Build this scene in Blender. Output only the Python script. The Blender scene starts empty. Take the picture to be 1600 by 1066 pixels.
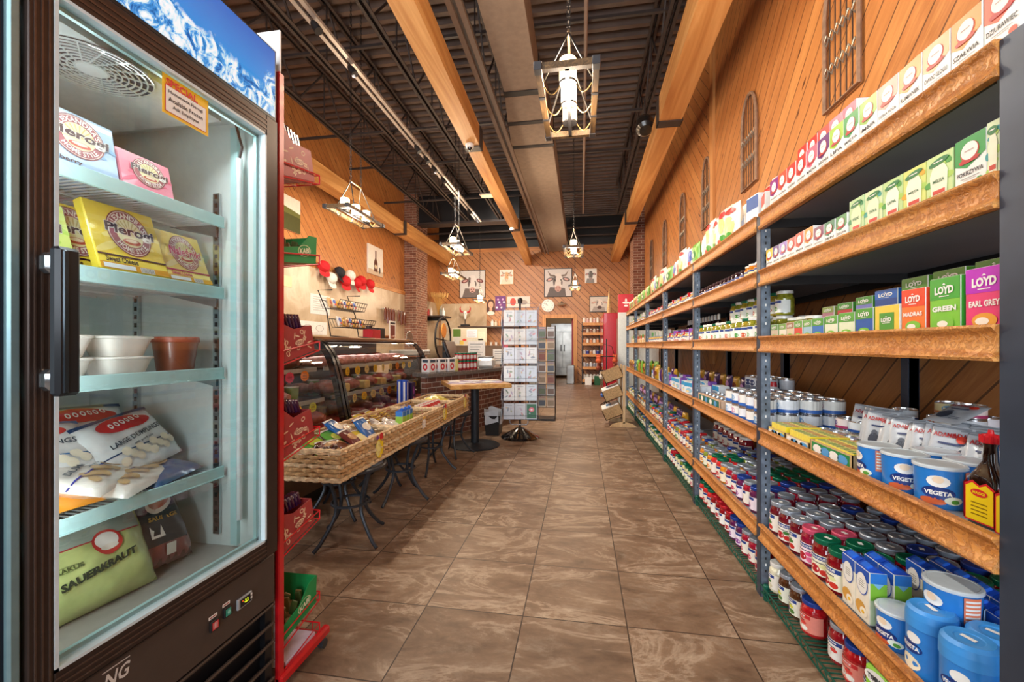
import bpy, math, random
from mathutils import Vector, Matrix
R = math.radians
PI = math.pi
scn = bpy.context.scene
COL = scn.collection

# ---------------------------------------------------------------- camera
cam_d = bpy.data.cameras.new('camera')
cam = bpy.data.objects.new('camera', cam_d)
COL.objects.link(cam)
cam.location = (0, 0, 1.22)
cam.rotation_euler = (R(90), 0, R(9.29))
cam_d.sensor_width = 36.0
cam_d.lens = 36.0 * 660 / 1600
cam_d.shift_y = 7 / 1600
cam_d.clip_start = 0.02
cam_d.clip_end = 200
scn.camera = cam

# ---------------------------------------------------------------- world, daylight, exposure
scn.view_settings.view_transform = 'Standard'
scn.view_settings.look = 'None'
scn.view_settings.gamma = 1
scn.view_settings.use_curve_mapping = False
scn.view_settings.exposure = 0.0
wd = bpy.data.worlds.new('daylight_sky')
scn.world = wd
wd.use_nodes = True
bg = wd.node_tree.nodes['Background']
bg.inputs[0].default_value = (0.80, 0.90, 1.0, 1)
bg.inputs[1].default_value = 2.2
try:
    scn.cycles.use_denoising = True
    scn.cycles.max_bounces = 8
    scn.cycles.diffuse_bounces = 4
    scn.cycles.glossy_bounces = 4
    scn.cycles.transparent_max_bounces = 16
    scn.cycles.sample_clamp_indirect = 6
    scn.cycles.caustics_reflective = False
    scn.cycles.caustics_refractive = False
except Exception:
    pass

def area_light(name, loc, rot, sx, sy, power, color=(1, 1, 1), parent=None):
    d = bpy.data.lights.new(name, 'AREA')
    d.shape = 'RECTANGLE'
    d.size = sx
    d.size_y = sy
    d.energy = power
    d.color = color
    o = bpy.data.objects.new(name, d)
    COL.objects.link(o)
    o.location = loc
    o.rotation_euler = rot
    if parent: o.parent = parent
    return o

def point_light(name, loc, power, color=(1, .72, .42), rad=.05, parent=None):
    d = bpy.data.lights.new(name, 'POINT')
    d.energy = power
    d.color = color
    d.shadow_soft_size = rad
    o = bpy.data.objects.new(name, d)
    COL.objects.link(o)
    o.location = loc
    if parent: o.parent = parent
    return o

def spot_light(name, loc, target, power, angle=70, color=(1, .93, .82), rad=.04, parent=None):
    d = bpy.data.lights.new(name, 'SPOT')
    d.energy = power
    d.color = color
    d.spot_size = R(angle)
    d.spot_blend = .6
    d.shadow_soft_size = rad
    o = bpy.data.objects.new(name, d)
    COL.objects.link(o)
    o.location = loc
    o.rotation_euler = (Vector(target) - Vector(loc)).to_track_quat('-Z', 'Y').to_euler()
    if parent: o.parent = parent
    return o

# daylight falling in through the storefront glass behind the camera
area_light('storefront_daylight', (-1.6, -2.5, 1.9), (R(90), 0, 0), 6.0, 3.4, 500, (0.90, 0.95, 1.0))

# ---------------------------------------------------------------- materials
def srgb(h):
    h = h.lstrip('#')
    c = [int(h[i:i + 2], 16) / 255 for i in (0, 2, 4)]
    return tuple(x / 12.92 if x <= .04045 else ((x + .055) / 1.055) ** 2.4 for x in c) + (1,)

class NT:
    def __init__(s, name):
        s.m = bpy.data.materials.new(name)
        s.m.use_nodes = True
        s.t = s.m.node_tree
        s.p = s.t.nodes['Principled BSDF']
    def n(s, typ, **kw):
        x = s.t.nodes.new(typ)
        for k, v in kw.items(): setattr(x, k, v)
        return x
    def l(s, a, b): s.t.links.new(a, b)
    def put(s, sock, v):
        if hasattr(v, 'links') or isinstance(v, bpy.types.NodeSocket): s.l(v, sock)
        else: sock.default_value = v
    def math(s, op, a, b=None, c=None):
        x = s.n('ShaderNodeMath', operation=op)
        s.put(x.inputs[0], a)
        if b is not None: s.put(x.inputs[1], b)
        if c is not None: s.put(x.inputs[2], c)
        return x.outputs[0]
    def dot(s, a, v):
        x = s.n('ShaderNodeVectorMath', operation='DOT_PRODUCT')
        s.put(x.inputs[0], a)
        x.inputs[1].default_value = v
        return x.outputs['Value']
    def xyz(s, a, b, c):
        x = s.n('ShaderNodeCombineXYZ')
        for i, v in enumerate((a, b, c)): s.put(x.inputs[i], v)
        return x.outputs[0]
    def obj(s): return s.n('ShaderNodeTexCoord').outputs['Object']
    def noise(s, vec, scale, detail=3, rough=.55, dist=0, dim='3D'):
        x = s.n('ShaderNodeTexNoise')
        x.noise_dimensions = dim
        s.l(vec, x.inputs['Vector'])
        x.inputs['Scale'].default_value = scale
        x.inputs['Detail'].default_value = detail
        x.inputs['Roughness'].default_value = rough
        x.inputs['Distortion'].default_value = dist
        return x.outputs[0]
    def white(s, vec):
        x = s.n('ShaderNodeTexWhiteNoise')
        s.l(vec, x.inputs['Vector'])
        return x.outputs['Value']
    def ramp(s, f, stops):
        x = s.n('ShaderNodeValToRGB')
        s.put(x.inputs[0], f)
        e = x.color_ramp.elements
        while len(e) < len(stops): e.new(.5)
        for i, (p, c) in enumerate(stops):
            e[i].position = p
            e[i].color = srgb(c) if isinstance(c, str) else c
        return x.outputs[0]
    def mix(s, f, a, b, mode='MIX'):
        x = s.n('ShaderNodeMix', data_type='RGBA', blend_type=mode)
        s.put(x.inputs[0], f)
        for sock, v in ((x.inputs[6], a), (x.inputs[7], b)):
            s.put(sock, srgb(v) if isinstance(v, str) else v)
        return x.outputs[2]
    def base(s, c): s.put(s.p.inputs['Base Color'], srgb(c) if isinstance(c, str) else c)
    def set(s, **kw):
        names = dict(rough='Roughness', metal='Metallic', coat='Coat Weight', trans='Transmission Weight', spec='Specular IOR Level', ior='IOR', alpha='Alpha')
        for k, v in kw.items(): s.put(s.p.inputs[names[k]], v)
        return s
    def bump(s, h, strength=.3, dist=.01):
        b = s.n('ShaderNodeBump')
        s.l(h, b.inputs['Height'])
        b.inputs['Strength'].default_value = strength
        b.inputs['Distance'].default_value = dist
        s.l(b.outputs[0], s.p.inputs['Normal'])
    def emit(s, c, st):
        s.put(s.p.inputs['Emission Color'], srgb(c) if isinstance(c, str) else c)
        s.p.inputs['Emission Strength'].default_value = st

_mc = {}
def M(hexcol, rough=.4, metal=0, var=.06, scale=30, coat=0, bump=0, name=None, trans=0, spec=.5):
    """a plain painted, printed or moulded surface, with slight unevenness"""
    key = (hexcol, rough, metal, var, scale, coat, bump, trans)
    if key in _mc: return _mc[key]
    t = NT(name or 'surface_' + hexcol.lstrip('#'))
    if var or bump:
        nz = t.noise(t.obj(), scale, 2)
    if var:
        c = srgb(hexcol)
        lo = tuple(x * (1 - var) for x in c[:3]) + (1,)
        hi = tuple(min(1, x * (1 + var)) for x in c[:3]) + (1,)
        t.base(t.ramp(nz, [(.3, lo), (.7, hi)]))
    else: t.base(hexcol)
    if bump: t.bump(nz, bump, .004)
    t.set(rough=rough, metal=metal, coat=coat, trans=trans, spec=spec)
    _mc[key] = t.m
    return t.m

def glow(name, hexcol, st):
    t = NT(name)
    t.base(hexcol)
    t.emit(hexcol, st)
    return t.m

def pane(name, tint=(1, 1, 1, 1), refl=1.0, base=.02):
    """clear thin glass: see-through with a mirror-like sheen that grows at grazing angles"""
    t = NT(name)
    fr = t.n('ShaderNodeFresnel')
    fr.inputs[0].default_value = 1.45
    tr = t.n('ShaderNodeBsdfTransparent')
    tr.inputs[0].default_value = tint
    gl = t.n('ShaderNodeBsdfGlossy')
    gl.inputs['Roughness'].default_value = .01
    mx = t.n('ShaderNodeMixShader')
    t.l(t.math('ADD', t.math('MULTIPLY', fr.outputs[0], refl), base), mx.inputs[0])
    t.l(tr.outputs[0], mx.inputs[1])
    t.l(gl.outputs[0], mx.inputs[2])
    t.l(mx.outputs[0], t.t.nodes['Material Output'].inputs['Surface'])
    return t.m

def planks(name, along, across, w, cols=('#ae6c36', '#d99a58', '#c38046'), knots=True, groove=.035, rough=.45, gdark='#6a4224', dep=.006):
    """tongue-and-groove pine: boards of width w run in direction along"""
    t = NT(name)
    o = t.obj()
    a = t.math('DIVIDE', t.dot(o, across), w)
    idx = t.math('FLOOR', a)
    fr = t.math('FRACT', a)
    u = t.dot(o, along)
    rnd = t.white(t.xyz(idx, 3.1, 7.7))
    v = t.xyz(t.math('ADD', t.math('MULTIPLY', u, 1.3), t.math('MULTIPLY', rnd, 40)), t.math('MULTIPLY', a, 1.6), idx)
    g = t.noise(v, 2.2, 6, .62, 1.6)
    v2 = t.xyz(t.math('ADD', t.math('MULTIPLY', u, 2.0), t.math('MULTIPLY', rnd, 40)), t.math('MULTIPLY', a, 14), idx)
    g2 = t.noise(v2, 1.5, 3, .6)
    c = t.ramp(g, [(.28, cols[0]), (.5, cols[2]), (.72, cols[1])])
    c = t.mix(t.math('MULTIPLY', g2, .35), c, cols[0], 'MULTIPLY')
    c = t.mix(t.math('MULTIPLY', rnd, .4), c, cols[1])
    c = t.mix(t.math('MULTIPLY', t.white(t.xyz(idx, 9.3, 1.2)), .45), c, cols[0])
    if knots:
        vo = t.n('ShaderNodeTexVoronoi')
        vo.inputs['Scale'].default_value = 1
        t.l(t.xyz(t.math('MULTIPLY', u, 2.6), t.math('MULTIPLY', a, w * 8.5), 0), vo.inputs['Vector'])
        k = t.ramp(vo.outputs['Distance'], [(.05, '#2a1206'), (.075, '#6b3514'), (.13, '#ffffff')])
        c = t.mix(.85, c, k, 'MULTIPLY')
    gm = t.math('LESS_THAN', t.math('MINIMUM', fr, t.math('SUBTRACT', 1, fr)), groove)
    c = t.mix(gm, c, gdark)
    t.base(c)
    t.set(rough=rough)
    h = t.math('SUBTRACT', t.math('MULTIPLY', g2, .15), gm)
    t.bump(h, .5, dep)
    return t.m

def timber(name, axis='Y', cols=('#b06a30', '#dfa461', '#c98642'), rough=.5, scale=1.0, carve=0):
    """solid timber with grain along one axis"""
    t = NT(name)
    o = t.obj()
    s = t.n('ShaderNodeMapping')
    k = {'X': (.6, 9, 9), 'Y': (9, .6, 9), 'Z': (9, 9, .6)}[axis]
    s.inputs['Scale'].default_value = [x * scale for x in k]
    t.l(o, s.inputs[0])
    g = t.noise(s.outputs[0], 1.0, 6, .6, 2.2)
    c = t.ramp(g, [(.3, cols[0]), (.5, cols[2]), (.68, cols[1])])
    t.base(c)
    t.set(rough=rough)
    if carve:
        w = t.noise(o, 50, 4, .6, 1.6)
        r = t.ramp(w, [(.42, (0, 0, 0, 1)), (.55, (1, 1, 1, 1))])
        c2 = t.mix(r, '#7d3c10', c)
        t.base(t.mix(.4, c, c2))
        t.bump(r, carve, .006)
    else:
        t.bump(g, .15, .004)
    return t.m

def brick(name, c1, c2, mortar, bw=.2, bh=.0677):
    t = NT(name)
    o = t.obj()
    sx = t.n('ShaderNodeSeparateXYZ')
    t.l(o, sx.inputs[0])
    b = t.n('ShaderNodeTexBrick')
    t.l(t.xyz(t.math('ADD', sx.outputs[0], sx.outputs[1]), sx.outputs[2], 0), b.inputs['Vector'])
    b.inputs['Color1'].default_value = srgb(c1)
    b.inputs['Color2'].default_value = srgb(c2)
    b.inputs['Mortar'].default_value = srgb(mortar)
    b.inputs['Scale'].default_value = 1
    b.inputs['Mortar Size'].default_value = .006
    b.inputs['Brick Width'].default_value = bw
    b.inputs['Row Height'].default_value = bh
    b.inputs['Bias'].default_value = -.1
    nz = t.noise(o, 9, 4)
    t.base(t.mix(.5, b.outputs['Color'], t.ramp(nz, [(.3, '#8a8078'), (.7, '#ffffff')]), 'MULTIPLY'))
    t.set(rough=.8)
    t.bump(t.math('SUBTRACT', 1, b.outputs['Fac']), .6, .008)
    return t.m

# ---------------------------------------------------------------- mesh builder
_txt = {}
def text_geo(s, bold=0.0):
    """triangles of a line of lettering, scaled to unit height; returns verts, faces, width"""
    key = (s, bold)
    if key not in _txt:
        c = bpy.data.curves.new('lettering', 'FONT')
        c.body = s
        c.resolution_u = 2
        c.offset = bold
        o = bpy.data.objects.new('lettering', c)
        COL.objects.link(o)
        dg = bpy.context.evaluated_depsgraph_get()
        me = bpy.data.meshes.new_from_object(o.evaluated_get(dg))
        vs = [tuple(v.co) for v in me.vertices]
        fs = [tuple(p.vertices) for p in me.polygons]
        bpy.data.objects.remove(o)
        bpy.data.curves.remove(c)
        bpy.data.meshes.remove(me)
        if not vs: vs, fs = [(0, 0, 0)] * 3, []
        x0, x1 = min(v[0] for v in vs), max(v[0] for v in vs)
        y0, y1 = min(v[1] for v in vs), max(v[1] for v in vs)
        h = max(y1 - y0, 1e-6)
        w = max(x1 - x0, 1e-6)
        _txt[key] = ([((x - x0) / w, (y - y0) / h) for x, y, _ in vs], fs, w / h)
    return _txt[key]

def flat(y, e=.0006):
    """paper lies on the plane y, facing -y"""
    return lambda u, v, k=1: Vector((u, y - e * k, v))
def flat_top(z, e=.0006): return lambda u, v, k=1: Vector((u, v, z + e * k))
def side_r(x, e=.0006): return lambda u, v, k=1: Vector((x + e * k, u, v))
def side_l(x, e=.0006): return lambda u, v, k=1: Vector((x - e * k, -u, v))
def wrap(r, e=.0006): return lambda u, v, k=1: Vector(((r + e * k) * math.sin(u / r), -(r + e * k) * math.cos(u / r), v))

class MB:
    def __init__(s):
        s.v, s.f, s.mi, s.mats, s.st = [], [], [], [], [Matrix()]
    def push(s, m): s.st.append(s.st[-1] @ m); return s
    def pop(s): s.st.pop(); return s
    def slot(s, m):
        if m not in s.mats: s.mats.append(m)
        return s.mats.index(m)
    def add(s, vs, fs, m):
        b = len(s.v)
        T = s.st[-1]
        s.v += [T @ Vector(x) for x in vs]
        i = s.slot(m)
        s.f += [tuple(b + j for j in f) for f in fs]
        s.mi += [i] * len(fs)
        return s
    def box(s, x0, x1, y0, y1, z0, z1, m, b=0):
        if x0 > x1: x0, x1 = x1, x0
        if y0 > y1: y0, y1 = y1, y0
        if z0 > z1: z0, z1 = z1, z0
        if b <= 0:
            vs = [(x, y, z) for z in (z0, z1) for y in (y0, y1) for x in (x0, x1)]
            return s.add(vs, [(0, 2, 3, 1), (4, 5, 7, 6), (0, 1, 5, 4), (2, 6, 7, 3), (0, 4, 6, 2), (1, 3, 7, 5)], m)
        b = min(b, (x1 - x0) * .45, (y1 - y0) * .45, (z1 - z0) * .45)
        vs, idx = [], {}
        for cx in (0, 1):
            for cy in (0, 1):
                for cz in (0, 1):
                    for ax in range(3):
                        p = [(x0, x1)[cx], (y0, y1)[cy], (z0, z1)[cz]]
                        for k, c in enumerate((cx, cy, cz)):
                            if k != ax: p[k] += b if c == 0 else -b
                        idx[(cx, cy, cz, ax)] = len(vs)
                        vs.append(tuple(p))
        fs = []
        g = lambda c, ax: idx[(c[0], c[1], c[2], ax)]
        for ax in range(3):
            o1, o2 = [k for k in range(3) if k != ax]
            for side in (0, 1):
                q = []
                for a, bb in ((0, 0), (1, 0), (1, 1), (0, 1)):
                    c = [0, 0, 0]
                    c[ax], c[o1], c[o2] = side, a, bb
                    q.append(g(c, ax))
                fs.append(tuple(q))
            for a in (0, 1):
                for bb in (0, 1):
                    c0, c1 = [0, 0, 0], [0, 0, 0]
                    c0[o1], c0[o2], c1[o1], c1[o2] = a, bb, a, bb
                    c1[ax] = 1
                    fs.append((g(c0, o1), g(c1, o1), g(c1, o2), g(c0, o2)))
        for cx in (0, 1):
            for cy in (0, 1):
                for cz in (0, 1): fs.append(tuple(idx[(cx, cy, cz, k)] for k in range(3)))
        return s.add(vs, fs, m)
    def lathe(s, prof, n, m, cx=0, cy=0, cap=True):
        """profile of (radius, height) turned round the z axis; m one material or one per segment"""
        vs = []
        for r, z in prof:
            for k in range(n):
                a = 2 * PI * k / n
                vs.append((cx + r * math.cos(a), cy + r * math.sin(a), z))
        for i in range(len(prof) - 1):
            mm = m[i] if isinstance(m, (list, tuple)) else m
            if mm is None: continue
            ring = vs[i * n:(i + 2) * n]
            s.add(ring, [(k, (k + 1) % n, n + (k + 1) % n, n + k) for k in range(n)], mm)
        if cap:
            for i in (0, len(prof) - 1):
                if prof[i][0] > 1e-5:
                    mm = m[min(i, len(m) - 1)] if isinstance(m, (list, tuple)) else m
                    if mm: s.add(vs[i * n:(i + 1) * n], [tuple(range(n))], mm)
        return s
    def cyl(s, x, y, z0, z1, r, m, n=16): return s.lathe([(r, z0), (r, z1)], n, m, x, y)
    def tube(s, pts, r, m, n=6, closed=False):
        pts = [Vector(p) for p in pts]
        N = len(pts)
        rs = r if isinstance(r, (list, tuple)) else [r] * N
        vs = []
        up = None
        for i, p in enumerate(pts):
            if closed: d = pts[(i + 1) % N] - pts[i - 1]
            else: d = pts[min(i + 1, N - 1)] - pts[max(i - 1, 0)]
            if d.length < 1e-9: d = Vector((0, 0, 1))
            d.normalize()
            if up is None:
                up = Vector((0, 0, 1)) if abs(d.z) < .9 else Vector((1, 0, 0))
            sx = d.cross(up)
            if sx.length < 1e-6: sx = d.orthogonal()
            sx.normalize()
            up = sx.cross(d).normalized()
            for k in range(n):
                a = 2 * PI * (k + .5) / n
                vs.append(p + (sx * math.cos(a) + up * math.sin(a)) * rs[i])
        fs = []
        for i in range(N if closed else N - 1):
            j = (i + 1) % N
            for k in range(n): fs.append((i * n + k, i * n + (k + 1) % n, j * n + (k + 1) % n, j * n + k))
        if not closed: fs += [tuple(range(n)), tuple(range((N - 1) * n, N * n))]
        return s.add(vs, fs, m)
    def prism(s, poly, d0, d1, m, axis='Z', mside=None):
        """outline extruded between d0 and d1 along an axis (X: poly=(y,z), Y: poly=(x,z), Z: poly=(x,y))"""
        f = {'X': lambda a, b, d: (d, a, b), 'Y': lambda a, b, d: (a, d, b), 'Z': lambda a, b, d: (a, b, d)}[axis]
        n = len(poly)
        vs = [f(a, b, d0) for a, b in poly] + [f(a, b, d1) for a, b in poly]
        s.add(vs, [tuple(range(n)), tuple(range(n, 2 * n))], m)
        return s.add(vs, [(k, (k + 1) % n, n + (k + 1) % n, n + k) for k in range(n)], mside or m)
    def grid(s, fn, nu, nv, m, closed_u=False):
        vs = [fn(i / nu, j / nv) for j in range(nv + 1) for i in range(nu + 1)]
        w = nu + 1
        return s.add(vs, [(j * w + i, j * w + i + 1, (j + 1) * w + i + 1, (j + 1) * w + i) for j in range(nv) for i in range(nu)], m)
    # ---- printing on a surface given by fn(u, v, layer)
    def rect(s, u0, u1, v0, v1, m, fn, k=1, nu=1, nv=1):
        return s.grid(lambda a, b: fn(u0 + (u1 - u0) * a, v0 + (v1 - v0) * b, k), nu, nv, m)
    def disc(s, cu, cv, ru, rv, m, fn, k=1, n=20, rot=0, inner=0):
        pts = []
        for i in range(n):
            a = 2 * PI * i / n
            x, y = ru * math.cos(a), rv * math.sin(a)
            pts.append((cu + x * math.cos(rot) - y * math.sin(rot), cv + x * math.sin(rot) + y * math.cos(rot)))
        vs = [fn(u, v, k) for u, v in pts]
        if inner:
            vs += [fn(cu + (u - cu) * inner, cv + (v - cv) * inner, k) for u, v in pts]
            return s.add(vs, [(i, (i + 1) % n, n + (i + 1) % n, n + i) for i in range(n)], m)
        if getattr(fn, 'curved', False):
            for q in (.72, .42): vs += [fn(cu + (u - cu) * q, cv + (v - cv) * q, k) for u, v in pts]
            vs.append(fn(cu, cv, k))
            return s.add(vs, [(r * n + i, r * n + (i + 1) % n, (r + 1) * n + (i + 1) % n, (r + 1) * n + i) for r in (0, 1) for i in range(n)] + [(2 * n + i, 2 * n + (i + 1) % n, 3 * n) for i in range(n)], m)
        vs.append(fn(cu, cv, k))
        return s.add(vs, [(i, (i + 1) % n, n) for i in range(n)], m)
    def poly(s, pts, m, fn, k=1):
        return s.add([fn(u, v, k) for u, v in pts], [tuple(range(len(pts)))], m)
    def text(s, str_, cu, cv, h, m, fn, w=None, k=2, bold=.02, arc=None, slant=0, rise=0):
        """one line centred on (cu, cv), height h; w squeezes it to a width; arc=(radius_u, radius_v, a0, a1) bends it round an ellipse"""
        vs, fs, asp = text_geo(str_, bold)
        if w is None: w = h * asp
        out = []
        for x, y in vs:
            if arc:
                ru, rv, a0, a1 = arc
                a = a0 + (a1 - a0) * x
                sgn = 1 if a1 < a0 else -1
                q = (y - .5) * h * sgn
                out.append(fn(cu + (ru + q) * math.cos(a), cv + (rv + q) * math.sin(a), k))
            else:
                u = (x - .5) * w
                v = (y - .5) * h
                out.append(fn(cu + u + slant * v, cv + v + rise * u, k))
        return s.add(out, fs, m)
    def mesh(s, name):
        me = bpy.data.meshes.new(name)
        me.from_pydata([tuple(v) for v in s.v], [], s.f)
        for m in s.mats: me.materials.append(m)
        me.polygons.foreach_set('material_index', s.mi)
        me.polygons.foreach_set('use_smooth', [True] * len(s.f))
        me.update()
        me.set_sharp_from_angle(angle=R(38))
        return me
    def build(s, name, parent=None, kind=None):
        o = bpy.data.objects.new(name, s.mesh(name))
        COL.objects.link(o)
        if parent: o.parent = parent
        if kind: o['kind'] = kind
        return o

def tag(o, label=None, cat=None, group=None, kind=None):
    if label: o['label'] = label
    if cat: o['category'] = cat
    if group: o['group'] = group
    if kind: o['kind'] = kind
    return o
def empty(name, loc, label, cat, group=None, rz=0):
    o = bpy.data.objects.new(name, None)
    COL.objects.link(o)
    o.location = loc
    o.rotation_euler = (0, 0, rz)
    return tag(o, label, cat, group)
def put(proto, loc, rz=0, label=None, group=None, scale=None, rot=None):
    """a copy of a thing with copies of its parts and their sub-parts"""
    c = proto.copy()
    COL.objects.link(c)
    c.location = loc
    c.rotation_euler = rot or (0, 0, rz)
    if scale: c.scale = scale if isinstance(scale, (tuple, list)) else (scale,) * 3
    if label: c['label'] = label
    if group: c['group'] = group
    for ch in proto.children:
        k = ch.copy()
        COL.objects.link(k)
        k.parent = c
        for g in ch.children:
            q = g.copy()
            COL.objects.link(q)
            q.parent = k
    return c
class Kind:
    """a kind of thing, built once: parts is [(name, MB, [(sub name, MB)])], the first is the thing's own mesh unless own is False"""
    def __init__(s, name, cat, body, parts=()):
        s.name, s.cat = name, cat
        s.me = body.mesh(name)
        s.parts = [(n, b.mesh(n), [(n2, b2.mesh(n2)) for n2, b2 in (sub or ())]) for n, b, sub in parts]
    def at(s, loc, rz=0, label=None, group=None, rot=None, scale=None):
        o = bpy.data.objects.new(s.name, s.me)
        COL.objects.link(o)
        o.location = loc
        o.rotation_euler = rot or (0, 0, rz)
        if scale: o.scale = scale if isinstance(scale, (tuple, list)) else (scale,) * 3
        tag(o, label, s.cat, group)
        for n, me, sub in s.parts:
            p = bpy.data.objects.new(n, me)
            COL.objects.link(p)
            p.parent = o
            for n2, me2 in sub:
                q = bpy.data.objects.new(n2, me2)
                COL.objects.link(q)
                q.parent = p
        return o
def T(x, y, z): return Matrix.Translation((x, y, z))
def RX(a): return Matrix.Rotation(a, 4, 'X')
def RY(a): return Matrix.Rotation(a, 4, 'Y')
def RZ(a): return Matrix.Rotation(a, 4, 'Z')
def SC(x, y, z): return Matrix.Diagonal((x, y, z, 1))
ORD = 'first second third fourth fifth sixth seventh eighth ninth tenth eleventh twelfth thirteenth fourteenth fifteenth sixteenth seventeenth eighteenth nineteenth twentieth twenty-first twenty-second twenty-third twenty-fourth twenty-fifth twenty-sixth twenty-seventh twenty-eighth twenty-ninth thirtieth'.split()
rnd = random.Random(7)
# ================================================================ the setting
XL, XR, YF, YB = -4.85, 1.57, -2.2, 14.0
D = 1 / math.sqrt(2)
m_wall_up = planks('pine_boards_rising_near', (0, -D, D), (0, D, D), .14)      # right wall, near panel
m_wall_dn = planks('pine_boards_rising_far', (0, D, D), (0, D, -D), .14)       # right wall, far panel
m_wall_l = planks('pine_boards_left', (0, -D, D), (0, D, D), .14)
m_wall_b = planks('pine_boards_back', (-D, 0, D), (D, 0, D), .15, groove=.05, gdark='#4e2c16', cols=('#a4683a', '#cf935a', '#b97c48'))
m_trimw = timber('pine_trim', 'Y', ('#b5713a', '#dc9f62', '#c98a4c'))
m_trimz = timber('pine_trim_upright', 'Z', ('#b5713a', '#dc9f62', '#c98a4c'))
m_beam = timber('beam_timber', 'Y', ('#b9783e', '#e2ae70', '#cf9556'), scale=.55)
m_black = M('#1b191a', .5)
m_steel = M('#3a302c', .55, var=.1)
m_brick = brick('column_brick', '#84523f', '#b07a62', '#cdbba6')
m_brick2 = brick('counter_brick', '#6a4236', '#8c5a49', '#bdb0a6', .2, .0677)
m_white = M('#e8e6e0', .5)

def tiles_floor():
    t = NT('brown_stone_tile')
    o = t.obj()
    sx = t.n('ShaderNodeSeparateXYZ')
    t.l(o, sx.inputs[0])
    S = .4557
    a = t.math('DIVIDE', t.math('ADD', sx.outputs[0], .259), S)
    b = t.math('DIVIDE', t.math('SUBTRACT', sx.outputs[1], 1.887), S)
    ia, ib = t.math('FLOOR', a), t.math('FLOOR', b)
    fa, fb = t.math('FRACT', a), t.math('FRACT', b)
    r = t.white(t.xyz(ia, ib, 1.5))
    r2 = t.white(t.xyz(ib, ia, 8.5))
    # every tile is cut from another piece of stone
    off = t.xyz(t.math('ADD', t.math('MULTIPLY', fa, .9), t.math('MULTIPLY', r, 60)), t.math('ADD', t.math('MULTIPLY', fb, 1.7), t.math('MULTIPLY', r2, 60)), t.math('MULTIPLY', r, 9))
    n1 = t.noise(off, 1.0, 9, .64, .8)
    n2 = t.noise(off, 3.2, 6, .7, .4)
    c = t.ramp(n1, [(.30, '#4c392b'), (.42, '#705744'), (.50, '#826852'), (.535, '#ad967f'), (.57, '#7d634e'), (.64, '#664e3c'), (.70, '#9c846e'), (.8, '#7a614c')])
    c = t.mix(.35, c, t.ramp(n2, [(.3, '#5f4836'), (.52, '#977a60'), (.7, '#cbb69c')]))
    gm = t.math('LESS_THAN', t.math('MINIMUM', t.math('MINIMUM', fa, t.math('SUBTRACT', 1, fa)), t.math('MINIMUM', fb, t.math('SUBTRACT', 1, fb))), .006)
    t.base(t.mix(gm, c, '#43342a'))
    t.set(rough=t.math('ADD', t.math('MULTIPLY', n2, .25), .30), spec=.4)
    t.bump(t.math('SUBTRACT', t.math('MULTIPLY', n1, .35), gm), .25, .004)
    return t.m
m_floor = tiles_floor()

def marble():
    t = NT('cream_marble_tile')
    o = t.obj()
    n1 = t.noise(o, 1.1, 7, .6, 1.5)
    c = t.ramp(n1, [(.3, '#b59c7c'), (.5, '#c9b394'), (.6, '#d6c4a8'), (.75, '#bfa684')])
    sx = t.n('ShaderNodeSeparateXYZ')
    t.l(o, sx.inputs[0])
    a = t.math('FRACT', t.math('DIVIDE', t.math('ADD', sx.outputs[0], sx.outputs[1]), 1.22))
    gm = t.math('LESS_THAN', a, .004)
    t.base(t.mix(gm, c, '#9a8468'))
    t.set(rough=.3, spec=.35)
    return t.m
m_marble = marble()

def deck_mat():
    t = NT('brown_painted_steel_deck')
    n = t.noise(t.obj(), 3, 4)
    t.base(t.ramp(n, [(.3, '#55443b'), (.7, '#6b574b')]))
    t.set(rough=.5, metal=.1)
    return t.m
m_deck = deck_mat()

# floor, with the back room beyond the doorway
MB().box(XL - .1, XR + .1, YF, 17.2, -.1, 0, m_floor).build('floor', kind='structure')
# ceiling: corrugated steel deck, ribs run across the shop
b = MB()
p = .2
y = YF
prof = []
while y < YB + .2:
    prof += [(y, 5.50), (y + .085, 5.50), (y + .11, 5.42), (y + .175, 5.42)]
    y += p
vs = [(x, a, z) for a, z in prof for x in (XL - .1, XR + .1)]
b.add(vs, [(2 * i, 2 * i + 1, 2 * i + 3, 2 * i + 2) for i in range(len(prof) - 1)], m_deck)
b.box(XL - .1, XR + .1, YF, YB + .3, 5.6, 5.7, m_black)
b.build('ceiling', kind='structure')
# right wall: two fields of boards that meet in a chevron
b = MB()
b.box(XR, XR + .12, YF, 5.4, 0, 5.5, m_wall_up)
b.box(XR, XR + .12, 5.4, YB + .1, 0, 5.5, m_wall_dn)
b.build('wall_right', kind='structure')
b = MB()
b.box(XL - .12, XL, YF, YB + .1, 2.65, 5.5, m_wall_l)
b.box(XL - .12, XL + .012, YF, YB + .1, 0, 2.65, m_marble)
b.build('wall_left', kind='structure')
# back wall with its doorway
b = MB()
b.box(XL, -1.15, YB, YB + .12, 0, 4.5, m_wall_b)
b.box(-1.15, -.25, YB, YB + .12, 2.12, 4.5, m_wall_b)
b.box(-.25, XR, YB, YB + .12, 0, 4.5, m_wall_b)
b.box(XL, XR, YB, YB + .12, 4.5, 5.6, m_black)
b.build('wall_back', kind='structure')
b = MB()
b.box(-4.78, -3.16, YB - .02, YB, 0, 2.65, m_marble)
b.build('wall_tile_panel', kind='structure')
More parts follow.
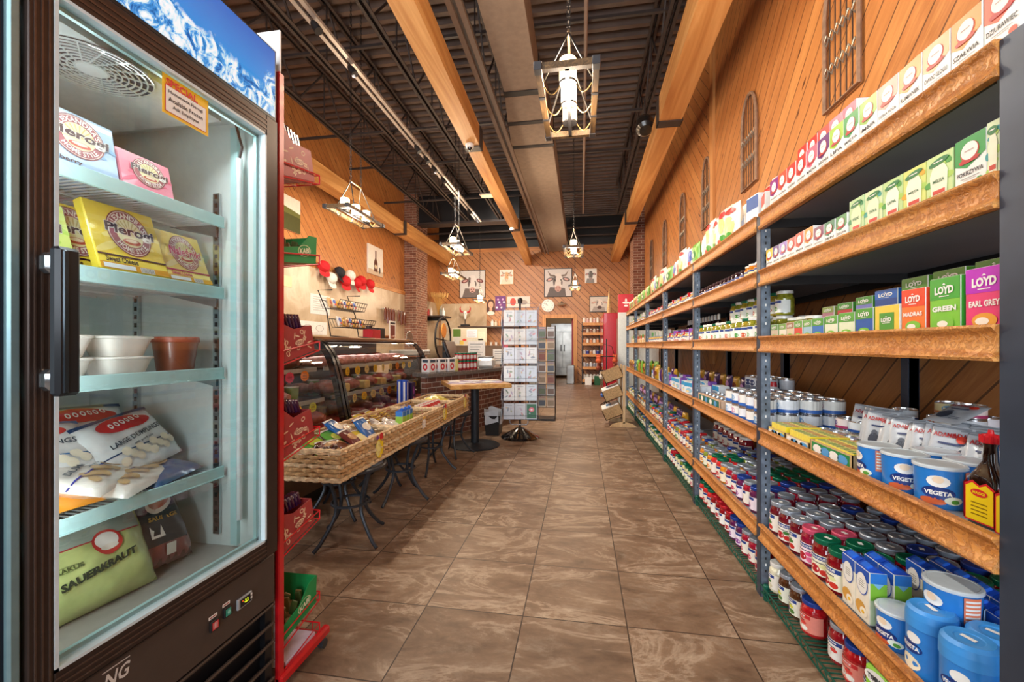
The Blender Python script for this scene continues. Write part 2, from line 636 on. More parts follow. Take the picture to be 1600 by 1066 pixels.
# small trims
MB().box(1.50, XR, YB - .3, YB, 0, 4.5, m_trimz).build('trim_1', kind='structure')
MB().box(XR - .03, XR, 5.33, 5.47, 1.0, 5.4, m_trimz).build('trim_2', kind='structure')
MB().box(XL, XR, YB - .025, YB, 4.38, 4.5, timber('pine_band', 'X', ('#a8622f', '#cf8d4e', '#bb7840'))).build('trim_3', kind='structure')
MB().box(XL, XL + .03, 9.0, 11.1, 2.62, 2.72, m_trimw).build('trim_4', kind='structure')
b = MB()
b.box(-1.27, -1.15, YB - .03, YB + .15, 0, 2.24, m_trimz)
b.box(-.25, -.13, YB - .03, YB + .15, 0, 2.24, m_trimz)
b.box(-1.15, -.25, YB - .03, YB + .15, 2.12, 2.24, m_trimz)
b.build('door_1', kind='structure')
# the room behind
mb_ = M('#c9b08d', .7)
b = MB()
b.box(-1.9, -1.8, YB + .12, 17.2, 0, 2.8, mb_)
b.box(.5, .6, YB + .12, 17.2, 0, 2.8, mb_)
b.box(-1.9, .6, 17.1, 17.2, 0, 2.8, mb_)
b.box(-1.9, .6, YB + .12, 17.2, 2.8, 2.9, mb_)
b.build('wall_back_room', kind='structure')
MB().box(-.31, -.26, YB + .2, YB + .5, 0, 2.1, M('#8c1f25', .6)).build('door_2', kind='structure')
# storefront behind the camera: mullions, sill and glass
b = MB()
mf = M('#2b2926', .4)
b.box(XL - .1, XR + .1, YF - .15, YF, 0, .45, M('#8c6a4c', .6))
b.box(XL - .1, XR + .1, YF - .15, YF, 3.6, 5.6, m_wall_b)
for i in range(7):
    x = XL + (XR - XL) * i / 6
    b.box(x - .05, x + .05, YF - .12, YF, .45, 3.6, mf)
b.box(XL, XR, YF - .11, YF - .01, 2.3, 2.38, mf)
b.build('wall_front', kind='structure')
MB().box(XL, XR, YF - .07, YF - .06, .45, 3.6, pane('storefront_glass')).build('window_1', kind='structure')
# brick columns
b = MB()
b.box(XL, -4.50, 11.1, 11.95, 0, 5.42, m_brick)
b.build('wall_column_left', kind='structure')
b = MB()
b.box(1.30, XR, 11.0, 11.75, 0, 5.42, m_brick)
b.build('wall_column_right', kind='structure')

# ---------------------------------------------------------------- timber beams
def beam(label, x0s, segs, w=.2, h=.27, z=3.9):
    """stepped timber beam in three lengths, joined under black straps; x0s is the centre line at each joint"""
    root = empty('timber_beam', (0, 0, 0), label, 'beam', 'timber beams under the steel roof')
    for i in range(len(segs) - 1):
        ya, yb = segs[i], segs[i + 1]
        xa, xb = x0s[i], x0s[i + 1]
        wa = w - .03 * (i % 2)
        ha = h - .05 * (i % 2)
        q = MB()
        vs = [(x + s * wa / 2, y, zz) for x, y in ((xa, ya), (xb, yb)) for zz in (z, z + ha) for s in (-1, 1)]
        q.add(vs, [(0, 2, 3, 1), (4, 5, 7, 6), (0, 1, 5, 4), (2, 6, 7, 3), (0, 4, 6, 2), (1, 3, 7, 5)], m_beam)
        q.build('timber', root)
        if i < len(segs) - 2:
            st = MB()
            y = yb
            st.box(xb - w / 2 - .01, xb + w / 2 + .01, y - .09, y + .06, z - .012, z, m_steel)
            for sx in (-1, 1):
                st.box(xb + sx * (w / 2 + .002), xb + sx * (w / 2 + .012), y - .09, y + .06, z - .012, z + h, m_steel)
            st.build('strap', root)
    return root
beam('timber beam down the middle of the ceiling beside the grey duct', [-1.25, -1.45, -1.52, -1.73], [-2.1, 5.6, 9.7, 13.95], .21, .27)
beam('broad timber beam above the long product shelves', [.97, 1.05, 1.09, 1.08], [-2.1, 5.35, 9.55, 13.95], .26, .3)
beam('timber beam along the wall above the deli counter', [-4.2, -4.25, -4.3, -4.3], [-2.1, 4.0, 9.6, 13.95], .27, .31)

# ---------------------------------------------------------------- steel roof joists
def joist(x, where, y0=YF, y1=11.2, zb=4.62, zt=5.40):
    root = empty('roof_joist', (x, 0, 0), 'dark steel truss joist ' + where, 'joist', 'steel roof joists')
    for zz, nm in ((zb, 'bottom_chord'), (zt - .06, 'top_chord')):
        q = MB()
        for s in (-1, 1):
            q.box(s * .012, s * .055, y0, y1, zz, zz + .008, m_steel)
            q.box(s * .012, s * .018, y0, y1, zz, zz + .05, m_steel)
        q.build(nm, root)
    y = y0 + .3
    k = 0
    q = MB()
    while y < y1 - .6:
        q.tube([(0, y, zb + .02), (0, y + .6, zt - .03)], .014, m_steel, 4)
        q.tube([(0, y + .6, zt - .03), (0, y + 1.2, zb + .02)], .014, m_steel, 4)
        q.tube([(0, y + .6, zb + .02), (0, y + .6, zt - .03)], .010, m_steel, 4)
        y += 1.2
    q.build('web', root)
for x, w in ((-3.87, 'beside the wall above the deli counter'), (-3.05, 'second from the deli wall'), (-2.15, 'beside the track of spotlights'), (-1.2, 'directly above the middle timber beam'), (.93, 'above the broad beam by the product shelves')):
    joist(x, w)
# bridging bars across the joists
for i, (y, z) in enumerate(((3.4, 4.76), (5.0, 5.0), (6.6, 4.76), (8.3, 4.95), (9.9, 4.76))):
    tag(MB().box(XL, XR, y - .02, y + .02, z, z + .035, m_steel).build('bridging_bar'), 'thin steel bar bridging the roof joists, %s from the shop front' % ORD[i], 'steel bar', 'steel bars bridging the joists')
# dark fascia where the roof drops
b = MB()
b.box(-4.5, -1.65, 11.3, 11.5, 4.64, 5.4, m_black)
b.box(-4.5, -1.65, 11.2, 11.55, 4.58, 4.64, m_steel)
b.build('ceiling_bulkhead', kind='structure')
b = MB()
for y, z in ((12.0, 4.72), (12.7, 4.66), (13.3, 4.6)):
    pass
for i, (y, z) in enumerate(((12.1, 4.9), (12.9, 4.78), (13.5, 4.7))):
    tag(MB().tube([(XL, y, z), (XR, y, z)], .03, m_steel, 8).build('ceiling_pipe'), 'dark pipe crossing the ceiling by the back wall, %s from the doorway end' % ORD[2 - i], 'pipe', 'pipes near the back wall')
tag(MB().tube([(.05, YF, 4.62), (.05, 11, 4.62)], .022, M('#8a7466', .5), 8).build('conduit'), 'pale conduit running above the lanterns in the middle aisle', 'conduit')
for x, w in ((-1.12, 'beside the duct'), (-1.03, 'against the middle timber beam')):
    tag(MB().box(x - .025, x + .025, YF, 13.5, 4.14, 4.18, M('#6a584c', .5)).build('cable_rail'), 'thin brown cable rail ' + w, 'rail', 'cable rails beside the middle beam')

# ---------------------------------------------------------------- duct
m_duct = M('#8d7b6b', .75, var=.1, scale=14, bump=.05)
root = empty('air_duct', (0, 0, 0), 'long grey insulated air duct hung beside the middle beam', 'duct')
def ductseg(y0, y1, xa0, xa1, xb0, xb1, z=4.3, h=.42, m=m_duct, nm='duct_section'):
    q = MB()
    vs = [(x, y, zz) for y, (xl, xr) in ((y0, (xa0, xa1)), (y1, (xb0, xb1))) for zz in (z, z + h) for x in (xl, xr)]
    q.add(vs, [(0, 2, 3, 1), (4, 5, 7, 6), (0, 1, 5, 4), (2, 6, 7, 3), (0, 4, 6, 2), (1, 3, 7, 5)], m)
    q.build(nm, root)
ductseg(YF, 5.05, -.90, -.48, -.92, -.51)
ductseg(5.05, 5.15, -.93, -.50, -.93, -.50, 4.29, .44, m_black, 'joint_band')
ductseg(5.15, 5.75, -.93, -.50, -1.0, -.44)
ductseg(5.75, 5.83, -1.01, -.43, -1.01, -.43, 4.29, .44, m_black, 'joint_band')
ductseg(5.83, 6.45, -1.0, -.44, -1.06, -.42)
ductseg(6.45, 6.53, -1.07, -.41, -1.07, -.41, 4.29, .44, m_black, 'joint_band')
ductseg(6.53, 13.9, -1.06, -.43, -1.3, -.42)

# ---------------------------------------------------------------- spotlight track
m_track = M('#b8aca2', .35, .3)
root = empty('light_track', (0, 0, 0), 'pale track of small spotlights hung under the roof joists', 'light track')
MB().box(-2.33, -2.29, YF, 9.6, 4.10, 4.13, m_track).build('rail', root)
MB().box(-2.42, -2.38, YF, 9.6, 4.12, 4.14, m_track).build('side_rail', root)
m_hot = glow('hot_lamp_lens', '#fff6e4', 30)
for y in (1.2, 3.4, 4.0, 5.75, 6.1, 6.45, 6.9, 8.6, 9.3):  # the farthest head is added to brighten the back wall
    h = MB()
    h.push(T(-2.31, y, 4.03) @ RY(R(-35)))
    h.lathe([(.012, .07), (.02, .06), (.034, .03), (.038, -.05), (.03, -.05)], 14, m_black)
    h.pop()
    o = h.build('spot_head', root)
    l = MB()
    l.push(T(-2.31, y, 4.03) @ RY(R(-35)))
    l.lathe([(0, -.046), (.03, -.046)], 14, m_hot, cap=False)
    l.pop()
    l.build('lens', o)
    spot_light('track_spot', (-2.30 + .05, y, 3.96), ((1.3, y + .3, 1.2) if y < 6 and y != 4.0 else (-4.6, y + 1, 1.8) if y in (4.0, 6.45) else (-1.5, 14, 2.6) if y > 8 else (-1.5, y + 2.5, .5)), 230, 95, parent=root)

# ---------------------------------------------------------------- cameras on the beams, other ceiling pieces
def dome(x, y, z, where):
    root = empty('security_camera', (x, y, z), 'white dome security camera under ' + where, 'camera', 'dome cameras under the middle beam')
    MB().lathe([(.0, 0), (.055, 0), (.058, -.02), (.05, -.045), (.036, -.05)], 18, m_white).build('housing', root)
    MB().lathe([(.036, -.045), (.03, -.07), (.015, -.085), (0, -.088)], 16, M('#15151a', .1, coat=1)).build('dome', root)
dome(-1.46, 5.45, 3.895, 'the first strap of the middle beam')
dome(-1.55, 9.5, 3.895, 'the second strap of the middle beam')
root = empty('fire_bell', (.86, 6.0, 4.25), 'dark round bell-shaped speaker hanging beside the broad beam', 'speaker')
MB().push(RX(R(-30))).lathe([(0, .14), (.05, .13), (.10, .08), (.125, 0), (.12, -.1), (.08, -.14), (0, -.15)], 20, M('#26221f', .3, coat=.5)).build('body', root)
MB().tube([(0, 0, .12), (0, 0, .35)], .01, m_steel).build('hanger', root)
root = empty('ceiling_floodlight', (-2.0, 8.9, 4.42), 'square white floodlight hanging under the dark ceiling', 'light')
MB().box(-.15, .15, -.1, .1, .02, .05, m_white, .008).build('frame', root)
MB().box(-.12, .12, -.08, .08, .012, .02, glow('dim_lens', '#ffd9a0', 1.2)).build('lens', root)
MB().tube([(0, 0, .05), (0, 0, 1.0)], .012, m_steel).build('stem', root)

# ---------------------------------------------------------------- lanterns
m_lw = timber('lantern_wood', 'Y', ('#3c2e20', '#7a5c3a', '#584229'), scale=3)
m_li = M('#4c4a4c', .45, .6)
m_dk = M('#2c2826', .5, .4)
m_candle = glow('lit_frosted_glass', '#ffe2ae', 9)
def lantern(x, y, L, label, group, W=.30, z=2.80, n=3, top=5.45, chainy=None, power=40):
    root = empty('lantern_chandelier', (x, y, z), label, 'chandelier', group)
    f = MB()
    h = L / 2
    for s in (-1, 1):
        f.box(s * W / 2 - .018, s * W / 2 + .018, -h, h, 0, .04, m_lw)
    for t in (-1, 1):
        f.box(-W / 2, W / 2, t * h - .018, t * h + .018, 0, .04, m_lw)
    f.build('wooden_frame', root)
    k = MB()
    for s in (-1, 1):
        for t in (-1, 1): k.box(s * W / 2 - .024, s * W / 2 + .024, t * h - .03, t * h + .03, -.005, .045, m_li, .004)
        for t in (-.33, .33): k.box(s * W / 2 - .021, s * W / 2 + .021, t * h * 1.0 - .012, t * h + .012, -.003, .043, m_li)
    k.build('iron_corner', root)
    c = MB()
    c.box(-.012, .012, -h, h, .0, .016, m_li)
    for i in range(n):
        yy = (i - (n - 1) / 2) * L / n * .88
        c.lathe([(0, .016), (.05, .016), (.053, .026), (0, .026)], 18, m_li, 0, yy)
    c.build('centre_bar', root)
    s_ = MB()
    for i in range(n):
        yy = (i - (n - 1) / 2) * L / n * .88
        for sx in (-1, 1):
            pts = [(sx * (W / 2 - .02 - (W / 2 - .07) * t), yy + .02, .02 - .05 * math.sin(PI * t)) for t in [j / 8 for j in range(9)]]
            s_.tube(pts, .004, M('#c9a86e', .3, .8), 5)
    s_.build('scroll_wire', root)
    for i in range(n):
        yy = (i - (n - 1) / 2) * L / n * .88
        g = MB()
        g.lathe([(.048, .026), (.051, .03), (.051, .16), (.047, .165), (.042, .165)], 20, m_candle, 0, yy)
        g.build('candle_glass', root)
    r = MB()
    for sx in (-1, 1):
        r.tube([(sx * W / 2 * .9, -h * .6, .04), (0, -h * .28, .42)], .006, m_dk)
        r.tube([(sx * W / 2 * .9, h * .6, .04), (0, h * .28, .42)], .006, m_dk)
    r.tube([(0, -h * .32, .42), (0, h * .32, .42)], .009, m_lw)
    r.build('hanger', root)
    ch = MB()
    for t in (-1, 1):
        zz = .42
        kk = 0
        while zz < top - z:
            a = .010
            if kk % 2: pts = [(a, t * h * .28, zz), (a, t * h * .28, zz + .035), (-a, t * h * .28, zz + .035), (-a, t * h * .28, zz)]
            else: pts = [(0, t * h * .28 + a, zz), (0, t * h * .28 + a, zz + .035), (0, t * h * .28 - a, zz + .035), (0, t * h * .28 - a, zz)]
            ch.tube(pts, .003, m_dk, 4, closed=True)
            zz += .033
            kk += 1
    ch.build('chain', root)
    point_light('candle_light', (0, 0, .30), power, (1, .80, .58), .10, root)
    point_light('candle_light', (0, 0, -.08), power * .8, (1, .82, .62), .10, root)
GL = 'lantern chandeliers over the aisle'
GD = 'lantern chandeliers over the deli'
lantern(-.08, 2.83, .8, 'wood and iron lantern chandelier closest over the aisle', GL, .33, 2.8)
lantern(-.13, 7.5, .8, 'lantern chandelier second over the aisle, before the back wall cow painting', GL, .30, 2.85)
lantern(-.16, 11.4, .7, 'smallest-looking lantern chandelier at the far end of the aisle', GL, .28, 2.75)
lantern(-2.78, 4.9, .85, 'lantern chandelier over the near end of the deli case', GD, .28, 2.81)
lantern(-2.1, 7.0, .8, 'lantern chandelier hung before the brick column', GD, .30, 2.85)
lantern(-2.9, 9.4, .8, 'lantern chandelier just below and behind the one by the brick column', GD, .32, 2.8)
lantern(-3.0, 12.4, .5, 'small lantern in front of the painting of the cow with red ears', GD, .26, 2.55)
# ================================================================ the long shelving on the right
BAY = [1.05, 2.25, 3.47, 4.70, 5.92, 7.15, 8.37]
DZ = [.062, .335, .80, 1.245, 1.565, 1.84]         # what products stand on, lowest first
SHELF = ['wire bottom shelf', 'fifth shelf down', 'fourth shelf down', 'third shelf down', 'second shelf down', 'top shelf']
m_fascia = timber('carved_oak_moulding', 'Y', ('#b46a2c', '#e2a35c', '#cf8740'), .4, 1.6, carve=.5)
m_post = M('#3a4658', .4, .35, var=.15, scale=8)
m_galv = M('#707d8c', .45, .4, var=.35, scale=22)
m_under = M('#8e929a', .5, 0, var=.06, scale=5)
m_hole = M('#e9e9e6', .7, 0)
m_green = M('#0f5a48', .45, .2)
def post(y, where, xw=.86, face=1):
    q = MB()
    q.box(xw, xw + .004, y - .045, y, .0, 1.855, m_post)
    q.box(xw, xw + .045, y - .004, y, .0, 1.855, m_galv)
    return q
bays = []
for i in range(6):
    y0, y1 = BAY[i], BAY[i + 1]
    root = empty('shelving_unit', (0, 0, 0), '%s black steel shelving unit with carved wooden shelf edges, counting from the end post' % ORD[i], 'shelf', 'steel shelving units with carved wooden edges')
    bays.append(root)
    for (x, y, s) in ((.86, y0, -1), (.86, y1, 1), (1.49, y0, -1), (1.49, y1, 1)):
        if i and s < 0: continue
        q = MB()
        ya, yb = (y - .085, y - .018) if i == 0 and s < 0 else (y - .03, y + .015)
        q.box(x, x + .004, ya, yb, 0, 1.855, m_post)
        q.box(x + .004, x + .046, yb - .006 if x < 1 else ya, yb if x < 1 else ya + .006, 0, 1.85, m_post)
        q.box(x + .004, x + .044, ya, ya + .004, 0, 1.85, m_galv)
        for k in range(0, 60):
            z = .06 + k * .03
            if any(abs(z - d) < .05 for d in DZ): continue
            if x < 1: q.rect(x + .02, x + .027, z, z + .012, m_hole if k % 3 == 0 else m_black, lambda u, v, kk, Y=ya: Vector((u, Y - .0008, v)))
        o = q.build('post', root)
        # the slots of an angle iron are pattern of the post
    for s in range(1, 6):
        z = DZ[s]
        q = MB()
        q.box(.872, 1.49, y0 + (.016 if i else -.016), y1 - .031, z - .014, z, m_under)
        o = q.build('shelf', root)
        q = MB()
        for x in (.874, 1.478): q.box(x, x + .01, y0 + .016, y1 - .031, z - .055, z - .014, m_black)
        q.box(.884, 1.478, y1 - .045, y1 - .032, z - .055, z - .014, m_black)
        q.build('support_beam', o)
        zt = z + .02
        pr = [(.871, 0), (.850, 0), (.846, -.006), (.849, -.012), (.855, -.017), (.858, -.024), (.858, -.050), (.854, -.058), (.848, -.064), (.846, -.071), (.850, -.078), (.871, -.078)]
        MB().prism([(x, zt + dz) for x, dz in pr], y0 + (.016 if i else -.017), y1 - .032, m_fascia, 'Y').build('carved_edge', root)
    # the green wire shelf at the floor
    q = MB()
    for x, z in ((.862, .060), (.862, .028), (1.10, .052), (1.30, .052), (1.47, .060)):
        q.tube([(x, y0, z), (x, y1 - .03, z)], .0035, m_green, 4)
    n = int((y1 - y0) / .024)
    for k in range(n):
        y = y0 + .01 + k * .024
        q.box(.862, 1.47, y, y + .0035, .056, .060, m_green)
    k = 0
    y = y0
    while y < y1 - .06:
        q.tube([(.862, y, .028), (.862, y + .03, .060), (.862, y + .06, .028)], .0025, m_green, 4)
        y += .06
    for yy in (y0 + .03, y1 - .06):
        for xx in (.862, 1.45): q.lathe([(.012, 0), (.014, .03), (.014, .07), (.01, .075)], 10, m_green, xx + .012, yy)
    q.build('wire_shelf', root)

# ================================================================ what stands on it
WH, DK, RED = M('#f2f0ea', .5), M('#23212a', .5), M('#c22a28', .4)
m_lidS = M('#b4bfce', .3, .6)
m_lidG = M('#0b6b4c', .3, .3)
m_lidB = M('#24449c', .3, .3)
m_lidR = M('#c31d2b', .3, .3)
m_lidP = M('#e05a78', .3, .3)
m_lidW = M('#e8e6e0', .35, .1)
m_lidK = M('#3a2028', .35, .2)
def food(h, v=.35, sc=60): return M(h, .06, 0, var=v, scale=sc, coat=1)
def jar(r, h, content, lid, band='#efe9dd', accent='#c22a28', accent2='#3f7a35', brandc='#1f3f88', txt='', fruit='#b3182c', n=22, small=False, name='jar', cat='jar'):
    b = MB()
    k = r
    fz = h * .86
    mc = food(content)
    b.lathe([(k * .80, 0), (k * .93, h * .02), (k, h * .07), (k, h * .68), (k * .93, h * .77), (k * .78, fz), (k * .78, h * .9)], n, mc)
    l = MB()
    l.lathe([(k * .86, h * .87), (k * .89, h * .88), (k * .89, h * .975), (k * .85, h * .995), (k * .74, h * 1.0), (k * .70, h * .988), (0, h * .988)], n, lid)
    if not small: l.rect(-k * .2, k * .3, -k * .15, k * .15, WH, flat_top(h * .988), 1)
    p = MB()
    fn = wrap(k)
    W = k * 1.9
    p.rect(-W, W, h * .12, h * .62, M(band, .55), fn, 1, 14, 1)
    p.rect(-W * .5, W * .5, h * .50, h * .60, M(brandc, .5), fn, 2, 8, 1)
    if not small:
        if txt: p.text(txt, -0.0, h * .55, h * .05, WH, fn, w=W * .6, k=3, bold=.03)
        else: p.rect(-W * .3, W * .3, h * .54, h * .565, WH, fn, 3, 6, 1)
        p.disc(-k * .25, h * .27, k * .42, h * .10, M(fruit, .4), fn, 2, 12)
        p.disc(k * .45, h * .22, k * .32, h * .07, M(accent, .4), fn, 2, 12)
        p.disc(k * .35, h * .36, k * .30, h * .05, M(accent2, .4), fn, 2, 10)
        p.rect(-k * .6, k * .5, h * .42, h * .44, DK, fn, 3, 6, 1)
    else:
        p.disc(0, h * .27, k * .5, h * .10, M(fruit, .4), fn, 2, 8)
    return Kind(name, cat, b, [('lid', l, None), ('label', p, None)])
def can(r, h, c1, c2, c3, txt='', name='food_can'):
    m_tin = M('#c9ccd0', .2, .9)
    b = MB()
    b.lathe([(r * .97, 0), (r, .003), (r, h - .003), (r * .98, h), (r * .93, h), (r * .92, h - .004), (0, h - .004)], 20, m_tin)
    fn = wrap(r)
    W = r * 3.05
    b.rect(-W, W, h * .1, h * .9, M(c1, .35), fn, 1, 18, 1)
    b.rect(-W, W, h * .1, h * .32, M(c2, .35), fn, 2, 18, 1)
    b.disc(-r * .3, h * .55, r * .5, h * .22, M(c3, .4), fn, 2, 12)
    if txt: b.text(txt, r * .25, h * .68, h * .16, M(c2, .4), fn, w=r * 1.2, k=3, bold=.03)
    return Kind(name, 'can', b)
def tea(top, name, w=.078, h=.125, d=.07, side='#ffffff', white='#f6f5f0'):
    b = MB()
    b.box(-w / 2, w / 2, 0, d, 0, h, M(white, .4), .0012)
    f = flat(0)
    tc = M(top, .35)
    e = .0012
    b.poly([(-w / 2 + e, h * .52), (-w * .1, h * .42), (w / 2 - e, h * .60), (w / 2 - e, h - e), (-w / 2 + e, h - e)], tc, f, 1)
    b.rect(-w / 2 + e, w / 2 - e, e, d - e, tc, flat_top(h, .0004), 1)
    b.rect(e, d - e, h * .55, h - e, tc, lambda u, v, k=1: Vector((-w / 2 - .0005 * k, u, v)), 1)
    b.disc(0, h * .71, w * .30, h * .175, M('#c9302c', .4), f, 2, 22)
    b.disc(0, h * .725, w * .27, h * .16, WH, f, 3, 22)
    b.poly([(-w * .34, h * .56), (-w * .2, h * .60), (0, h * .555), (w * .2, h * .60), (w * .34, h * .57), (w * .26, h * .52), (0, h * .505), (-w * .28, h * .51)], M('#b8202a', .4), f, 4)
    b.rect(-w * .15, w * .15, h * .722, h * .738, M('#b89a90'), f, 4)
    b.text(name, 0, h * .33, h * .085, DK, f, w=w * .84, k=2, bold=.015)
    b.rect(-w * .3, w * .3, h * .235, h * .245, M('#8b8b8b'), f, 2)
    b.rect(-w * .2, w * .2, h * .20, h * .208, M('#8b8b8b'), f, 2)
    b.disc(w * .30, h * .13, w * .12, h * .06, M(top, .4), f, 2, 10)
    b.disc(-w * .33, h * .10, w * .1, h * .05, M('#5f9a3c', .4), f, 2, 10)
    for i in range(6): b.rect(d * .2, d * .8, h * (.12 + .06 * i), h * (.135 + .06 * i), M('#9a9a9a'), lambda u, v, k=1: Vector((-w / 2 - .0005 * k, u, v)), 1)
    return Kind('tea_box', 'tea box', b)
def plant_tea(bgc, cup, w=.078, h=.12, d=.07, word='MELISA', second='#3d9a3c'):
    b = MB()
    b.box(-w / 2, w / 2, 0, d, 0, h, M(bgc, .4), .0012)
    f = flat(0)
    for i in range(7):
        a = i * 1.9
        b.disc(w * .36 * math.cos(a), h * (.5 + .36 * math.sin(a * 1.3)), w * .2, h * .07, M(second if i % 2 else '#a8cf5a', .4), f, 1 + i * .1, 10, rot=a)
    b.poly([(-w * .28, h * .12), (w * .30, h * .12), (w * .34, h * .62), (w * .2, h * .78), (-w * .22, h * .76), (-w * .34, h * .58)], M(cup, .4), f, 2)
    b.disc(0, h * .84, w * .38, h * .07, M('#1c7a44', .4), f, 3, 14, rot=.15)
    b.rect(-w * .18, w * .18, h * .835, h * .855, WH, f, 4)
    b.text(word, 0, h * .45, h * .07, M('#1e6a3c'), f, w=w * .44, k=3, bold=.02)
    b.rect(-w * .22, w * .24, h * .18, h * .26, M('#c9362c', .4), f, 3)
    return Kind('tea_box', 'tea box', b)
def loyd(c1, c2, word, w=.088, h=.135, d=.075, slope=.0, c3='#7cc242', frame=None):
    b = MB()
    b.box(-w / 2, w / 2, 0, d, 0, h, M('#f3f2ec', .4), .001)
    f = flat(0)
    e = .001
    b.rect(-w / 2 + e, w / 2 - e, h * .0 + e, h - e, M(c2, .35), f, 1)
    if frame: b.rect(-w * .3, w * .3, h * .0 + e, h * .74, M(c1, .35), f, 2)
    else:
        b.poly([(-w / 2 + e, h * .60), (w / 2 - e, h * .60), (w / 2 - e, h - e), (-w / 2 + e, h - e)], M(c1, .35), f, 2)
        b.rect(-w / 2 + e, w / 2 - e, e, d - e, M(c1, .35), flat_top(h, .0004), 1)
        b.rect(e, d - e, e, h - e, M(c1, .35), lambda u, v, k=1: Vector((w / 2 + .0005 * k, u, v)), 1)
    hz = h * .5 if frame else h * .77
    ww = w * (.42 if frame else .62)
    b.text('LOYD', 0, hz, h * .15, WH, f, w=ww, k=4, bold=.05, rise=.03)
    b.poly([(-w * .06, hz + h * .095), (0, hz + h * .13), (w * .06, hz + h * .095)], WH, f, 4)
    b.rect(-w * .16, w * .16, hz - h * .12, hz - h * .105, WH, f, 4)
    if word: b.text(word, 0, h * .43, h * .10, WH, f, w=w * .78, k=4, bold=.04, rise=.02)
    if not frame:
        b.disc(0, h * .16, w * .32, h * .12, M(c3, .4), f, 3, 14)
        b.disc(-w * .05, h * .15, w * .18, h * .06, M('#f7efe0', .4), f, 4, 12)
    for i in range(8): b.rect(d * .2, d * .8, h * (.12 + .08 * i), h * (.14 + .08 * i), M('#8f8f8f'), lambda u, v, k=1: Vector((-w / 2 - .0005 * k, u, v)), 1)
    return Kind('tea_box', 'tea box', b)
def carton_box(w, h, d, c1, c2, c3, txt='', name='product_box', cat='box', rough=.4):
    b = MB()
    b.box(-w / 2, w / 2, 0, d, 0, h, M(c1, rough), .0012)
    f = flat(0)
    b.rect(-w * .48, w * .48, h * .62, h * .97, M(c2, .4), f, 1)
    b.disc(w * .05, h * .3, w * .34, h * .2, M(c3, .4), f, 1, 14)
    b.disc(-w * .1, h * .22, w * .18, h * .1, M('#f2d9a0', .4), f, 2, 10)
    if txt: b.text(txt, 0, h * .80, h * .14, WH, f, w=w * .78, k=3, bold=.03)
    for i in range(5): b.rect(d * .15, d * .85, h * (.2 + .1 * i), h * (.22 + .1 * i), M('#8f9096'), lambda u, v, k=1: Vector((-w / 2 - .0005 * k, u, v)), 1)
    return Kind(name, cat, b)
def pillow_fn(w, h, t, seed=0, lean=0, y=0):
    """the front skin of a filled bag, facing -y"""
    rr = random.Random(seed)
    ph = [rr.uniform(0, 6.3) for _ in range(6)]
    def fn(u, v, k=1):
        a, c = max(-1, min(1, 2 * u / w)), max(-1, min(1, 2 * v / h - 1))
        q = max(0.0, (1 - a ** 4)) * max(0.0, (1 - abs(c) ** 3.2))
        wr = .07 * math.sin(9 * a + ph[0] + 3 * c) + .06 * math.sin(7 * c + ph[1] - 4 * a) + .04 * math.sin(17 * a + ph[2]) * math.sin(13 * c + ph[3])
        d = t / 2 * (q ** .6) * (1 + wr * .9)
        z = v
        return Vector((u, y - d - (.0014 * k + .001 * (k > 0)) + lean * z, z))
    fn.curved = True
    return fn
def bag(w, h, t, body, seed=0, name='snack_bag', cat='bag', prints=(), back=None, rough=.3, coat=.6, transparent=None, crimp=None):
    """a filled pouch with crimped ends; prints = callables(mb, fn)"""
    b = MB()
    f = pillow_fn(w, h, t, seed)
    g = pillow_fn(w, h, t, seed + 50)
    mt = M(body, rough, 0, coat=coat, bump=.12, scale=40)
    b.grid(lambda a, c: f(-w / 2 + w * a, h * c, 0), 22, 24, mt)
    b.grid(lambda a, c: (lambda p: Vector((p.x, -p.y, p.z)))(g(-w / 2 + w * a, h * c, 0)), 10, 10, M(back or body, rough, 0, coat=coat, bump=.12, scale=40))
    for p in prints: p(b, f)
    return Kind(name, cat, b)
def pr_rect(u0, u1, v0, v1, c, k=1): return lambda b, f: b.rect(u0, u1, v0, v1, M(c, .35), f, k, 8, 6)
def pr_disc(u, v, ru, rv, c, k=2):
    def go(b, f):
        for a, s in ((1, 1), (.66, 1), (.33, 1)): b.disc(u, v, ru * a, rv * a, M(c, .35), f, k + (1 - a) * .3, 16)
    return go
def pr_text(s, u, v, h, c, w=None, k=4, rise=0): return lambda b, f: b.text(s, u, v, h, M(c, .4), f, w=w, k=k, bold=.04, rise=rise)

def U(x): return '' if not x else x
cnt = {}
def lab(look, bay, shelf, row, k):
    s = '%s, %s unit, %s, %s' % (look, ORD[bay], SHELF[shelf], row)
    n = cnt.get(s, 0)
    cnt[s] = n + 1
    return s + ', %s along' % ORD[min(n, 29)]
ROWS = ['front row', 'second row', 'third row', 'fourth row', 'fifth row', 'sixth row', 'seventh row']
def row_of(items, bay, s, ys, x, row, dz=0, group=None, jit=.06, xj=.004):
    """items: list of (Kind, look) cycled along the ys; every one faces the aisle"""
    for i, y in enumerate(ys):
        it = items[i % len(items)]
        if it is None: continue
        k, look = it
        k.at((x + rnd.uniform(-xj, xj), y, DZ[s] + dz), -PI / 2 + rnd.uniform(-jit, jit), lab(look, bay, s, row, i), group)
def steps(a, b, d):
    out = []
    y = a + d / 2
    while y + d / 2 <= b + 1e-6:
        out.append(y)
        y += d
    return out

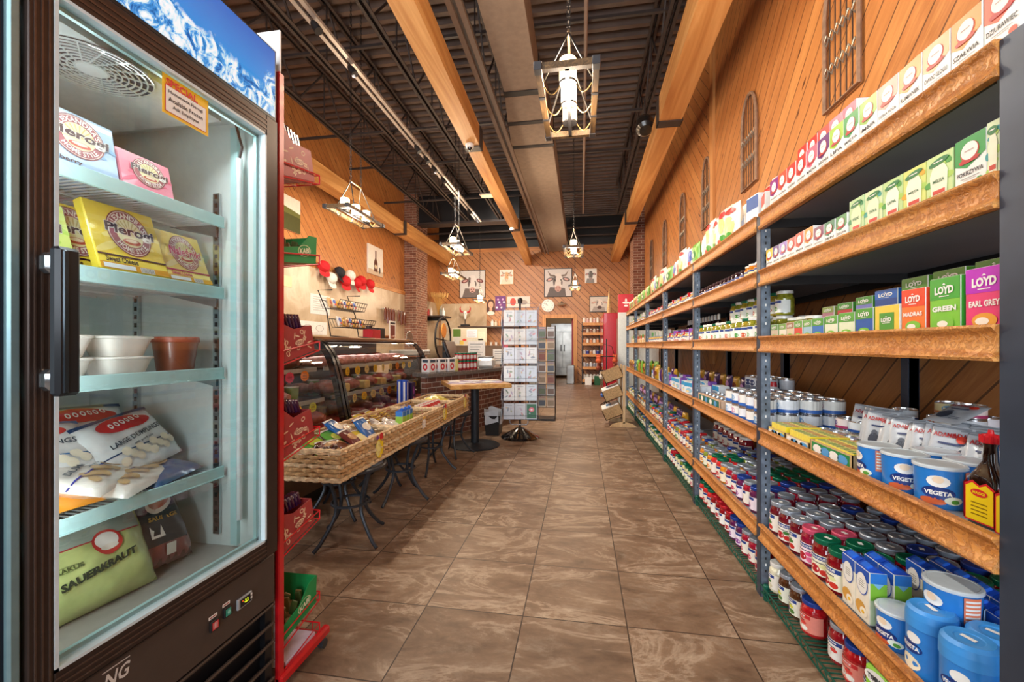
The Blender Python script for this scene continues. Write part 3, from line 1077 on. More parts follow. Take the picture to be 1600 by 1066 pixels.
# ---------------- first unit, top shelf: herbal teas
HT = [('#e8533a', 'DZIURAWIEC', 'orange topped'), ('#e98b3a', 'SZAŁWIA', 'amber topped'), ('#f0b083', 'OWOC GŁOGU', 'peach topped'), ('#e58a35', 'RUMIANEK', 'deep amber topped'), ('#e9897b', 'DZIKA RÓŻA', 'salmon topped'),
      ('#7fb53a', 'IMBIR', 'leaf green topped'), ('#1f9a4c', 'MIĘTA', 'dark green topped'), ('#9cc832', 'LIPA', 'lime topped'), ('#6b1f77', 'ARONIA', 'purple topped'), ('#ef6a86', 'MALINA', 'pink topped'),
      ('#d8322c', 'ŻURAWINA', 'scarlet topped'), ('#e0362f', 'TRUSKAWKA', 'red topped'), ('#e5543a', 'WIŚNIA', 'coral topped'), ('#8c1c7d', 'JAGODA', 'violet topped')]
teas = [tea(c, n) for c, n, _ in HT]
y = 1.045
for i, (c, n, look) in enumerate(HT):
    ww = .084 if i < 6 else .080
    teas[i].at((.875, y, DZ[5] + .012), -PI / 2 + rnd.uniform(-.03, .03), '%s white herbal tea box in the front row of the top shelf' % look, 'herbal tea boxes on the top shelf', scale=(1.04, 1.0, 1.06))
    y += ww
for n_, (yy, i, dz) in enumerate(((1.31, 5, .0), (1.22, 0, .0), (1.12, 3, .0), (1.70, 9, 1), (1.785, 9, 1), (1.865, 10, 1), (1.945, 10, 1), (2.03, 11, 1))):
    for lv in range(2 if dz else 1):
        teas[i].at((.955, yy, DZ[5] + lv * .126), -PI / 2 + rnd.uniform(-.05, .05), '%s tea box %s, top shelf second row, %s from end post' % (HT[i][2], ('underneath', 'stacked')[lv] if dz else 'standing', ORD[n_]), 'herbal tea boxes on the top shelf', scale=(1, 1, 1 if dz else 1.45))
bigw = carton_box(.13, .19, .07, '#f1efe9', '#e9e6e0', '#5c7a44', '', 'cereal_box')
bigw.at((.93, 2.17, DZ[5]), -PI / 2 + .2, 'plain white carton at the far end of the herbal tea row', 'white cartons on the top shelf')
# ---------------- second shelf: green herbal teas, fruit teas
g2 = [(plant_tea('#d8e8c0', '#eef2d8', .03, .13, .07, '', '#1f9aa0'), 'slim teal box of herbs'), (tea('#1f9a4c', 'POKRZYWA', .082), 'green topped nettle tea box'), (plant_tea('#c8df9a', '#eef0d4'), 'pale green herb tea box'),
      (plant_tea('#d4dc7a', '#f3efd6', word='MIĘTA', second='#e0a828'), 'yellow green herb tea box'), (plant_tea('#bcd894', '#f0f2dc', word='LIPA'), 'leafy green herb tea box'), (plant_tea('#cfe0b0', '#dfe9c6', word='ZIOŁA', second='#2f9a8c'), 'green lily tea box'),
      (plant_tea('#b8d6a0', '#d5e6bc', word='FIX', second='#318a56'), 'mottled green tea box')]
ys = [1.07, 1.125, 1.21, 1.29, 1.37, 1.45, 1.53]
for i, (k, lk) in enumerate(g2):
    k.at((.88, ys[i], DZ[4] + .012), -PI / 2 + rnd.uniform(-.04, .04), '%s on the second shelf down of the first unit' % lk, 'herbal teas on the second shelf down')
lt = [('#3d8f54', 'ZIELONA', 'mint green', .09), ('#2b7a5c', 'SEN', 'forest green', .09), ('#7a3f66', 'JEŻYNA', 'plum coloured', .09), ('#e08a2a', 'POMARAŃCZA', 'orange fruit', .105), ('#d4493a', 'MALINA', 'raspberry red', .105), ('#c8504a', 'RÓŻA', 'rose red', .10), ('#8c6fc4', 'LAWENDA', 'lilac', .10), ('#4f2a80', 'ACAI', 'dark violet', .10), ('#e6c02a', 'CYTRYNA', 'yellow', .10)]
y = 1.61
for c, n, lk, h in lt:
    tea(c, n, .066, h).at((.88, y, DZ[4] + .012), -PI / 2 + rnd.uniform(-.04, .04), '%s small fruit tea box on the second shelf down' % lk, 'fruit teas on the second shelf down')
    y += .07
yb = tea('#e8cf22', 'PIGWA', .085, .15, .1, white='#e8cf22')
for i, yy in enumerate((2.05, 2.14)):
    yb.at((.97, yy, DZ[4]), -PI / 2, 'tall all-yellow tea box behind the small fruit teas, %s of two' % ORD[i], 'tall yellow tea boxes')
# ---------------- third shelf: bright tea boxes
lf = [(loyd('#c026c0', '#e8407a', 'EARL GREY', .092, .142, c3='#e9a23a'), 1.095, 'magenta tea box'), (loyd('#3da535', '#7cc63c', 'GREEN', .092, .135), 1.20, 'tall bright green tea box'), (loyd('#e8492a', '#ef7a35', 'MADRAS', .082, .12), 1.30, 'tall orange red tea box'),
      (loyd('#4f9a3a', '#eccb4c', '', .10, .085, frame=1), 1.40, 'wide yellow tea box with green panel'), (loyd('#4f9a3a', '#2a5ca8', '', .078, .085), 1.50, 'green and blue tea box'), (loyd('#5aa53f', '#dfe8c8', '', .082, .078), 1.59, 'low pale green tea box'), (loyd('#5aa53f', '#e4e9d0', '', .08, .074), 1.68, 'low cream green tea box'),
      (loyd('#58a040', '#3f78c0', '', .07, .07), 1.765, 'low blue footed tea box'), (loyd('#67a848', '#9ec4d8', '', .068, .068), 1.84, 'low sky blue tea box'), (loyd('#67a848', '#d84a3c', '', .066, .068), 1.912, 'low red footed tea box'), (loyd('#a87a5c', '#d9c9a8', '', .062, .066), 1.98, 'low tan tea box'), (loyd('#7aa848', '#e9e4d0', '', .07, .064), 2.05, 'low ivory tea box'), (loyd('#6a9a50', '#c8b8a0', '', .07, .064), 2.13, 'low beige tea box')]
for k, y, lk in lf: k.at((.885, y, DZ[3] + .008), -PI / 2 + rnd.uniform(-.05, .05), '%s in the front row on the third shelf down' % lk, 'teas in the front row of the third shelf')
lb = [(loyd('#e8b82a', '#e8b82a', '', .06, .11), 1.10, 'plain yellow tea box', .10), (loyd('#4f8f2f', '#5f9a3a', '', .10, .10), 1.20, 'dark green tea box', .09), (loyd('#4f8f2f', '#5a3a30', '', .10, .10), 1.33, 'green and brown tea box', .075), (loyd('#4f8f2f', '#7a4a38', '', .10, .10), 1.45, 'green and russet tea box', .065),
      (loyd('#2a6ac0', '#2a4f9a', '', .10, .09), 1.57, 'blue tea box with navy foot', .055), (loyd('#3f8a30', '#7a7ac8', '', .09, .085), 1.68, 'green and lavender tea box', .05), (loyd('#3f8a30', '#c0303a', '', .09, .08), 1.79, 'green and crimson tea box', .045), (loyd('#8a9a4c', '#b87a8a', '', .08, .078), 1.90, 'olive and pink tea box', .04)]
for k, y, lk, dz in lb:
    k.at((.99, y, DZ[3]), -PI / 2, '%s under another at the back, third shelf down' % lk, 'teas in the back row of the third shelf', scale=(1, 1, .9))
    h_ = k.me.vertices and max(v.co.z for v in k.me.vertices)
    k.at((.99, y, DZ[3] + h_ * .9 + .001), -PI / 2 + rnd.uniform(-.04, .04), '%s on top in the back row, third shelf down' % lk, 'teas in the back row of the third shelf', scale=(1, 1, .85 + (1.6 - y) * .25))
# ---------------- first unit, fourth shelf: bottles, seasoning tubs, sachets, bouillon trays, tins
def maggi():
    b = MB()
    gl = M('#1d0d0a', .08, 0, coat=1)
    sq = lambda r, z: (r, z)
    w = .034
    # square shouldered bottle
    prof = [(.0, w, .022), (.095, w, .022), (.115, w * .62, .016), (.135, .012, .012), (.165, .011, .011), (.17, .013, .013), (.178, .013, .013)]
    n = 20
    vs = []
    for z, a, c in prof:
        for k in range(n):
            t = 2 * PI * (k + .5) / n
            cx, cy = math.cos(t), math.sin(t)
            e = .55 if a > .02 else 1
            vs.append((a * math.copysign(abs(cx) ** e, cx), c * math.copysign(abs(cy) ** e, cy) + .022, z))
    fs = [(i * n + k, i * n + (k + 1) % n, (i + 1) * n + (k + 1) % n, (i + 1) * n + k) for i in range(len(prof) - 1) for k in range(n)]
    b.add(vs, fs + [tuple(range(n))], gl)
    cap = MB()
    mr = M('#cf1f2a', .3)
    cap.lathe([(.0145, .172), (.0155, .174), (.0155, .186), (.012, .19), (.005, .192), (.004, .20), (.0, .20)], 14, mr, 0, .022)
    for k in range(8):
        a = k * PI / 4
        cap.cyl(.0145 * math.cos(a), .022 + .0145 * math.sin(a), .173, .189, .003, mr, 6)
    lb_ = MB()
    ye, rd = M('#f2d21a', .4), M('#d4242c', .4)
    for side, f in ((0, lambda u, v, k=1: Vector((u, -.0005 * k - .0005, v))), (1, lambda u, v, k=1: Vector((-w - .0005 * k - .0008, -u + .022, v)))):
        W = .027 if side == 0 else .017
        lb_.poly([(-W - .003, .006), (W + .003, .006), (W + .003, .082), (W * .5, .092), (0, .084), (-W * .5, .092), (-W - .003, .082)], rd, f, 1)
        lb_.poly([(-W, .009), (W, .009), (W, .078), (W * .5, .087), (0, .080), (-W * .5, .087), (-W, .078)], ye, f, 2)
        lb_.disc(0, .068, W * .62, .008, rd, f, 3, 16)
        lb_.text('MAGGI', 0, .068, .006, ye, f, w=W * .9, k=4, bold=.04)
        for i in range(4): lb_.rect(-W * .6, W * .6, .045 - .008 * i, .0475 - .008 * i, M('#8a6a10'), f, 3)
    return Kind('sauce_bottle', 'bottle', b, [('cap', cap, None), ('label', lb_, None)])
mg = maggi()
mg.at((.915, 1.145, DZ[2]), -PI / 2 + .12, 'dark seasoning bottle with red cap and yellow label standing clear of the post', 'seasoning bottles on the fourth shelf down', scale=1.12)
mg.at((.905, 1.060, DZ[2] + .0), -PI / 2 + .05, 'dark seasoning bottle half hidden behind the end post', 'seasoning bottles on the fourth shelf down', scale=1.12)
def vegeta(r=.052, h=.115):
    b = MB()
    bl = M('#2b7fd0', .3, coat=.4)
    b.lathe([(r * .9, 0), (r * .93, .004), (r, h * .88)], 28, bl)
    fn = wrap(r * .97)
    fn2 = lambda u, v, k=1: fn(u, v, k + (v / h) * r * .06 / .0006)
    b.disc(0, h * .36, r * .62, h * .14, M('#16357c', .4), fn2, 2, 20)
    b.text('VEGETA', 0, h * .36, h * .10, WH, fn2, w=r * 1.0, k=3, bold=.04)
    b.disc(0, h * .62, r * .42, h * .13, WH, fn2, 2, 14)
    b.disc(0, h * .66, r * .2, h * .08, M('#f2d8b8'), fn2, 3, 12)
    b.disc(-r * .2, h * .17, r * .5, h * .08, M('#d8663a'), fn2, 2, 14)
    b.disc(r * .55, h * .22, r * .35, h * .09, M('#e9f0e0'), fn2, 3, 12)
    b.disc(r * .6, h * .20, r * .16, h * .05, M('#5a9a3c'), fn2, 4, 10)
    b.rect(r * 1.05, r * 1.7, h * .3, h * .85, M('#e9835a', .4), fn2, 2, 4, 1)
    for i in range(6): b.rect(r * 1.1, r * 1.65, h * (.36 + .08 * i), h * (.40 + .08 * i), WH, fn2, 3, 4, 1)
    b.rect(r * 1.9, r * 2.5, h * .2, h * .6, M('#9cc4e8', .4), fn2, 2, 4, 1)
    l = MB()
    l.lathe([(r * .99, h * .87), (r * 1.05, h * .88), (r * 1.05, h * .93), (r * 1.0, h * .95), (r * .9, h * .955), (r * .86, h * .945), (0, h * .945)], 28, M('#cfd8dc', .25, coat=.5))
    return Kind('seasoning_tub', 'tub', b, [('lid', l, None)])
vg = vegeta()
vl = 'blue grey-lidded seasoning tub, fourth shelf down, '
for i, (x, y, rz) in enumerate(((.935, 1.285, .9), (.93, 1.40, 1.0), (.925, 1.50, -.2), (1.05, 1.22, .3), (1.045, 1.335, .1), (1.04, 1.445, .2))):
    vg.at((x, y, DZ[2]), -PI / 2 + rz, vl + ['nearest the sauce bottles', 'middle of the front row', 'beside the bouillon tray', 'behind the sauce bottles', 'back row middle', 'back row by the tray'][i], 'blue seasoning tubs on the fourth shelf down')
# a taller blue pouch of seasoning behind the bottles
k = bag(.16, .2, .05, '#2f86d8', 3, 'seasoning_pouch', 'pouch', [pr_disc(0, .11, .055, .035, '#16357c'), pr_text('VEGETA', 0, .11, .03, '#ffffff', .09), pr_disc(0, .05, .05, .03, '#f2e6c8', 2), pr_disc(.02, .16, .03, .02, '#f6f2ea', 2)])
k.at((1.02, 1.10, DZ[2]), -PI / 2, 'blue seasoning pouch behind the sauce bottles and tubs')
# silver sachets
def sachet(seed):
    def art(b, f):
        b.text('ADAMBA', -.008, .125, .014, M('#b3262c'), f, w=.065, k=3, bold=.03)
        b.disc(.028, .115, .012, .012, M('#e0402a'), f, 3, 12)
        b.rect(-.025, .025, .095, .101, M('#2a3a6a'), f, 3)
        b.disc(-.012, .045, .018, .026, M('#3a4252'), f, 3, 14)
        b.disc(-.012, .072, .010, .011, M('#59606e'), f, 3, 12)
        b.rect(.012, .038, .03, .034, M('#7a8090'), f, 3)
        b.rect(.012, .038, .02, .024, M('#7a8090'), f, 3)
        b.rect(-.045, .045, .148, .152, M('#8a929c'), f, 3, 6, 1)
    return bag(.10, .155, .012, '#c3cad2', seed, 'spice_sachet', 'sachet', [art], coat=.5)
sa = [sachet(1), sachet(2)]
n_ = 0
for j, (x, y0_, y1_, nn, ln) in enumerate(((1.13, 1.06, 1.50, 12, -.35), (1.10, 1.50, 1.86, 13, -.45), (1.22, 1.1, 1.62, 10, -.3), (1.16, 1.86, 2.0, 5, -.6))):
    for i in range(nn):
        y = y0_ + (y1_ - y0_) * i / nn
        yaw = -PI / 2 + .6
        sa[i % 2].at((x + rnd.uniform(-.012, .012), y, DZ[2] + .02), 0, 'silver spice sachet standing in the %s file on the fourth shelf down, %s along' % (ORD[j], ORD[i]), 'silver spice sachets', rot=(R(-22) + rnd.uniform(-.12, .12), rnd.uniform(-.06, .06), yaw + rnd.uniform(-.1, .1)))
for i, (x, y, rz, rx) in enumerate(((1.18, 1.62, -1.2, -1.25), (1.10, 1.20, -.9, -1.1), (1.07, 1.09, -1.3, -1.0))):
    sa[0].at((x, y, DZ[2] + .165 - .03 * i), 0, 'silver spice sachet lying flat across the standing ones, %s from the shop end' % ORD[2 - i], 'silver spice sachets', rot=(rx, 0, rz))
# bouillon boxes in open cardboard trays
def tray(L, Wd, h, col='#c8a878', printc=None):
    b = MB()
    m = M(col, .8)
    t = .003
    b.box(0, Wd, 0, L, 0, t, m)
    for a in ((0, t, 0, L), (Wd - t, Wd, 0, L), (0, Wd, 0, t), (0, Wd, L - t, L)): b.box(a[0], a[1], a[2], a[3], 0, h, m)
    if printc:
        b.rect(-L * .95, -L * .05, h * .1, h * .9, M(printc, .5), lambda u, v, k=1: Vector((-.0006 * k, -u, v)), 1)
        for i in range(4): b.disc(-L * (.2 + .2 * i), h * .5, .03, h * .3, WH if i % 2 else M('#5aa0d8'), lambda u, v, k=1: Vector((-.0006 * k, -u, v)), 2, 12)
    return b
bq = MB()
bq.box(-.035, .035, 0, .022, 0, .055, M('#f0dc5a', .4), .001)
bq.rect(-.034, .034, .03, .053, M('#f3e12c', .4), flat(0), 1)
bq.disc(0, .022, .022, .014, M('#d85a2a', .4), flat(0), 2, 12)
bq.rect(-.034, .034, .001, .021, M('#f6ee9a', .4), flat_top(.055, .0004), 1)
bq.rect(-.03, -.004, .006, .016, M('#3a8a4a', .4), flat_top(.055, .0004), 2)
bq.rect(.002, .03, .006, .016, M('#c9482c', .4), flat_top(.055, .0004), 2)
bq = Kind('bouillon_box', 'box', bq)
for j, (x, y0_, L, Wd, pc) in enumerate(((.885, 1.56, .26, .20, '#2a8a4a'), (.885, 1.83, .19, .17, '#e9e2c8'), (.885, 2.03, .165, .17, '#e8d84a'))):
    tr = tag(tray(L, Wd, .035 + (.02 if j == 0 else 0), printc=pc).build('cardboard_tray'), 'open cardboard tray of yellow bouillon boxes, %s from the sauce bottles' % ORD[j], 'tray', 'bouillon trays')
    tr.location = (x, y0_, DZ[2])
    nx = int((Wd - .01) / .072)
    ny = int((L - .01) / .0235)
    for a in range(nx):
        for c in range(ny):
            bq.at((x + .042 + a * .074, y0_ + .007 + c * .0235, DZ[2] + .004), 0, 'small yellow bouillon box in the %s cardboard tray, %s file, %s along' % (ORD[j], ORD[a], ORD[c]), 'yellow bouillon boxes in trays')
# tins at the far end of the shelf
ca = [can(.042, .05, '#e9e6ee', '#5a78b8', '#e8b060', ''), can(.042, .05, '#f0ece4', '#2c6ab0', '#e07848', ''), can(.042, .048, '#f3e6b0', '#e08a3a', '#7ab0d8', ''), can(.042, .05, '#e6ecf4', '#1f4f9c', '#d8e8f4', ''), can(.042, .05, '#f1e2e0', '#b03a6a', '#5a3a8a', '')]
caL = ['white and lilac tin', 'white and blue tin', 'cream tin with orange fish', 'pale blue tin', 'white tin with plum band']
n_ = 0
for row, x in enumerate((1.07, 1.165, 1.26, 1.36)):
    for i, y in enumerate(steps(1.86 if row < 3 else 1.72, 2.21, .092)):
        for s in range(1 + (row > 0) + (row > 1 and i % 2)):
            j = (i + row + s) % 5
            ca[j].at((x, y + rnd.uniform(-.004, .004), DZ[2] + .051 * s), -PI / 2 + rnd.uniform(-.5, .5), lab(caL[j] + (' raised' if s == 1 else ' on top' if s > 1 else ''), 0, 2, ROWS[row], i), 'food tins on the first unit')
for i, (x, y) in enumerate(((1.33, 1.93), (1.33, 1.84), (1.42, 1.90))):
    for s in range(4 if i < 2 else 3):
        ca[(i * 2 + s + 4) % 5].at((x + .08, y - .04, DZ[2] + .051 * s), -PI / 2 + .4 * s, 'flat tin at the %s level of the %s tall stack by the pine boards' % (ORD[s], ORD[i]), 'tall stacks of flat tins')

# ---------------- first unit, fifth shelf: beetroot jars, soup cartons, tubs, canisters
def bjar(*a, **k): return jar(*a, name='beetroot_jar', cat='beetroot jar', **k)
J_s = bjar(.046, .152, '#6a0f20', m_lidS, txt='KRAKUS')
J_b = bjar(.046, .150, '#5c0d1c', m_lidB, txt='KRAKUS')
J_p = bjar(.046, .152, '#8a1030', m_lidP, '#f5dde4', '#e0709a', '#d84a80', txt='KRAKUS')
J_g = bjar(.048, .155, '#7c0f18', m_lidG, '#f1ead0', '#c8342a', '#dfe0a0', txt='KRAKUS')
G1 = 'beetroot jars on the first unit'
for row, x in enumerate((.925, 1.022, 1.119, 1.216, 1.313, 1.41)):
    yy = steps(1.635 + (0 if row < 1 else -.03), 2.22, .0965)
    items = []
    for i, y in enumerate(yy):
        if row == 0: it = (J_g, 'green lidded beetroot jar') if i < 2 else (J_p, 'pink lidded beetroot jar') if i == 2 else (J_s, 'silver lidded beetroot jar')
        elif row == 1: it = (J_g, 'green lidded beetroot jar') if i < 2 else (J_p, 'pink lidded beetroot jar') if i == 2 else (J_s, 'silver lidded beetroot jar')
        elif row == 2: it = (J_g, 'green lidded beetroot jar') if i < 1 else (J_s, 'silver lidded beetroot jar')
        else: it = (J_s, 'silver lidded beetroot jar') if (row + i) % 4 else (J_b, 'blue lidded beetroot jar')
        items.append(it)
    row_of(items, 0, 1, yy, x, ROWS[row], 0, G1, .5)
for row, x in enumerate((1.22, 1.318, 1.416)):
    yy = steps(1.30, 1.60, .099)
    row_of([(J_g, 'green lidded beetroot jar behind cartons')], 0, 1, yy, x, ROWS[row], .0, G1, .6)
def soup_carton():
    b = MB()
    w, h, d = .068, .165, .05
    b.box(-w / 2, w / 2, 0, d, 0, h, M('#f3edda', .35), .0015)
    f = flat(0)
    b.rect(-w * .49, w * .49, h * .78, h * .995, M('#1f55b8', .35), f, 1)
    b.disc(0, h * .70, w * .40, h * .22, M('#1f55b8', .35), f, 2, 20)
    b.disc(0, h * .70, w * .36, h * .20, WH, f, 3, 20)
    for i in range(4): b.rect(-w * (.2 - .03 * (i % 2)), w * (.2 - .03 * (i % 2)), h * (.64 + .04 * i), h * (.652 + .04 * i), M('#8a8378'), f, 4)
    b.disc(-w * .1, h * .22, w * .36, h * .13, M('#d8a24a', .4), f, 2, 16)
    b.disc(w * .12, h * .17, w * .25, h * .09, M('#f7f1dc', .4), f, 3, 14)
    b.disc(w * .1, h * .17, w * .1, h * .035, M('#f0c030', .4), f, 4, 12)
    for sx, fl in ((-1, lambda u, v, k=1: Vector((-w / 2 - .0005 * k, -u, v))), (1, lambda u, v, k=1: Vector((w / 2 + .0005 * k, u, v)))):
        a0, a1 = (-d + .002, -.002) if sx < 0 else (.002, d - .002)
        b.rect(a0, a1, h * .02, h * .55, M('#dfe9b0', .4), fl, 1)
        b.rect(a0, a1, h * .48, h * .80, M('#86c23a', .4), fl, 2)
        b.rect(a0, a1, h * .80, h * .995, M('#2f7fd6', .4), fl, 2)
        am = (a0 + a1) / 2
        b.poly([(am - .015, h * .80), (am, h * .70), (am + .015, h * .80)], M('#7fc0ea', .4), fl, 3)
    b.rect(-w / 2 + .001, w / 2 - .001, .001, d - .001, M('#1a50c0', .35), flat_top(h, .0004), 1)
    cp = MB()
    mb = M('#1648b8', .3, coat=.4)
    cp.prism([(.002, h), (d - .002, h), (d * .5, h + .012)], -w / 2 + .001, w / 2 - .001, mb, 'X')
    cp.push(T(0, d * .28, h + .006) @ RX(R(25)))
    cp.box(-.017, .017, -.011, .011, -.006, .007, M('#2d6ad8', .3), .003)
    cp.pop()
    return Kind('soup_carton', 'carton', b, [('cap', cp, None)])
sc_ = soup_carton()
for row, x in enumerate((.885, .952, 1.06, 1.127, 1.194)):
    yy = steps(1.475 if row < 2 else 1.10, 1.62, .070)
    if row == 4: yy = yy[:3]
    for i, y in enumerate(yy):
        sc_.at((x, y, DZ[1] + (.012 if row < 2 else .018)), -PI / 2, lab('blue topped soup carton', 0, 1, ROWS[row], i), 'blue topped soup cartons on the first unit')
vg.at((.925, 1.415, DZ[1]), -PI / 2 + .3, 'blue seasoning tub beside the soup cartons on the fifth shelf down', 'blue seasoning tubs on the fifth shelf down', scale=1.0)
vg.at((.995, 1.325, DZ[1]), -PI / 2 + .3, 'lower of two stacked blue seasoning tubs beside the soup cartons', 'blue seasoning tubs on the fifth shelf down', scale=1.1)
vg.at((.995, 1.325, DZ[1] + .1215), -PI / 2 + .2, 'upper of two stacked blue seasoning tubs beside the soup cartons', 'blue seasoning tubs on the fifth shelf down', scale=1.12)
def canister():
    b = MB()
    r, h = .052, .19
    m = M('#2f83d2', .35, coat=.2)
    b.lathe([(r * .95, 0), (r, .005), (r, h * .70)], 28, m)
    fn = wrap(r)
    b.disc(0, h * .42, r * .62, h * .08, M('#16357c', .4), fn, 2, 18)
    b.text('VEGETA', 0, h * .42, h * .06, WH, fn, w=r, k=3, bold=.04)
    b.disc(0, h * .2, r * .55, h * .1, M('#f2ead0', .4), fn, 2, 16)
    b.disc(.01, h * .56, r * .35, h * .07, WH, fn, 2, 16)
    l = MB()
    ml = M('#3f93dc', .4)
    l.lathe([(r * 1.02, h * .70), (r * 1.04, h * .705), (r * 1.03, h * .84), (r * .98, h * .93), (r * .86, h * .97), (r * .84, h * .975), (r * .55, h * .965), (r * .5, h * .955), (0, h * .955)], 28, ml)
    l.rect(-.017, .013, -.006, .006, WH, flat_top(h * .955), 3)
    return Kind('seasoning_canister', 'canister', b, [('lid', l, None)])
cn = canister()
for i, (x, y, dz) in enumerate(((.925, 1.295, 0), (1.005, 1.10, 0), (.918, 1.175, 0), (1.0, 1.21, 0))):
    cn.at((x, y, DZ[1] + dz), -PI / 2 + .2 * i, 'blue canister with domed lid, fifth shelf down, ' + ['beside the stacked tubs', 'second row by the end post', 'closest to the end post', 'second row before the stacked tubs'][i], 'blue canisters on the fifth shelf down')

# ---------------- first unit, wire shelf
J_br = jar(.043, .135, '#4a2a16', m_lidS, '#e9ead8', '#4f7a3a', '#d8d840', fruit='#6a4a8a')
J_rb = jar(.047, .135, '#b0161e', m_lidB, '#e88a7a', '#f3efe8', '#d8403a', fruit='#e9e2dc', brandc='#c8282c', txt='ŁOWICZ')
J_rw = jar(.045, .14, '#8f1420', m_lidS, '#f1efe9', '#f1efe9', '#d8403a', fruit='#efe6e0')
J_wt = jar(.043, .135, '#e6dcc0', m_lidW, '#efe9dd', '#d8d0b0')
G0 = 'jars on the wire shelf of the first unit'
for row, x in enumerate((.925, 1.02)):
    row_of([(J_wt, 'cream coloured jar'), (J_br, 'brown preserve jar'), (J_br, 'brown preserve jar'), (J_rb, 'blue lidded red pepper jar')][::-1], 0, 0, [2.17 - .098 * i for i in range(4)][::-1], x, ROWS[row], 0, G0, .3)
    row_of([(J_rw, 'red jar with white label'), (J_rb, 'blue lidded red pepper jar')], 0, 0, [1.72 - .1 * i for i in range(3)], x + .02, ROWS[row], 0, G0, .3)
def juice():
    b = MB()
    b.box(-.045, .045, 0, .06, 0, .17, M('#8fd032', .35, coat=.3), .008)
    f = flat(0)
    b.disc(-.002, .142, .040, .022, WH, f, 1, 18)
    b.text('TYMBARK', 0, .142, .016, M('#2a2a2a'), f, w=.062, k=3, bold=.05)
    for i, (u, v, c) in enumerate(((-.02, .08, '#d8302a'), (.02, .09, '#2fa040'), (.0, .04, '#2fa040'), (.025, .04, '#f0e030'), (-.03, .035, '#f2f2e8'))):
        b.disc(u, v, .014, .014, M(c, .4), f, 2 + i * .1, 14)
    return Kind('juice_carton', 'juice carton', b)
ju = juice()
for i in range(5): ju.at((.885 + .0 * i, 1.44 - .095 * i, DZ[0]), -PI / 2 + (.25 if i == 0 else .03), 'lime green juice carton on the wire bottom shelf, %s from the jars' % ORD[i], 'lime green juice cartons')
# ---------------- second unit
pb1 = bag(.15, .27, .08, '#ece6d2', 11, 'pasta_bag', 'bag', [pr_disc(0, .15, .05, .05, '#e8cf7a', 1), pr_disc(0, .22, .05, .022, '#c8302a'), pr_disc(.02, .06, .045, .03, '#3f9a3c', 2), pr_disc(-.03, .05, .03, .02, '#d8452f', 3)])
pb2 = bag(.14, .25, .07, '#f1ead8', 12, 'pasta_bag', 'bag', [pr_disc(0, .11, .055, .06, '#e9d28a', 1), pr_disc(.01, .20, .05, .02, '#b8342a'), pr_disc(0, .05, .035, .025, '#4aa040', 3)])
pb3 = bag(.13, .22, .06, '#dfe3e2', 13, 'flour_bag', 'bag', [pr_disc(0, .12, .045, .05, '#c2d0d0', 1)])
w1 = carton_box(.12, .20, .06, '#eef0f2', '#3f5f9c', '#c8d4e0', '', 'groats_box')
w2 = carton_box(.10, .16, .05, '#e9e6e0', '#c84a3a', '#e0c090', '', 'rice_box')
w3 = carton_box(.11, .12, .06, '#dfd5c8', '#4a5a80', '#e08850', '', 'dessert_box')
top2 = [(w2, 'red banded rice box'), (w1, 'tall white and blue groats box'), (w3, 'beige dessert box'), (pb2, 'noodle bag with red ribbon'), (pb1, 'noodle bag with green leaves'), (pb2, 'noodle bag with red ribbon'), (pb1, 'noodle bag with green leaves'), (pb3, 'grey white flour bag')]
for row, x in enumerate((.93, 1.03, 1.13)):
    row_of(top2 if row == 0 else [(w1, 'tall white and blue groats box'), (pb1, 'noodle bag with green leaves'), (pb2, 'noodle bag with red ribbon')], 1, 5, steps(2.29, 3.42, .14), x, ROWS[row], .0, 'groceries on the top shelf of the second unit', .3)
j_dk = jar(.030, .075, '#2c1018', m_lidK, '#e9e2e4', '#7a2a4a', '#5a3a6a', small=True, name='jam_jar', cat='jam jar')
j_or = jar(.034, .085, '#d07a1c', m_lidW, '#f0e2b0', '#e0a030', '#7a8a30', small=True, name='jam_jar', cat='jam jar')
for row, x in enumerate((.91, .98, 1.05)):
    yy = steps(2.30, 3.43, .070)
    row_of([(j_or, 'small amber jar')] * 3 + [(j_dk, 'small dark jam jar')] * 13, 1, 4, yy, x, ROWS[row], .0, 'small jam jars on the second unit', .4)
j_pk = jar(.042, .125, '#8a8a2a', m_lidW, '#eef0ea', '#4a9a3c', '#3a7a9a', small=True, fruit='#3f9a3c', name='pickle_jar', cat='pickle jar')
j_pg = jar(.042, .125, '#a08a28', m_lidG, '#eef2e4', '#d85a2a', '#3a9a4a', small=True, fruit='#c8502a', name='pickle_jar', cat='pickle jar')
for row, x in enumerate((.925, 1.02, 1.115)):
    yy = steps(2.29, 3.43, .095)
    row_of([(j_pk, 'white lidded pickle jar'), (j_pk, 'white lidded pickle jar'), (j_pg, 'green lidded pickle jar')], 1, 3, yy, x, ROWS[row], .0, 'pickle jars on the second unit', .5)
    if row == 1: row_of([(j_pk, 'stacked white lidded pickle jar'), (j_pg, 'stacked green lidded pickle jar')], 1, 3, yy[:8], x, ROWS[row], .126, 'pickle jars on the second unit', .5)
for i, y in enumerate((1.98, 2.06, 2.14)): j_pk.at((.985, y, DZ[3]), -PI / 2, 'white lidded olive jar behind the low tea boxes, %s along' % ORD[i], 'olive jars on the first unit', scale=(1, 1, .82))
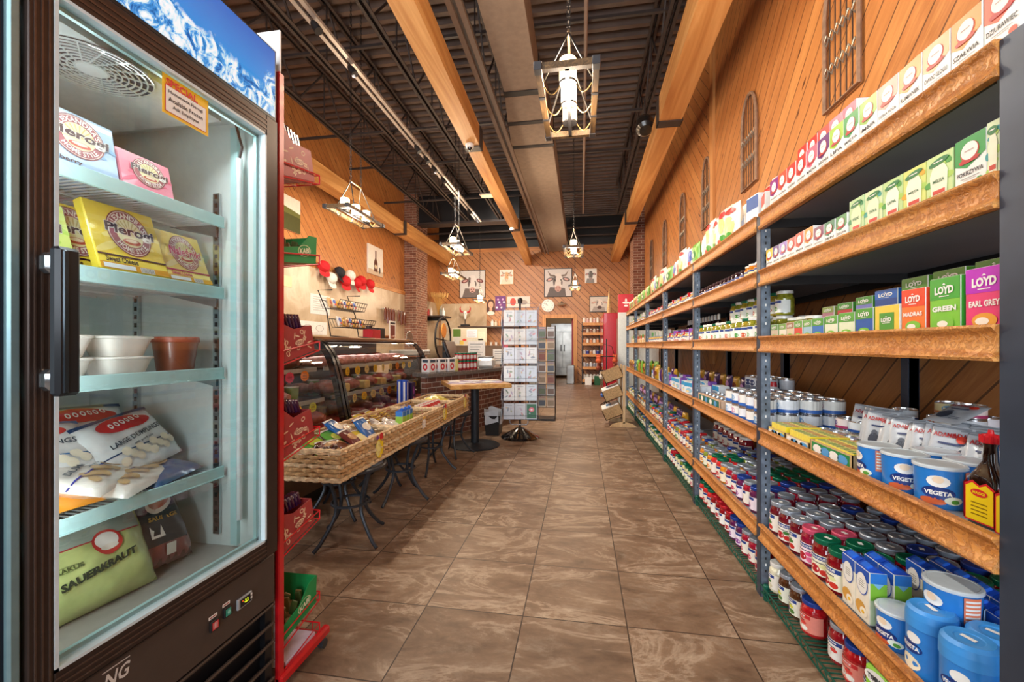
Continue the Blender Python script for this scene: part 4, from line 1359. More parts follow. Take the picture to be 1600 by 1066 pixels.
# fourth shelf of the second unit: tins, trays, white goods
cb = [can(.05, .075, '#eceff4', '#2a5cab', '#8ab4dc', ''), can(.05, .075, '#f0eee8', '#3a6ab8', '#d8a8c8', ''), can(.05, .07, '#e8e2d0', '#c8a050', '#b87a40', '')]
cbL = ['white tin with blue band', 'white tin with mauve spot', 'gold and cream tin']
for row, x in enumerate((.93, 1.035, 1.14, 1.245)):
    for i, y in enumerate(steps(2.29, 2.86, .108)):
        for s in range(2):
            j = (i + row + s) % (2 if row < 3 else 3)
            cb[j].at((x, y, DZ[2] + .0755 * s), -PI / 2 + rnd.uniform(-.4, .4), lab(cbL[j] + (' on top' if s else ''), 1, 2, ROWS[row], i), 'food tins on the second unit')
o = tag(tray(.52, .16, .06, '#d9b79a', '#1f6a60').build('cardboard_tray'), 'long teal printed cardboard tray on the fourth shelf down of the second unit', 'tray')
o.location = (.885, 2.90, DZ[2])
pt = can(.036, .03, '#d9b08a', '#e8d0a8', '#c86a4a', '', 'pate_tin')
for a in range(2):
    for i in range(6): pt.at((.93 + .08 * a, 2.945 + .083 * i, DZ[2] + .035), -PI / 2, 'small beige pate tin in the teal tray, %s file, %s along' % (ORD[a], ORD[i]), 'pate tins in the teal tray')
o = tag(MB().push(RZ(.5)).box(0, .24, 0, .1, 0, .05, M('#c22a34', .4), .003).build('gift_box'), 'flat red box lying behind the tins on the second unit', 'box')
o.location = (1.2, 2.78, DZ[2] + .01)
o.location = (1.32, 2.95, DZ[2])
k = carton_box(.24, .11, .12, '#e9eef2', '#2f9ac4', '#d0e4ee', '', 'white_blue_box')
row_of([(k, 'white box with sky blue stripe')], 1, 2, [3.0, 3.26], 1.10, ROWS[1], 0, 'white and blue boxes', .1)
k2 = can(.045, .10, '#d9dde4', '#6a7488', '#2c3c6a', '', 'patterned_can')
for row, x in enumerate((1.24, 1.34)):
    for i, y in enumerate(steps(3.0, 3.42, .1)):
        for s in range(2): k2.at((x, y, DZ[2] + .1 * s), -PI / 2 + .3 * i, lab('grey patterned can' + (' on top' if s else ''), 1, 2, ROWS[row + 2], i), 'grey patterned cans')
wb = MB().lathe([(.035, 0), (.037, .01), (.036, .14), (.02, .16), (.016, .19), (.0, .19)], 18, [M('#d7dde2', .3)] * 3 + [M('#c22a34', .3)] * 2)
Kind('plastic_bottle', 'bottle', wb).at((1.2, 2.90, DZ[2]), 0, 'white plastic bottle with red cap on the fourth shelf of the second unit')
# fifth shelf of the second unit: mixed jars
J2 = [(jar(.042, .135, '#9a1230', m_lidS, fruit='#c22a5a', accent='#d8608a', small=True), 'silver lidded red jar'), (jar(.042, .135, '#5a1a4a', m_lidB, '#efe2ee', '#8a3a9a', small=True, fruit='#8a3a9a'), 'blue lidded plum jar'), (jar(.042, .135, '#c8282c', m_lidG, '#efe6da', '#3f8a3a', small=True), 'green lidded red pepper jar'),
      (jar(.042, .125, '#d88a28', m_lidS, '#f2ead0', '#e08a28', small=True, fruit='#e08a28'), 'silver lidded orange jar'), (jar(.042, .125, '#7a8a30', m_lidS, '#eef0dc', '#4a8a3a', small=True, fruit='#4a8a3a'), 'silver lidded green jar'), (jar(.042, .13, '#8a101c', m_lidR, '#f3f0ea', '#c8282c', small=True), 'red lidded dark jar'),
      (jar(.042, .12, '#d8d0a0', m_lidG, '#efeedd', '#6a9a3c', small=True, fruit='#7aa048'), 'green lidded pale jar'), (jar(.040, .12, '#a05a1c', m_lidB, '#f2e6c8', '#c87a2c', small=True, fruit='#a84a2c'), 'blue lidded brown jar')]
pat = {1: [0, 0, 1, 0, 1, 2, 3, 0], 2: [3, 4, 7, 3, 5, 0], 3: [4, 3, 7, 2], 4: [7, 4, 3], 5: [4, 6, 7]}
for bay in (1, 2, 3, 4, 5):
    rows = {1: (.93, 1.025, 1.12, 1.215, 1.31), 2: (.93, 1.03), 3: (.93, 1.03), 4: (.93,), 5: (.93,)}[bay]
    for row, x in enumerate(rows):
        p_ = pat[bay]
        yy = steps(BAY[bay] + .03, BAY[bay + 1] - .03, .0965 if bay < 3 else .11)
        its = [J2[p_[(i + row) % len(p_)]] for i in range(len(yy))]
        if bay == 1:
            its = [J2[[0, 1, 0, 1, 0, 0, 3, 2, 2, 3, 4, 3][i % 12]] if row < 2 else J2[[0, 0, 1, 2, 2, 2, 4, 4, 4, 7, 4, 7][i % 12]] for i in range(len(yy))]
        row_of(its, bay, 1, yy, x, ROWS[row], 0, 'jars on the %s unit' % ORD[bay], .5)
# big preserve jars at the back of that shelf
JB = jar(.055, .17, '#7a1420', m_lidW, '#f1eee6', '#f1eee6', small=True)
for i, y in enumerate(steps(3.5, 4.4, .13)): JB.at((1.28, y, DZ[1]), -PI / 2, lab('large red preserve jar', 2, 1, ROWS[3], i), 'large preserve jars')
# wire shelf along the other units
pat0 = {1: [0, 0, 5, 1, 1, 5, 5, 5, 2, 2, 7, 4], 2: [5, 0, 6, 6, 6, 4, 6, 6], 3: [6, 4, 6], 4: [6, 7, 4], 5: [6, 4]}
its1 = [J2[2], J2[0], J2[0], J2[1], J2[1], J2[5], J2[5], J2[5], J2[5], J2[2], J2[2], J2[2]]
for bay in (1, 2, 3, 4, 5):
    for row, x in enumerate((.925, 1.02) if bay < 3 else (.925,)):
        yy = steps(BAY[bay] + .03, BAY[bay + 1] - .03, .0965)
        row_of(its1 if bay == 1 else [J2[j] for j in pat0[bay]], bay, 0, yy, x, ROWS[row], 0, 'jars on the wire shelf of the %s unit' % ORD[bay], .4)
# ---------------- third to sixth units: smaller in view, dealt from mixed goods
b_choc = carton_box(.10, .13, .05, '#e6c8a0', '#b8452c', '#d8a060', '', 'wafer_box')
b_pap = carton_box(.09, .15, .05, '#f0e8d8', '#3a8a3c', '#d8b060', '', 'soup_box')
b_pur = carton_box(.10, .12, .05, '#6a3a9a', '#8a4ab8', '#e8d0f0', '', 'chocolate_box')
b_blu = carton_box(.16, .10, .08, '#e8edf2', '#3a9ad0', '#9ac8e0', '', 'biscuit_box')
bagA = bag(.13, .2, .06, '#d8b07a', 21, 'sweets_bag', 'bag', [pr_disc(0, .1, .045, .045, '#a8452c', 1)])
bagB = bag(.13, .2, .06, '#e9e4da', 22, 'sweets_bag', 'bag', [pr_disc(0, .12, .05, .05, '#3a5ab0', 1), pr_disc(0, .06, .03, .02, '#d8402c', 3)])
bagC = bag(.13, .2, .06, '#7fb84a', 23, 'sweets_bag', 'bag', [pr_disc(0, .1, .04, .04, '#2c7a34', 1), pr_disc(0, .1, .02, .02, '#e8f0c8', 3)])
bagD = bag(.12, .16, .05, '#c89a2a', 24, 'sweets_bag', 'bag', [pr_disc(0, .08, .04, .03, '#7a3a1c', 1)])
bagE = bag(.12, .16, .05, '#4a2a6a', 25, 'sweets_bag', 'bag', [pr_disc(0, .08, .04, .03, '#d8a8e0', 1)])
winb = MB().lathe([(.03, 0), (.033, .008), (.033, .12), (.028, .14), (.012, .17), (.011, .21), (.0, .215)], 16, [M('#1c1014', .1, coat=1)] * 4 + [M('#d8d4cc', .3)] * 2)
winb.rect(-.04, .04, .03, .10, M('#efe9dd', .5), wrap(.0335), 1, 8, 1)
winb = Kind('syrup_bottle', 'bottle', winb)
jr = jar(.034, .10, '#b8202a', m_lidR, '#f3ece4', '#c8282c', small=True, name='preserve_jar', cat='preserve jar')
jc = jar(.034, .09, '#d8b060', m_lidS, '#f3ece4', '#3a7ac0', small=True, name='preserve_jar', cat='preserve jar')
goods = {
 (2, 5): [(bagC, 'green sweets bag'), (bagB, 'white and blue sweets bag'), (pb3, 'grey white flour bag'), (pb2, 'noodle bag with red ribbon'), (bagA, 'tan sweets bag'), (bagB, 'white and blue sweets bag'), (b_choc, 'tan and red wafer box')],
 (3, 5): [(bagB, 'white and blue sweets bag'), (pb2, 'noodle bag with red ribbon'), (bagA, 'tan sweets bag'), (bagC, 'green sweets bag')],
 (4, 5): [(bagC, 'green sweets bag'), (bagA, 'tan sweets bag'), (b_choc, 'tan and red wafer box')],
 (5, 5): [(bagA, 'tan sweets bag'), (bagC, 'green sweets bag')],
 (2, 4): [(jc, 'small cream jar'), (jc, 'small cream jar'), (jc, 'small cream jar'), (jr, 'small red jar')],
 (3, 4): [(jr, 'small red jar'), (jc, 'small cream jar'), (jr, 'small red jar')],
 (4, 4): [(b_pap, 'green and cream soup box'), (jc, 'small cream jar')],
 (5, 4): [(jc, 'small cream jar'), (b_pap, 'green and cream soup box')],
 (2, 3): [(jc, 'small cream jar'), (jr, 'small red jar'), (jc, 'small cream jar'), (b_pur, 'purple chocolate box')],
 (3, 3): [(jc, 'small cream jar'), (b_pap, 'green and cream soup box'), (jc, 'small cream jar')],
 (4, 3): [(b_pap, 'green and cream soup box'), (b_choc, 'tan and red wafer box')],
 (5, 3): [(b_choc, 'tan and red wafer box'), (b_pap, 'green and cream soup box')],
 (2, 2): [(b_blu, 'white and sky blue biscuit box'), (b_pur, 'purple chocolate box'), (b_blu, 'white and sky blue biscuit box')],
 (3, 2): [(b_blu, 'white and sky blue biscuit box'), (bagD, 'gold sweets bag'), (bagE, 'violet sweets bag')],
 (4, 2): [(bagD, 'gold sweets bag'), (bagC, 'green sweets bag'), (bagD, 'gold sweets bag')],
 (5, 2): [(bagD, 'gold sweets bag'), (bagE, 'violet sweets bag')],
}
for (bay, s), its in goods.items():
    dy = .075 if s in (3, 4) and bay < 4 else .15
    for row, x in enumerate((.92, 1.05) if bay < 5 else (.92,)):
        row_of(its, bay, s, steps(BAY[bay] + .03, BAY[bay + 1] - .04, dy if its[0][0] in (jc, jr) else .145), x, ROWS[row], 0, 'goods on the %s of the %s unit' % (SHELF[s], ORD[bay]), .25)
for i, y in enumerate(steps(3.5, 4.6, .085)): winb.at((1.07, y, DZ[3] + .0), 0, lab('dark syrup bottle', 2, 3, ROWS[2], i), 'dark syrup bottles', scale=(1, 1, 1.05))
for i, y in enumerate(steps(2.8, 4.5, .17)):
    (bagE if i % 2 else bagD).at((1.3, y + .6, DZ[2] + .0), -PI / 2, lab(('violet' if i % 2 else 'gold') + ' bag', 2, 2, ROWS[3], i), 'bags at the back of the fourth shelf')
# violet packets in the dark at the back of the fifth shelf
for bay in (3, 4, 5):
    for i, y in enumerate(steps(BAY[bay] + .05, BAY[bay + 1] - .05, .15)): (bagE if (i + bay) % 3 else bagD).at((1.12, y, DZ[1]), -PI / 2 + .2, lab(('violet' if (i + bay) % 3 else 'gold') + ' sweets bag', bay, 1, ROWS[2], i), 'sweets bags on the fifth shelf down')

# ---------------- gothic lattice panels on the pine wall
m_lat = M('#8f6f56', .7, var=.25, scale=20)
m_latm = M('#5b5048', .5, .5)
def lattice():
    W, H = .17, .86
    def arch(a):  # pointed arch outline, a in 0..1 from foot to foot
        pts = [(-W, 0), (-W, H * .66)]
        for i in range(1, 9):
            t = i / 8
            pts.append((-W * math.cos(t * PI / 2) ** .9 if t < 1 else 0, H * .66 + H * .34 * math.sin(t * PI / 2)))
        return pts
    L_ = arch(0)
    out = L_ + [(-x, z) for x, z in reversed(L_[:-1])]
    b = MB()
    b.tube([(x, 0, z) for x, z in out], .014, m_lat, 6, closed=True)
    k = MB()
    for i in range(5):
        x = -W + 2 * W * (i + 1) / 6
        zt = H * .66 + H * .34 * math.sqrt(max(0, 1 - (abs(x) / W) ** 1.6))
        k.tube([(x, 0, .01), (x, 0, zt - .01)], .004, m_latm, 4)
    for z in (.24, .45):
        for i in range(6):
            x = -W + 2 * W * (i + .5) / 6
            k.tube([(x - .024, -.004, z), (x, -.004, z + .035), (x + .024, -.004, z), (x, -.004, z - .035)], .005, M('#9a8f80', .4, .5), 4, closed=True)
    return Kind('lattice_panel', 'wall decoration', b, [('metal_bars', k, None)])
lp = lattice()
for i, y in enumerate((2.84, 4.26, 5.62, 6.88, 8.3, 9.8)):
    lp.at((XR - .022, y, 2.71), -PI / 2, 'pointed arch lattice panel on the pine wall, %s from the shop front' % ORD[i], 'pointed arch lattice panels')
# ================================================================ the glass door freezer
m_frz = M('#17171a', .35, .1, var=.1)
m_brz = M('#3b2f2a', .35, .4, var=.1)
m_lin = M('#dfe9e6', .45, var=.03)
m_aqua = M('#b9e0e0', .35, var=.03)
m_chrome = M('#b8c0c4', .15, .95, var=.05)
FX, FY0, FY1 = -1.03, .57, 1.275
root = empty('glass_door_freezer', (0, 0, 0), 'tall black glass door freezer with a blue icy sign over frozen foods', 'freezer')
q = MB()
for a in ((-1.76, FX, FY0, FY0 + .03, .05, 2.2), (-1.76, FX, FY1 - .03, FY1, .05, 2.2), (-1.76, -1.72, FY0, FY1, .05, 2.2), (-1.76, FX, FY0, FY1, 2.0, 2.205), (-1.74, FX - .02, FY0, FY1, .05, .545)):
    q.box(*a, m_frz)
q.build('cabinet', root)
q = MB()
q.box(-1.72, -1.705, .60, 1.245, .545, 2.0, m_lin)
q.box(-1.72, FX, .60, .62, .545, 2.0, m_lin)
q.box(-1.72, FX, 1.225, 1.245, .545, 2.0, m_lin)
q.box(-1.72, FX, .60, 1.245, .545, .56, M('#a9a49c', .4))
q.box(-1.72, FX, .60, 1.245, 1.95, 2.0, m_lin)
q.build('inner_liner', root)
q = MB()
q.box(FX - .10, FX - .075, 1.212, 1.225, .57, 1.93, m_aqua)
for x in (-1.20, -1.45):
    pass
q.build('door_jamb_strip', root)
for (y, sgn) in ((1.214, 1), (.622, -1)):
    for x in (-1.185, -1.5):
        q = MB()
        q.box(x - .012, x + .012, y, y + .009, .60, 1.72, m_chrome)
        for k in range(40): q.rect(x - .005, x + .005, .61 + .028 * k, .624 + .028 * k, m_black, lambda u, v, kk, Y=(y - .0006 if sgn > 0 else y + .0098): Vector((u, Y, v)))
        q.build('shelf_standard', root)
# evaporator cover with round fan grille
q = MB()
q.box(-1.70, FX - .025, .62, 1.10, 1.885, 1.95, M('#d3d6d2', .5))
q.box(-1.70, -1.45, .62, 1.10, 1.80, 1.885, M('#d3d6d2', .5))
fan = q.build('fan_cover', root)
q = MB()
cx, cy, z = -1.155, .835, 1.884
q.add([(cx + .115 * math.cos(2 * PI * i / 36), cy + .115 * math.sin(2 * PI * i / 36), z) for i in range(36)], [tuple(range(36))], M('#55555a', .6))
for r_ in (.03, .042, .054, .066, .078, .090, .102, .114):
    q.tube([(cx + r_ * math.cos(2 * PI * i / 36), cy + r_ * math.sin(2 * PI * i / 36), z - .004) for i in range(36)], .0022, M('#c9ccc8', .4), 4, closed=True)
for i in range(16):
    a = 2 * PI * i / 16
    q.tube([(cx + .03 * math.cos(a), cy + .03 * math.sin(a), z - .004), (cx + .114 * math.cos(a + .35), cy + .114 * math.sin(a + .35), z - .004)], .002, M('#c9ccc8', .4), 4)
q.cyl(cx, cy, z - .006, z - .002, .028, M('#d6d8d4', .5), 24)
q.build('fan_grille', fan)
# lamp tube beside the door
q = MB()
q.cyl(FX - .055, 1.20, .66, 1.82, .009, M('#dfe8ea', .3, coat=.5), 12)
lt_ = q.build('tube_lamp', root)
MB().tube([(FX - .055, 1.20, 1.82), (FX - .05, 1.205, 1.86), (FX - .06, 1.19, 1.93)], .004, m_black).build('lamp_cord', lt_)
area_light('freezer_fill', (FX - .05, .93, 1.87), (0, R(-30), 0), .04, .5, 1.8, (.93, .98, 1), root)  # added fill light without a fixture; the tube itself is unlit
area_light('freezer_fill', (FX - .035, .66, 1.25), (R(90), 0, R(-135) + PI), .03, 1.1, 2.6, (.93, .98, 1), root)  # second added fill, down the handle side, brightens the packets
# shelves
for i, z in enumerate((1.625, 1.395, 1.135, .815)):
    q = MB()
    mw = M('#dfe3e4', .3, .2)
    xf = -1.155
    n = 34
    for k in range(n): 
        y = .632 + (1.205 - .632) * k / (n - 1)
        q.box(-1.68, xf, y, y + .0035, z - .006, z - .002, mw)
    for x in (-1.66, -1.5, -1.34, -1.18): q.box(x, x + .006, .63, 1.208, z - .011, z - .006, mw)
    o = q.build('wire_shelf', root)
    q = MB()
    q.box(xf, xf + .006, .63, 1.21, z - .024, z + .014, m_aqua, .002)
    q.box(xf + .006, xf + .009, .63, 1.21, z - .023, z - .020, m_aqua)
    q.build('price_rail', o)
    q = MB()
    for y in (.631, 1.208): q.prism([(-1.18, z - .01), (-1.18, z - .05), (-1.36, z - .01)], y, y + .003, m_chrome, 'Y')
    q.build('bracket', o)
# the door
q = MB()
X0, X1 = FX, FX + .028
ys0, ys1, yt0, yt1 = .622, .661, 1.2177, 1.268
q.box(X0, X1, ys0, ys1, .535, 1.965, m_brz, .002)
q.box(X0, X1, yt0, yt1, .535, 1.965, m_brz, .002)
q.box(X0, X1, ys1, yt0, .535, .587, m_brz, .002)
q.box(X0, X1, ys1, yt0, 1.905, 1.965, m_brz, .002)
for k in range(3):
    q.box(X1, X1 + .0015, ys1, yt0, .545 + .013 * k, .549 + .013 * k, M('#5a4a42', .25, .5))
    q.box(X1, X1 + .0015, ys1, yt0, 1.917 + .014 * k, 1.922 + .014 * k, M('#5a4a42', .25, .5))
    q.box(X1, X1 + .0015, ys0 + .008 + .011 * k, ys0 + .011 + .011 * k, .55, 1.95, M('#5a4a42', .25, .5))
door = q.build('door', root)
q = MB()
mg_ = M('#cfdfe4', .3)
for a in ((ys1, ys1 + .007, .587, 1.905), (yt0 - .007, yt0, .587, 1.905), (ys1, yt0, .587, .594), (ys1, yt0, 1.898, 1.905)):
    q.box(X0 + .004, X1 + .001, a[0], a[1], a[2], a[3], mg_)
for a in ((ys1, ys1 + .016, .587, 1.905), (yt0 - .016, yt0, .587, 1.905), (ys1, yt0, .587, .603), (ys1, yt0, 1.889, 1.905)):
    q.box(X0 - .006, X0 + .004, a[0], a[1], a[2], a[3], m_aqua)
q.build('gasket', door)
q = MB()
m_gl = pane('freezer_glass', (.93, .985, .98, 1), .8, .04)
q.add([(X0 + .014, ys1, .587), (X0 + .014, yt0, .587), (X0 + .014, yt0, 1.905), (X0 + .014, ys1, 1.905)], [(0, 1, 2, 3)], m_gl)
q.build('glass_pane', door)
q = MB()
q.box(X1 + .028, X1 + .05, .632, .672, 1.125, 1.405, M('#23272b', .3, .3), .006)
q.box(X1 + .03, X1 + .052, .640, .652, 1.13, 1.40, M('#39434a', .2, .6), .003)
q.box(X1, X1 + .03, .632, .660, 1.355, 1.395, m_chrome, .008)
q.box(X1, X1 + .03, .632, .660, 1.135, 1.175, m_chrome, .008)
q.build('handle', door)
# chrome edge of the cabinet on the opening side
MB().box(FX, FX + .022, .598, .617, .05, 2.2, M('#7f9ea4', .3, .5), .004).box(FX - .01, FX + .012, .575, .598, .05, 2.2, M('#1a2230', .3, .3)).build('edge_trim', root)
# illuminated header
def ice_art():
    t = NT('icy_mountain_print')
    o = t.obj()
    sx = t.n('ShaderNodeSeparateXYZ')
    t.l(o, sx.inputs[0])
    z = t.math('DIVIDE', t.math('SUBTRACT', sx.outputs[2], 1.972), .23)
    sky = t.ramp(t.math('ADD', z, t.math('MULTIPLY', t.noise(o, 7, 3), .15)), [(.1, '#7cc4ee'), (.5, '#1f8ae0'), (1.0, '#1668c8')])
    n1 = t.noise(o, 16, 7, .68, 1.8)
    ice = t.ramp(n1, [(.38, '#0b57a8'), (.47, '#3a9ae6'), (.53, '#bfe4f8'), (.6, '#f2fbff'), (.7, '#8cc8ee')])
    edge = t.math('ADD', z, t.math('MULTIPLY', t.math('SUBTRACT', t.noise(o, 5, 5, .6), .5), 1.1))
    mask = t.ramp(edge, [(.42, (1, 1, 1, 1)), (.50, (0, 0, 0, 1))])
    c = t.mix(mask, sky, ice)
    t.base(c)
    t.emit(c, .55)
    t.set(rough=.12, coat=.6)
    return t.m
q = MB()
q.box(FX - .05, FX + .020, .60, FY1 - .002, 1.968, 2.208, m_frz, .003)
hd = q.build('lighted_header', root)
MB().box(FX + .020, FX + .022, .612, FY1 - .012, 1.980, 2.199, ice_art()).build('header_print', hd)
# lower panel with louvres and controls
q = MB()
m_kick = M('#4b3f38', .5, .1, var=.05)
q.box(FX - .02, FX + .012, .60, FY1, .36, .522, m_kick, .003)
kp = q.build('kick_panel', root)
q = MB()
for k in range(5):
    z = .355 - k * .062
    q.push(T(0, 0, 0))
    q.add([(FX + .012, .60, z), (FX + .012, FY1, z), (FX - .03, FY1, z - .028), (FX - .03, .60, z - .028)], [(0, 1, 2, 3)], m_kick)
    q.box(FX + .004, FX + .014, .60, FY1, z - .008, z, m_kick, .002)
    q.box(FX - .035, FX - .03, .60, FY1, z - .062, z - .026, M('#101114', .6))
    q.pop()
q.build('louvre_grille', root)
fr = side_r(FX + .012)
def ctl(y, z, w, h, frame, face, name):
    b = MB()
    b.box(FX + .012, FX + .020, y - w / 2, y + w / 2, z - h / 2, z + h / 2, frame, .002)
    f = side_r(FX + .020)
    b.rect(y - w * .36, y + w * .42, z - h * .36, z + h * .36, face, f, 1)
    return b, f
b, f = ctl(1.032, .437, .026, .030, m_black, M('#d8474c', .3), 'switch')
for k in range(3): b.rect(1.026 + .005 * k, 1.028 + .005 * k, .43, .446, WH, f, 2)
b.rect(1.018, 1.046, .456, .465, WH, fr, 1)
b.rect(1.022, 1.042, .459, .462, M('#a03a3a'), fr, 2)
o = tag(b.build('red_switch', kp))
b, f = ctl(1.076, .447, .024, .028, m_black, M('#35a08c', .3), 'switch')
b.disc(1.078, .447, .005, .006, M('#8fd6c4', .3), f, 2, 12)
b.rect(1.064, 1.090, .464, .473, WH, fr, 1)
b.rect(1.067, 1.087, .467, .470, M('#a03a3a'), fr, 2)
b.build('green_switch', kp)
b, f = ctl(1.14, .442, .056, .032, M('#aab0b6', .3, .3), m_black, 'thermostat')
b.text('-2.2', 1.142, .443, .011, glow('display_digits', '#c8d820', 2), f, w=.016, k=3, bold=.03)
b.rect(1.127, 1.130, .446, .449, glow('display_dot', '#f05a20', 2), f, 3)
for zz in (.436, .446): b.rect(1.159, 1.166, zz, zz + .007, WH, f, 2)
b.build('thermostat', kp)
b = MB()
b.text('NG', .785, .488, .032, M('#d9d4cc', .3), fr, w=.05, k=2, bold=.02, slant=.2)
b.rect(.755, .812, .510, .5125, M('#d9d4cc', .3), fr, 1)
b.build('maker_lettering', kp)
# paper sign taped to the glass
b = MB()
sf = side_r(X0 + .0155)
b.rect(.884, 1.014, 1.795, 1.893, M('#f2c51e', .5), sf, 0)
b.rect(.891, 1.007, 1.802, 1.868, M('#d8402c', .5), sf, 1)
b.rect(.8925, 1.0055, 1.8035, 1.8665, WH, sf, 2)
b.text('SPECIAL', .936, 1.876, .018, M('#d8202c'), sf, w=.088, k=3, bold=.03)
for i, s in enumerate(('Homemade Pierogi', 'Available Frozen', 'Ask Employee')):
    b.text(s, .947, 1.853 - .0175 * i, .011, DK, sf, w=(.096, .096, .074)[i], k=3, bold=.015)
tag(b.build('paper_sign'), 'yellow bordered special offer note taped to the freezer glass', 'sign')

# ---------------- frozen goods
def pierogi(bgc, bg2, word, flavour, w=.155, h=.118, t=.026, ringc='#7a2f3a', wordc='#3a1a22', barc=None):
    b = MB()
    b.box(-w / 2, w / 2, 0, t, 0, h, M(bgc, .3, coat=.5), .003)
    f = flat(0)
    for i in range(5):
        b.disc(-w * .3 + w * .15 * i, h * (.35 + .5 * ((i * 7) % 5) / 5), w * .22, h * .05, M(bg2, .35), f, 1 + .1 * i, 16, rot=.5 - .25 * i)
    cu, cv = w * .04, h * .60
    ru, rv = w * .31, h * .35
    b.disc(cu, cv, ru, rv, M(ringc, .35), f, 2, 36)
    b.disc(cu, cv, ru * .955, rv * .955, M('#e9d9d0', .35), f, 2.5, 36)
    b.disc(cu, cv, ru * .92, rv * .92, M('#b8787e' if word != 'Pierogi' else '#a05a62', .35), f, 3, 36)
    b.disc(cu, cv, ru * .62, rv * .62, M('#e9e2b8', .35), f, 3.5, 30)
    for i in range(10):
        a = PI * i / 9
        b.poly([(cu, cv - rv * .05), (cu + ru * .58 * math.cos(a - .06), cv + rv * .58 * math.sin(a - .06)), (cu + ru * .58 * math.cos(a + .06), cv + rv * .58 * math.sin(a + .06))], M('#c9b878', .4), f, 4)
    b.disc(cu, cv - rv * .38, ru * .42, rv * .14, M('#b84a3c', .35), f, 4.2, 16)
    b.disc(cu, cv - rv * .34, ru * .30, rv * .08, M('#f2e0c8', .35), f, 4.4, 14)
    b.text("ALEXANDRA'S", cu, cv, rv * .24, M('#f6efe9'), f, k=4.5, bold=.03, arc=(ru * .77, rv * .77, PI * .93, PI * .07))
    b.text('HOME STYLE', cu, cv, rv * .22, M('#f6efe9'), f, k=4.5, bold=.03, arc=(ru * .77, rv * .77, PI * 1.2, PI * 1.8))
    b.text(word, cu + w * .01, cv + h * .01, h * .20, WH, f, w=w * .70, k=5, bold=.07, slant=.12, rise=-.04)
    b.text(word, cu + w * .01, cv + h * .01, h * .19, M(wordc), f, w=w * .69, k=5.6, bold=.03, slant=.12, rise=-.04)
    b.text(flavour, -w * .18, h * .155, h * .085, M(wordc), f, w=w * .44, k=3, bold=.02)
    if barc:
        b.rect(-w * .49, w * .49, h * .01, h * .10, M(barc, .35), f, 2)
        b.rect(w * .05, w * .26, h * .012, h * .09, WH, f, 3)
        for i in range(9): b.rect(w * (.06 + .022 * i), w * (.068 + .022 * i), h * .018, h * .085, DK, f, 4)
        b.rect(-w * .45, -w * .02, h * .02, h * .085, M('#dfe6ea'), f, 3)
        b.rect(-w * .49, w * .49, h * .20, h * .225, M(wordc), f, 3)
    return Kind('pierogi_packet', 'pierogi packet', b)
RZF = PI / 2      # faces +X, towards the aisle
def face(k, y, z, lean, x=-1.165, label='', group=None, s=1, yaw=0):
    return k.at((x, y, z), 0, label, group, rot=(-lean, 0, RZF + yaw), scale=s)
FG = 'frozen packets in the freezer'
kb = pierogi('#a9c8e6', '#8ab4dc', 'Pierogi', 'Blueberry', .18, .150)
kp_ = pierogi('#ef8fa6', '#e86a88', 'Pierogi', '', .145, .115)
kc = pierogi('#f0d648', '#f6e68a', 'Pierogi', 'Sweet Cheese', .178, .19, barc='#d89a1c')
kg = pierogi('#c8dc7a', '#a8cc5a', 'Pierogi', 'Potato', .165, .165, barc='#3f7a2c')
ks = pierogi('#f2dc7a', '#f0e6b0', 'Naleśniki', 'Sweet Cheese', .148, .165, wordc='#b8205a', barc='#d8a020')
face(kb, .818, 1.627, .18, label='pale blue blueberry pierogi packet on the top freezer shelf', group=FG)
face(kp_, .985, 1.627, .22, label='pink pierogi packet on the top freezer shelf', group=FG)
face(kg, .745, 1.397, .30, -1.18, 'green pierogi packet on the second freezer shelf', FG)
face(kg, .735, 1.397, .28, -1.24, 'green pierogi packet behind the first green one', FG)
face(kc, .858, 1.397, .34, -1.215, 'yellow pierogi packet half hidden behind the sweet cheese one', FG)
face(kc, .950, 1.413, .34, -1.165, 'yellow sweet cheese pierogi packet in front on the second freezer shelf', FG)
face(kc, .95, 1.397, .34, -1.26, 'yellow pierogi packet at the back of the second freezer shelf', FG)
face(ks, 1.115, 1.412, .38, -1.17, 'yellow pancake packet with a pink name on the second freezer shelf', FG)
for i, x in enumerate((-1.3, -1.4)):
    face(kb, .84, 1.627, .15, x, 'pale blue packet behind the blueberry pierogi, %s back' % ORD[i], FG)
# white tubs and the brown pot
b = MB()
mt = M('#ece8e0', .5)
r_ = .052
def rr(w, d, z, n=24):
    return [(w * math.copysign(abs(math.cos(2 * PI * (k + .5) / n)) ** .45, math.cos(2 * PI * (k + .5) / n)), d * math.copysign(abs(math.sin(2 * PI * (k + .5) / n)) ** .45, math.sin(2 * PI * (k + .5) / n)), z) for k in range(n)]
rings = [rr(.046, .04, 0), rr(.061, .054, .046), rr(.066, .058, .048), rr(.066, .058, .052), rr(.06, .053, .054)]
b.add(sum(rings, []), [(i * 24 + k, i * 24 + (k + 1) % 24, (i + 1) * 24 + (k + 1) % 24, (i + 1) * 24 + k) for i in range(4) for k in range(24)] + [tuple(range(24)), tuple(range(96, 120))], mt)
wt = Kind('food_container', 'container', b)
for i, (y, s) in enumerate(((.80, 0), (.945, 0), (.80, 1), (.945, 1))):
    wt.at((-1.225, y, 1.137 + .0545 * s), RZF, ('upper' if s else 'lower') + ' white food container ' + ('by the door handle' if i % 2 == 0 else 'beside the brown pot') + ' in the freezer', 'white food containers')
b = MB()
b.lathe([(0, 0), (.044, 0), (.045, .004), (.056, .092)], 28, M('#8a4a30', .3, coat=.4))
l = MB().lathe([(.058, .092), (.060, .094), (.060, .106), (.057, .109), (0, .108)], 28, M('#b0543a', .35))
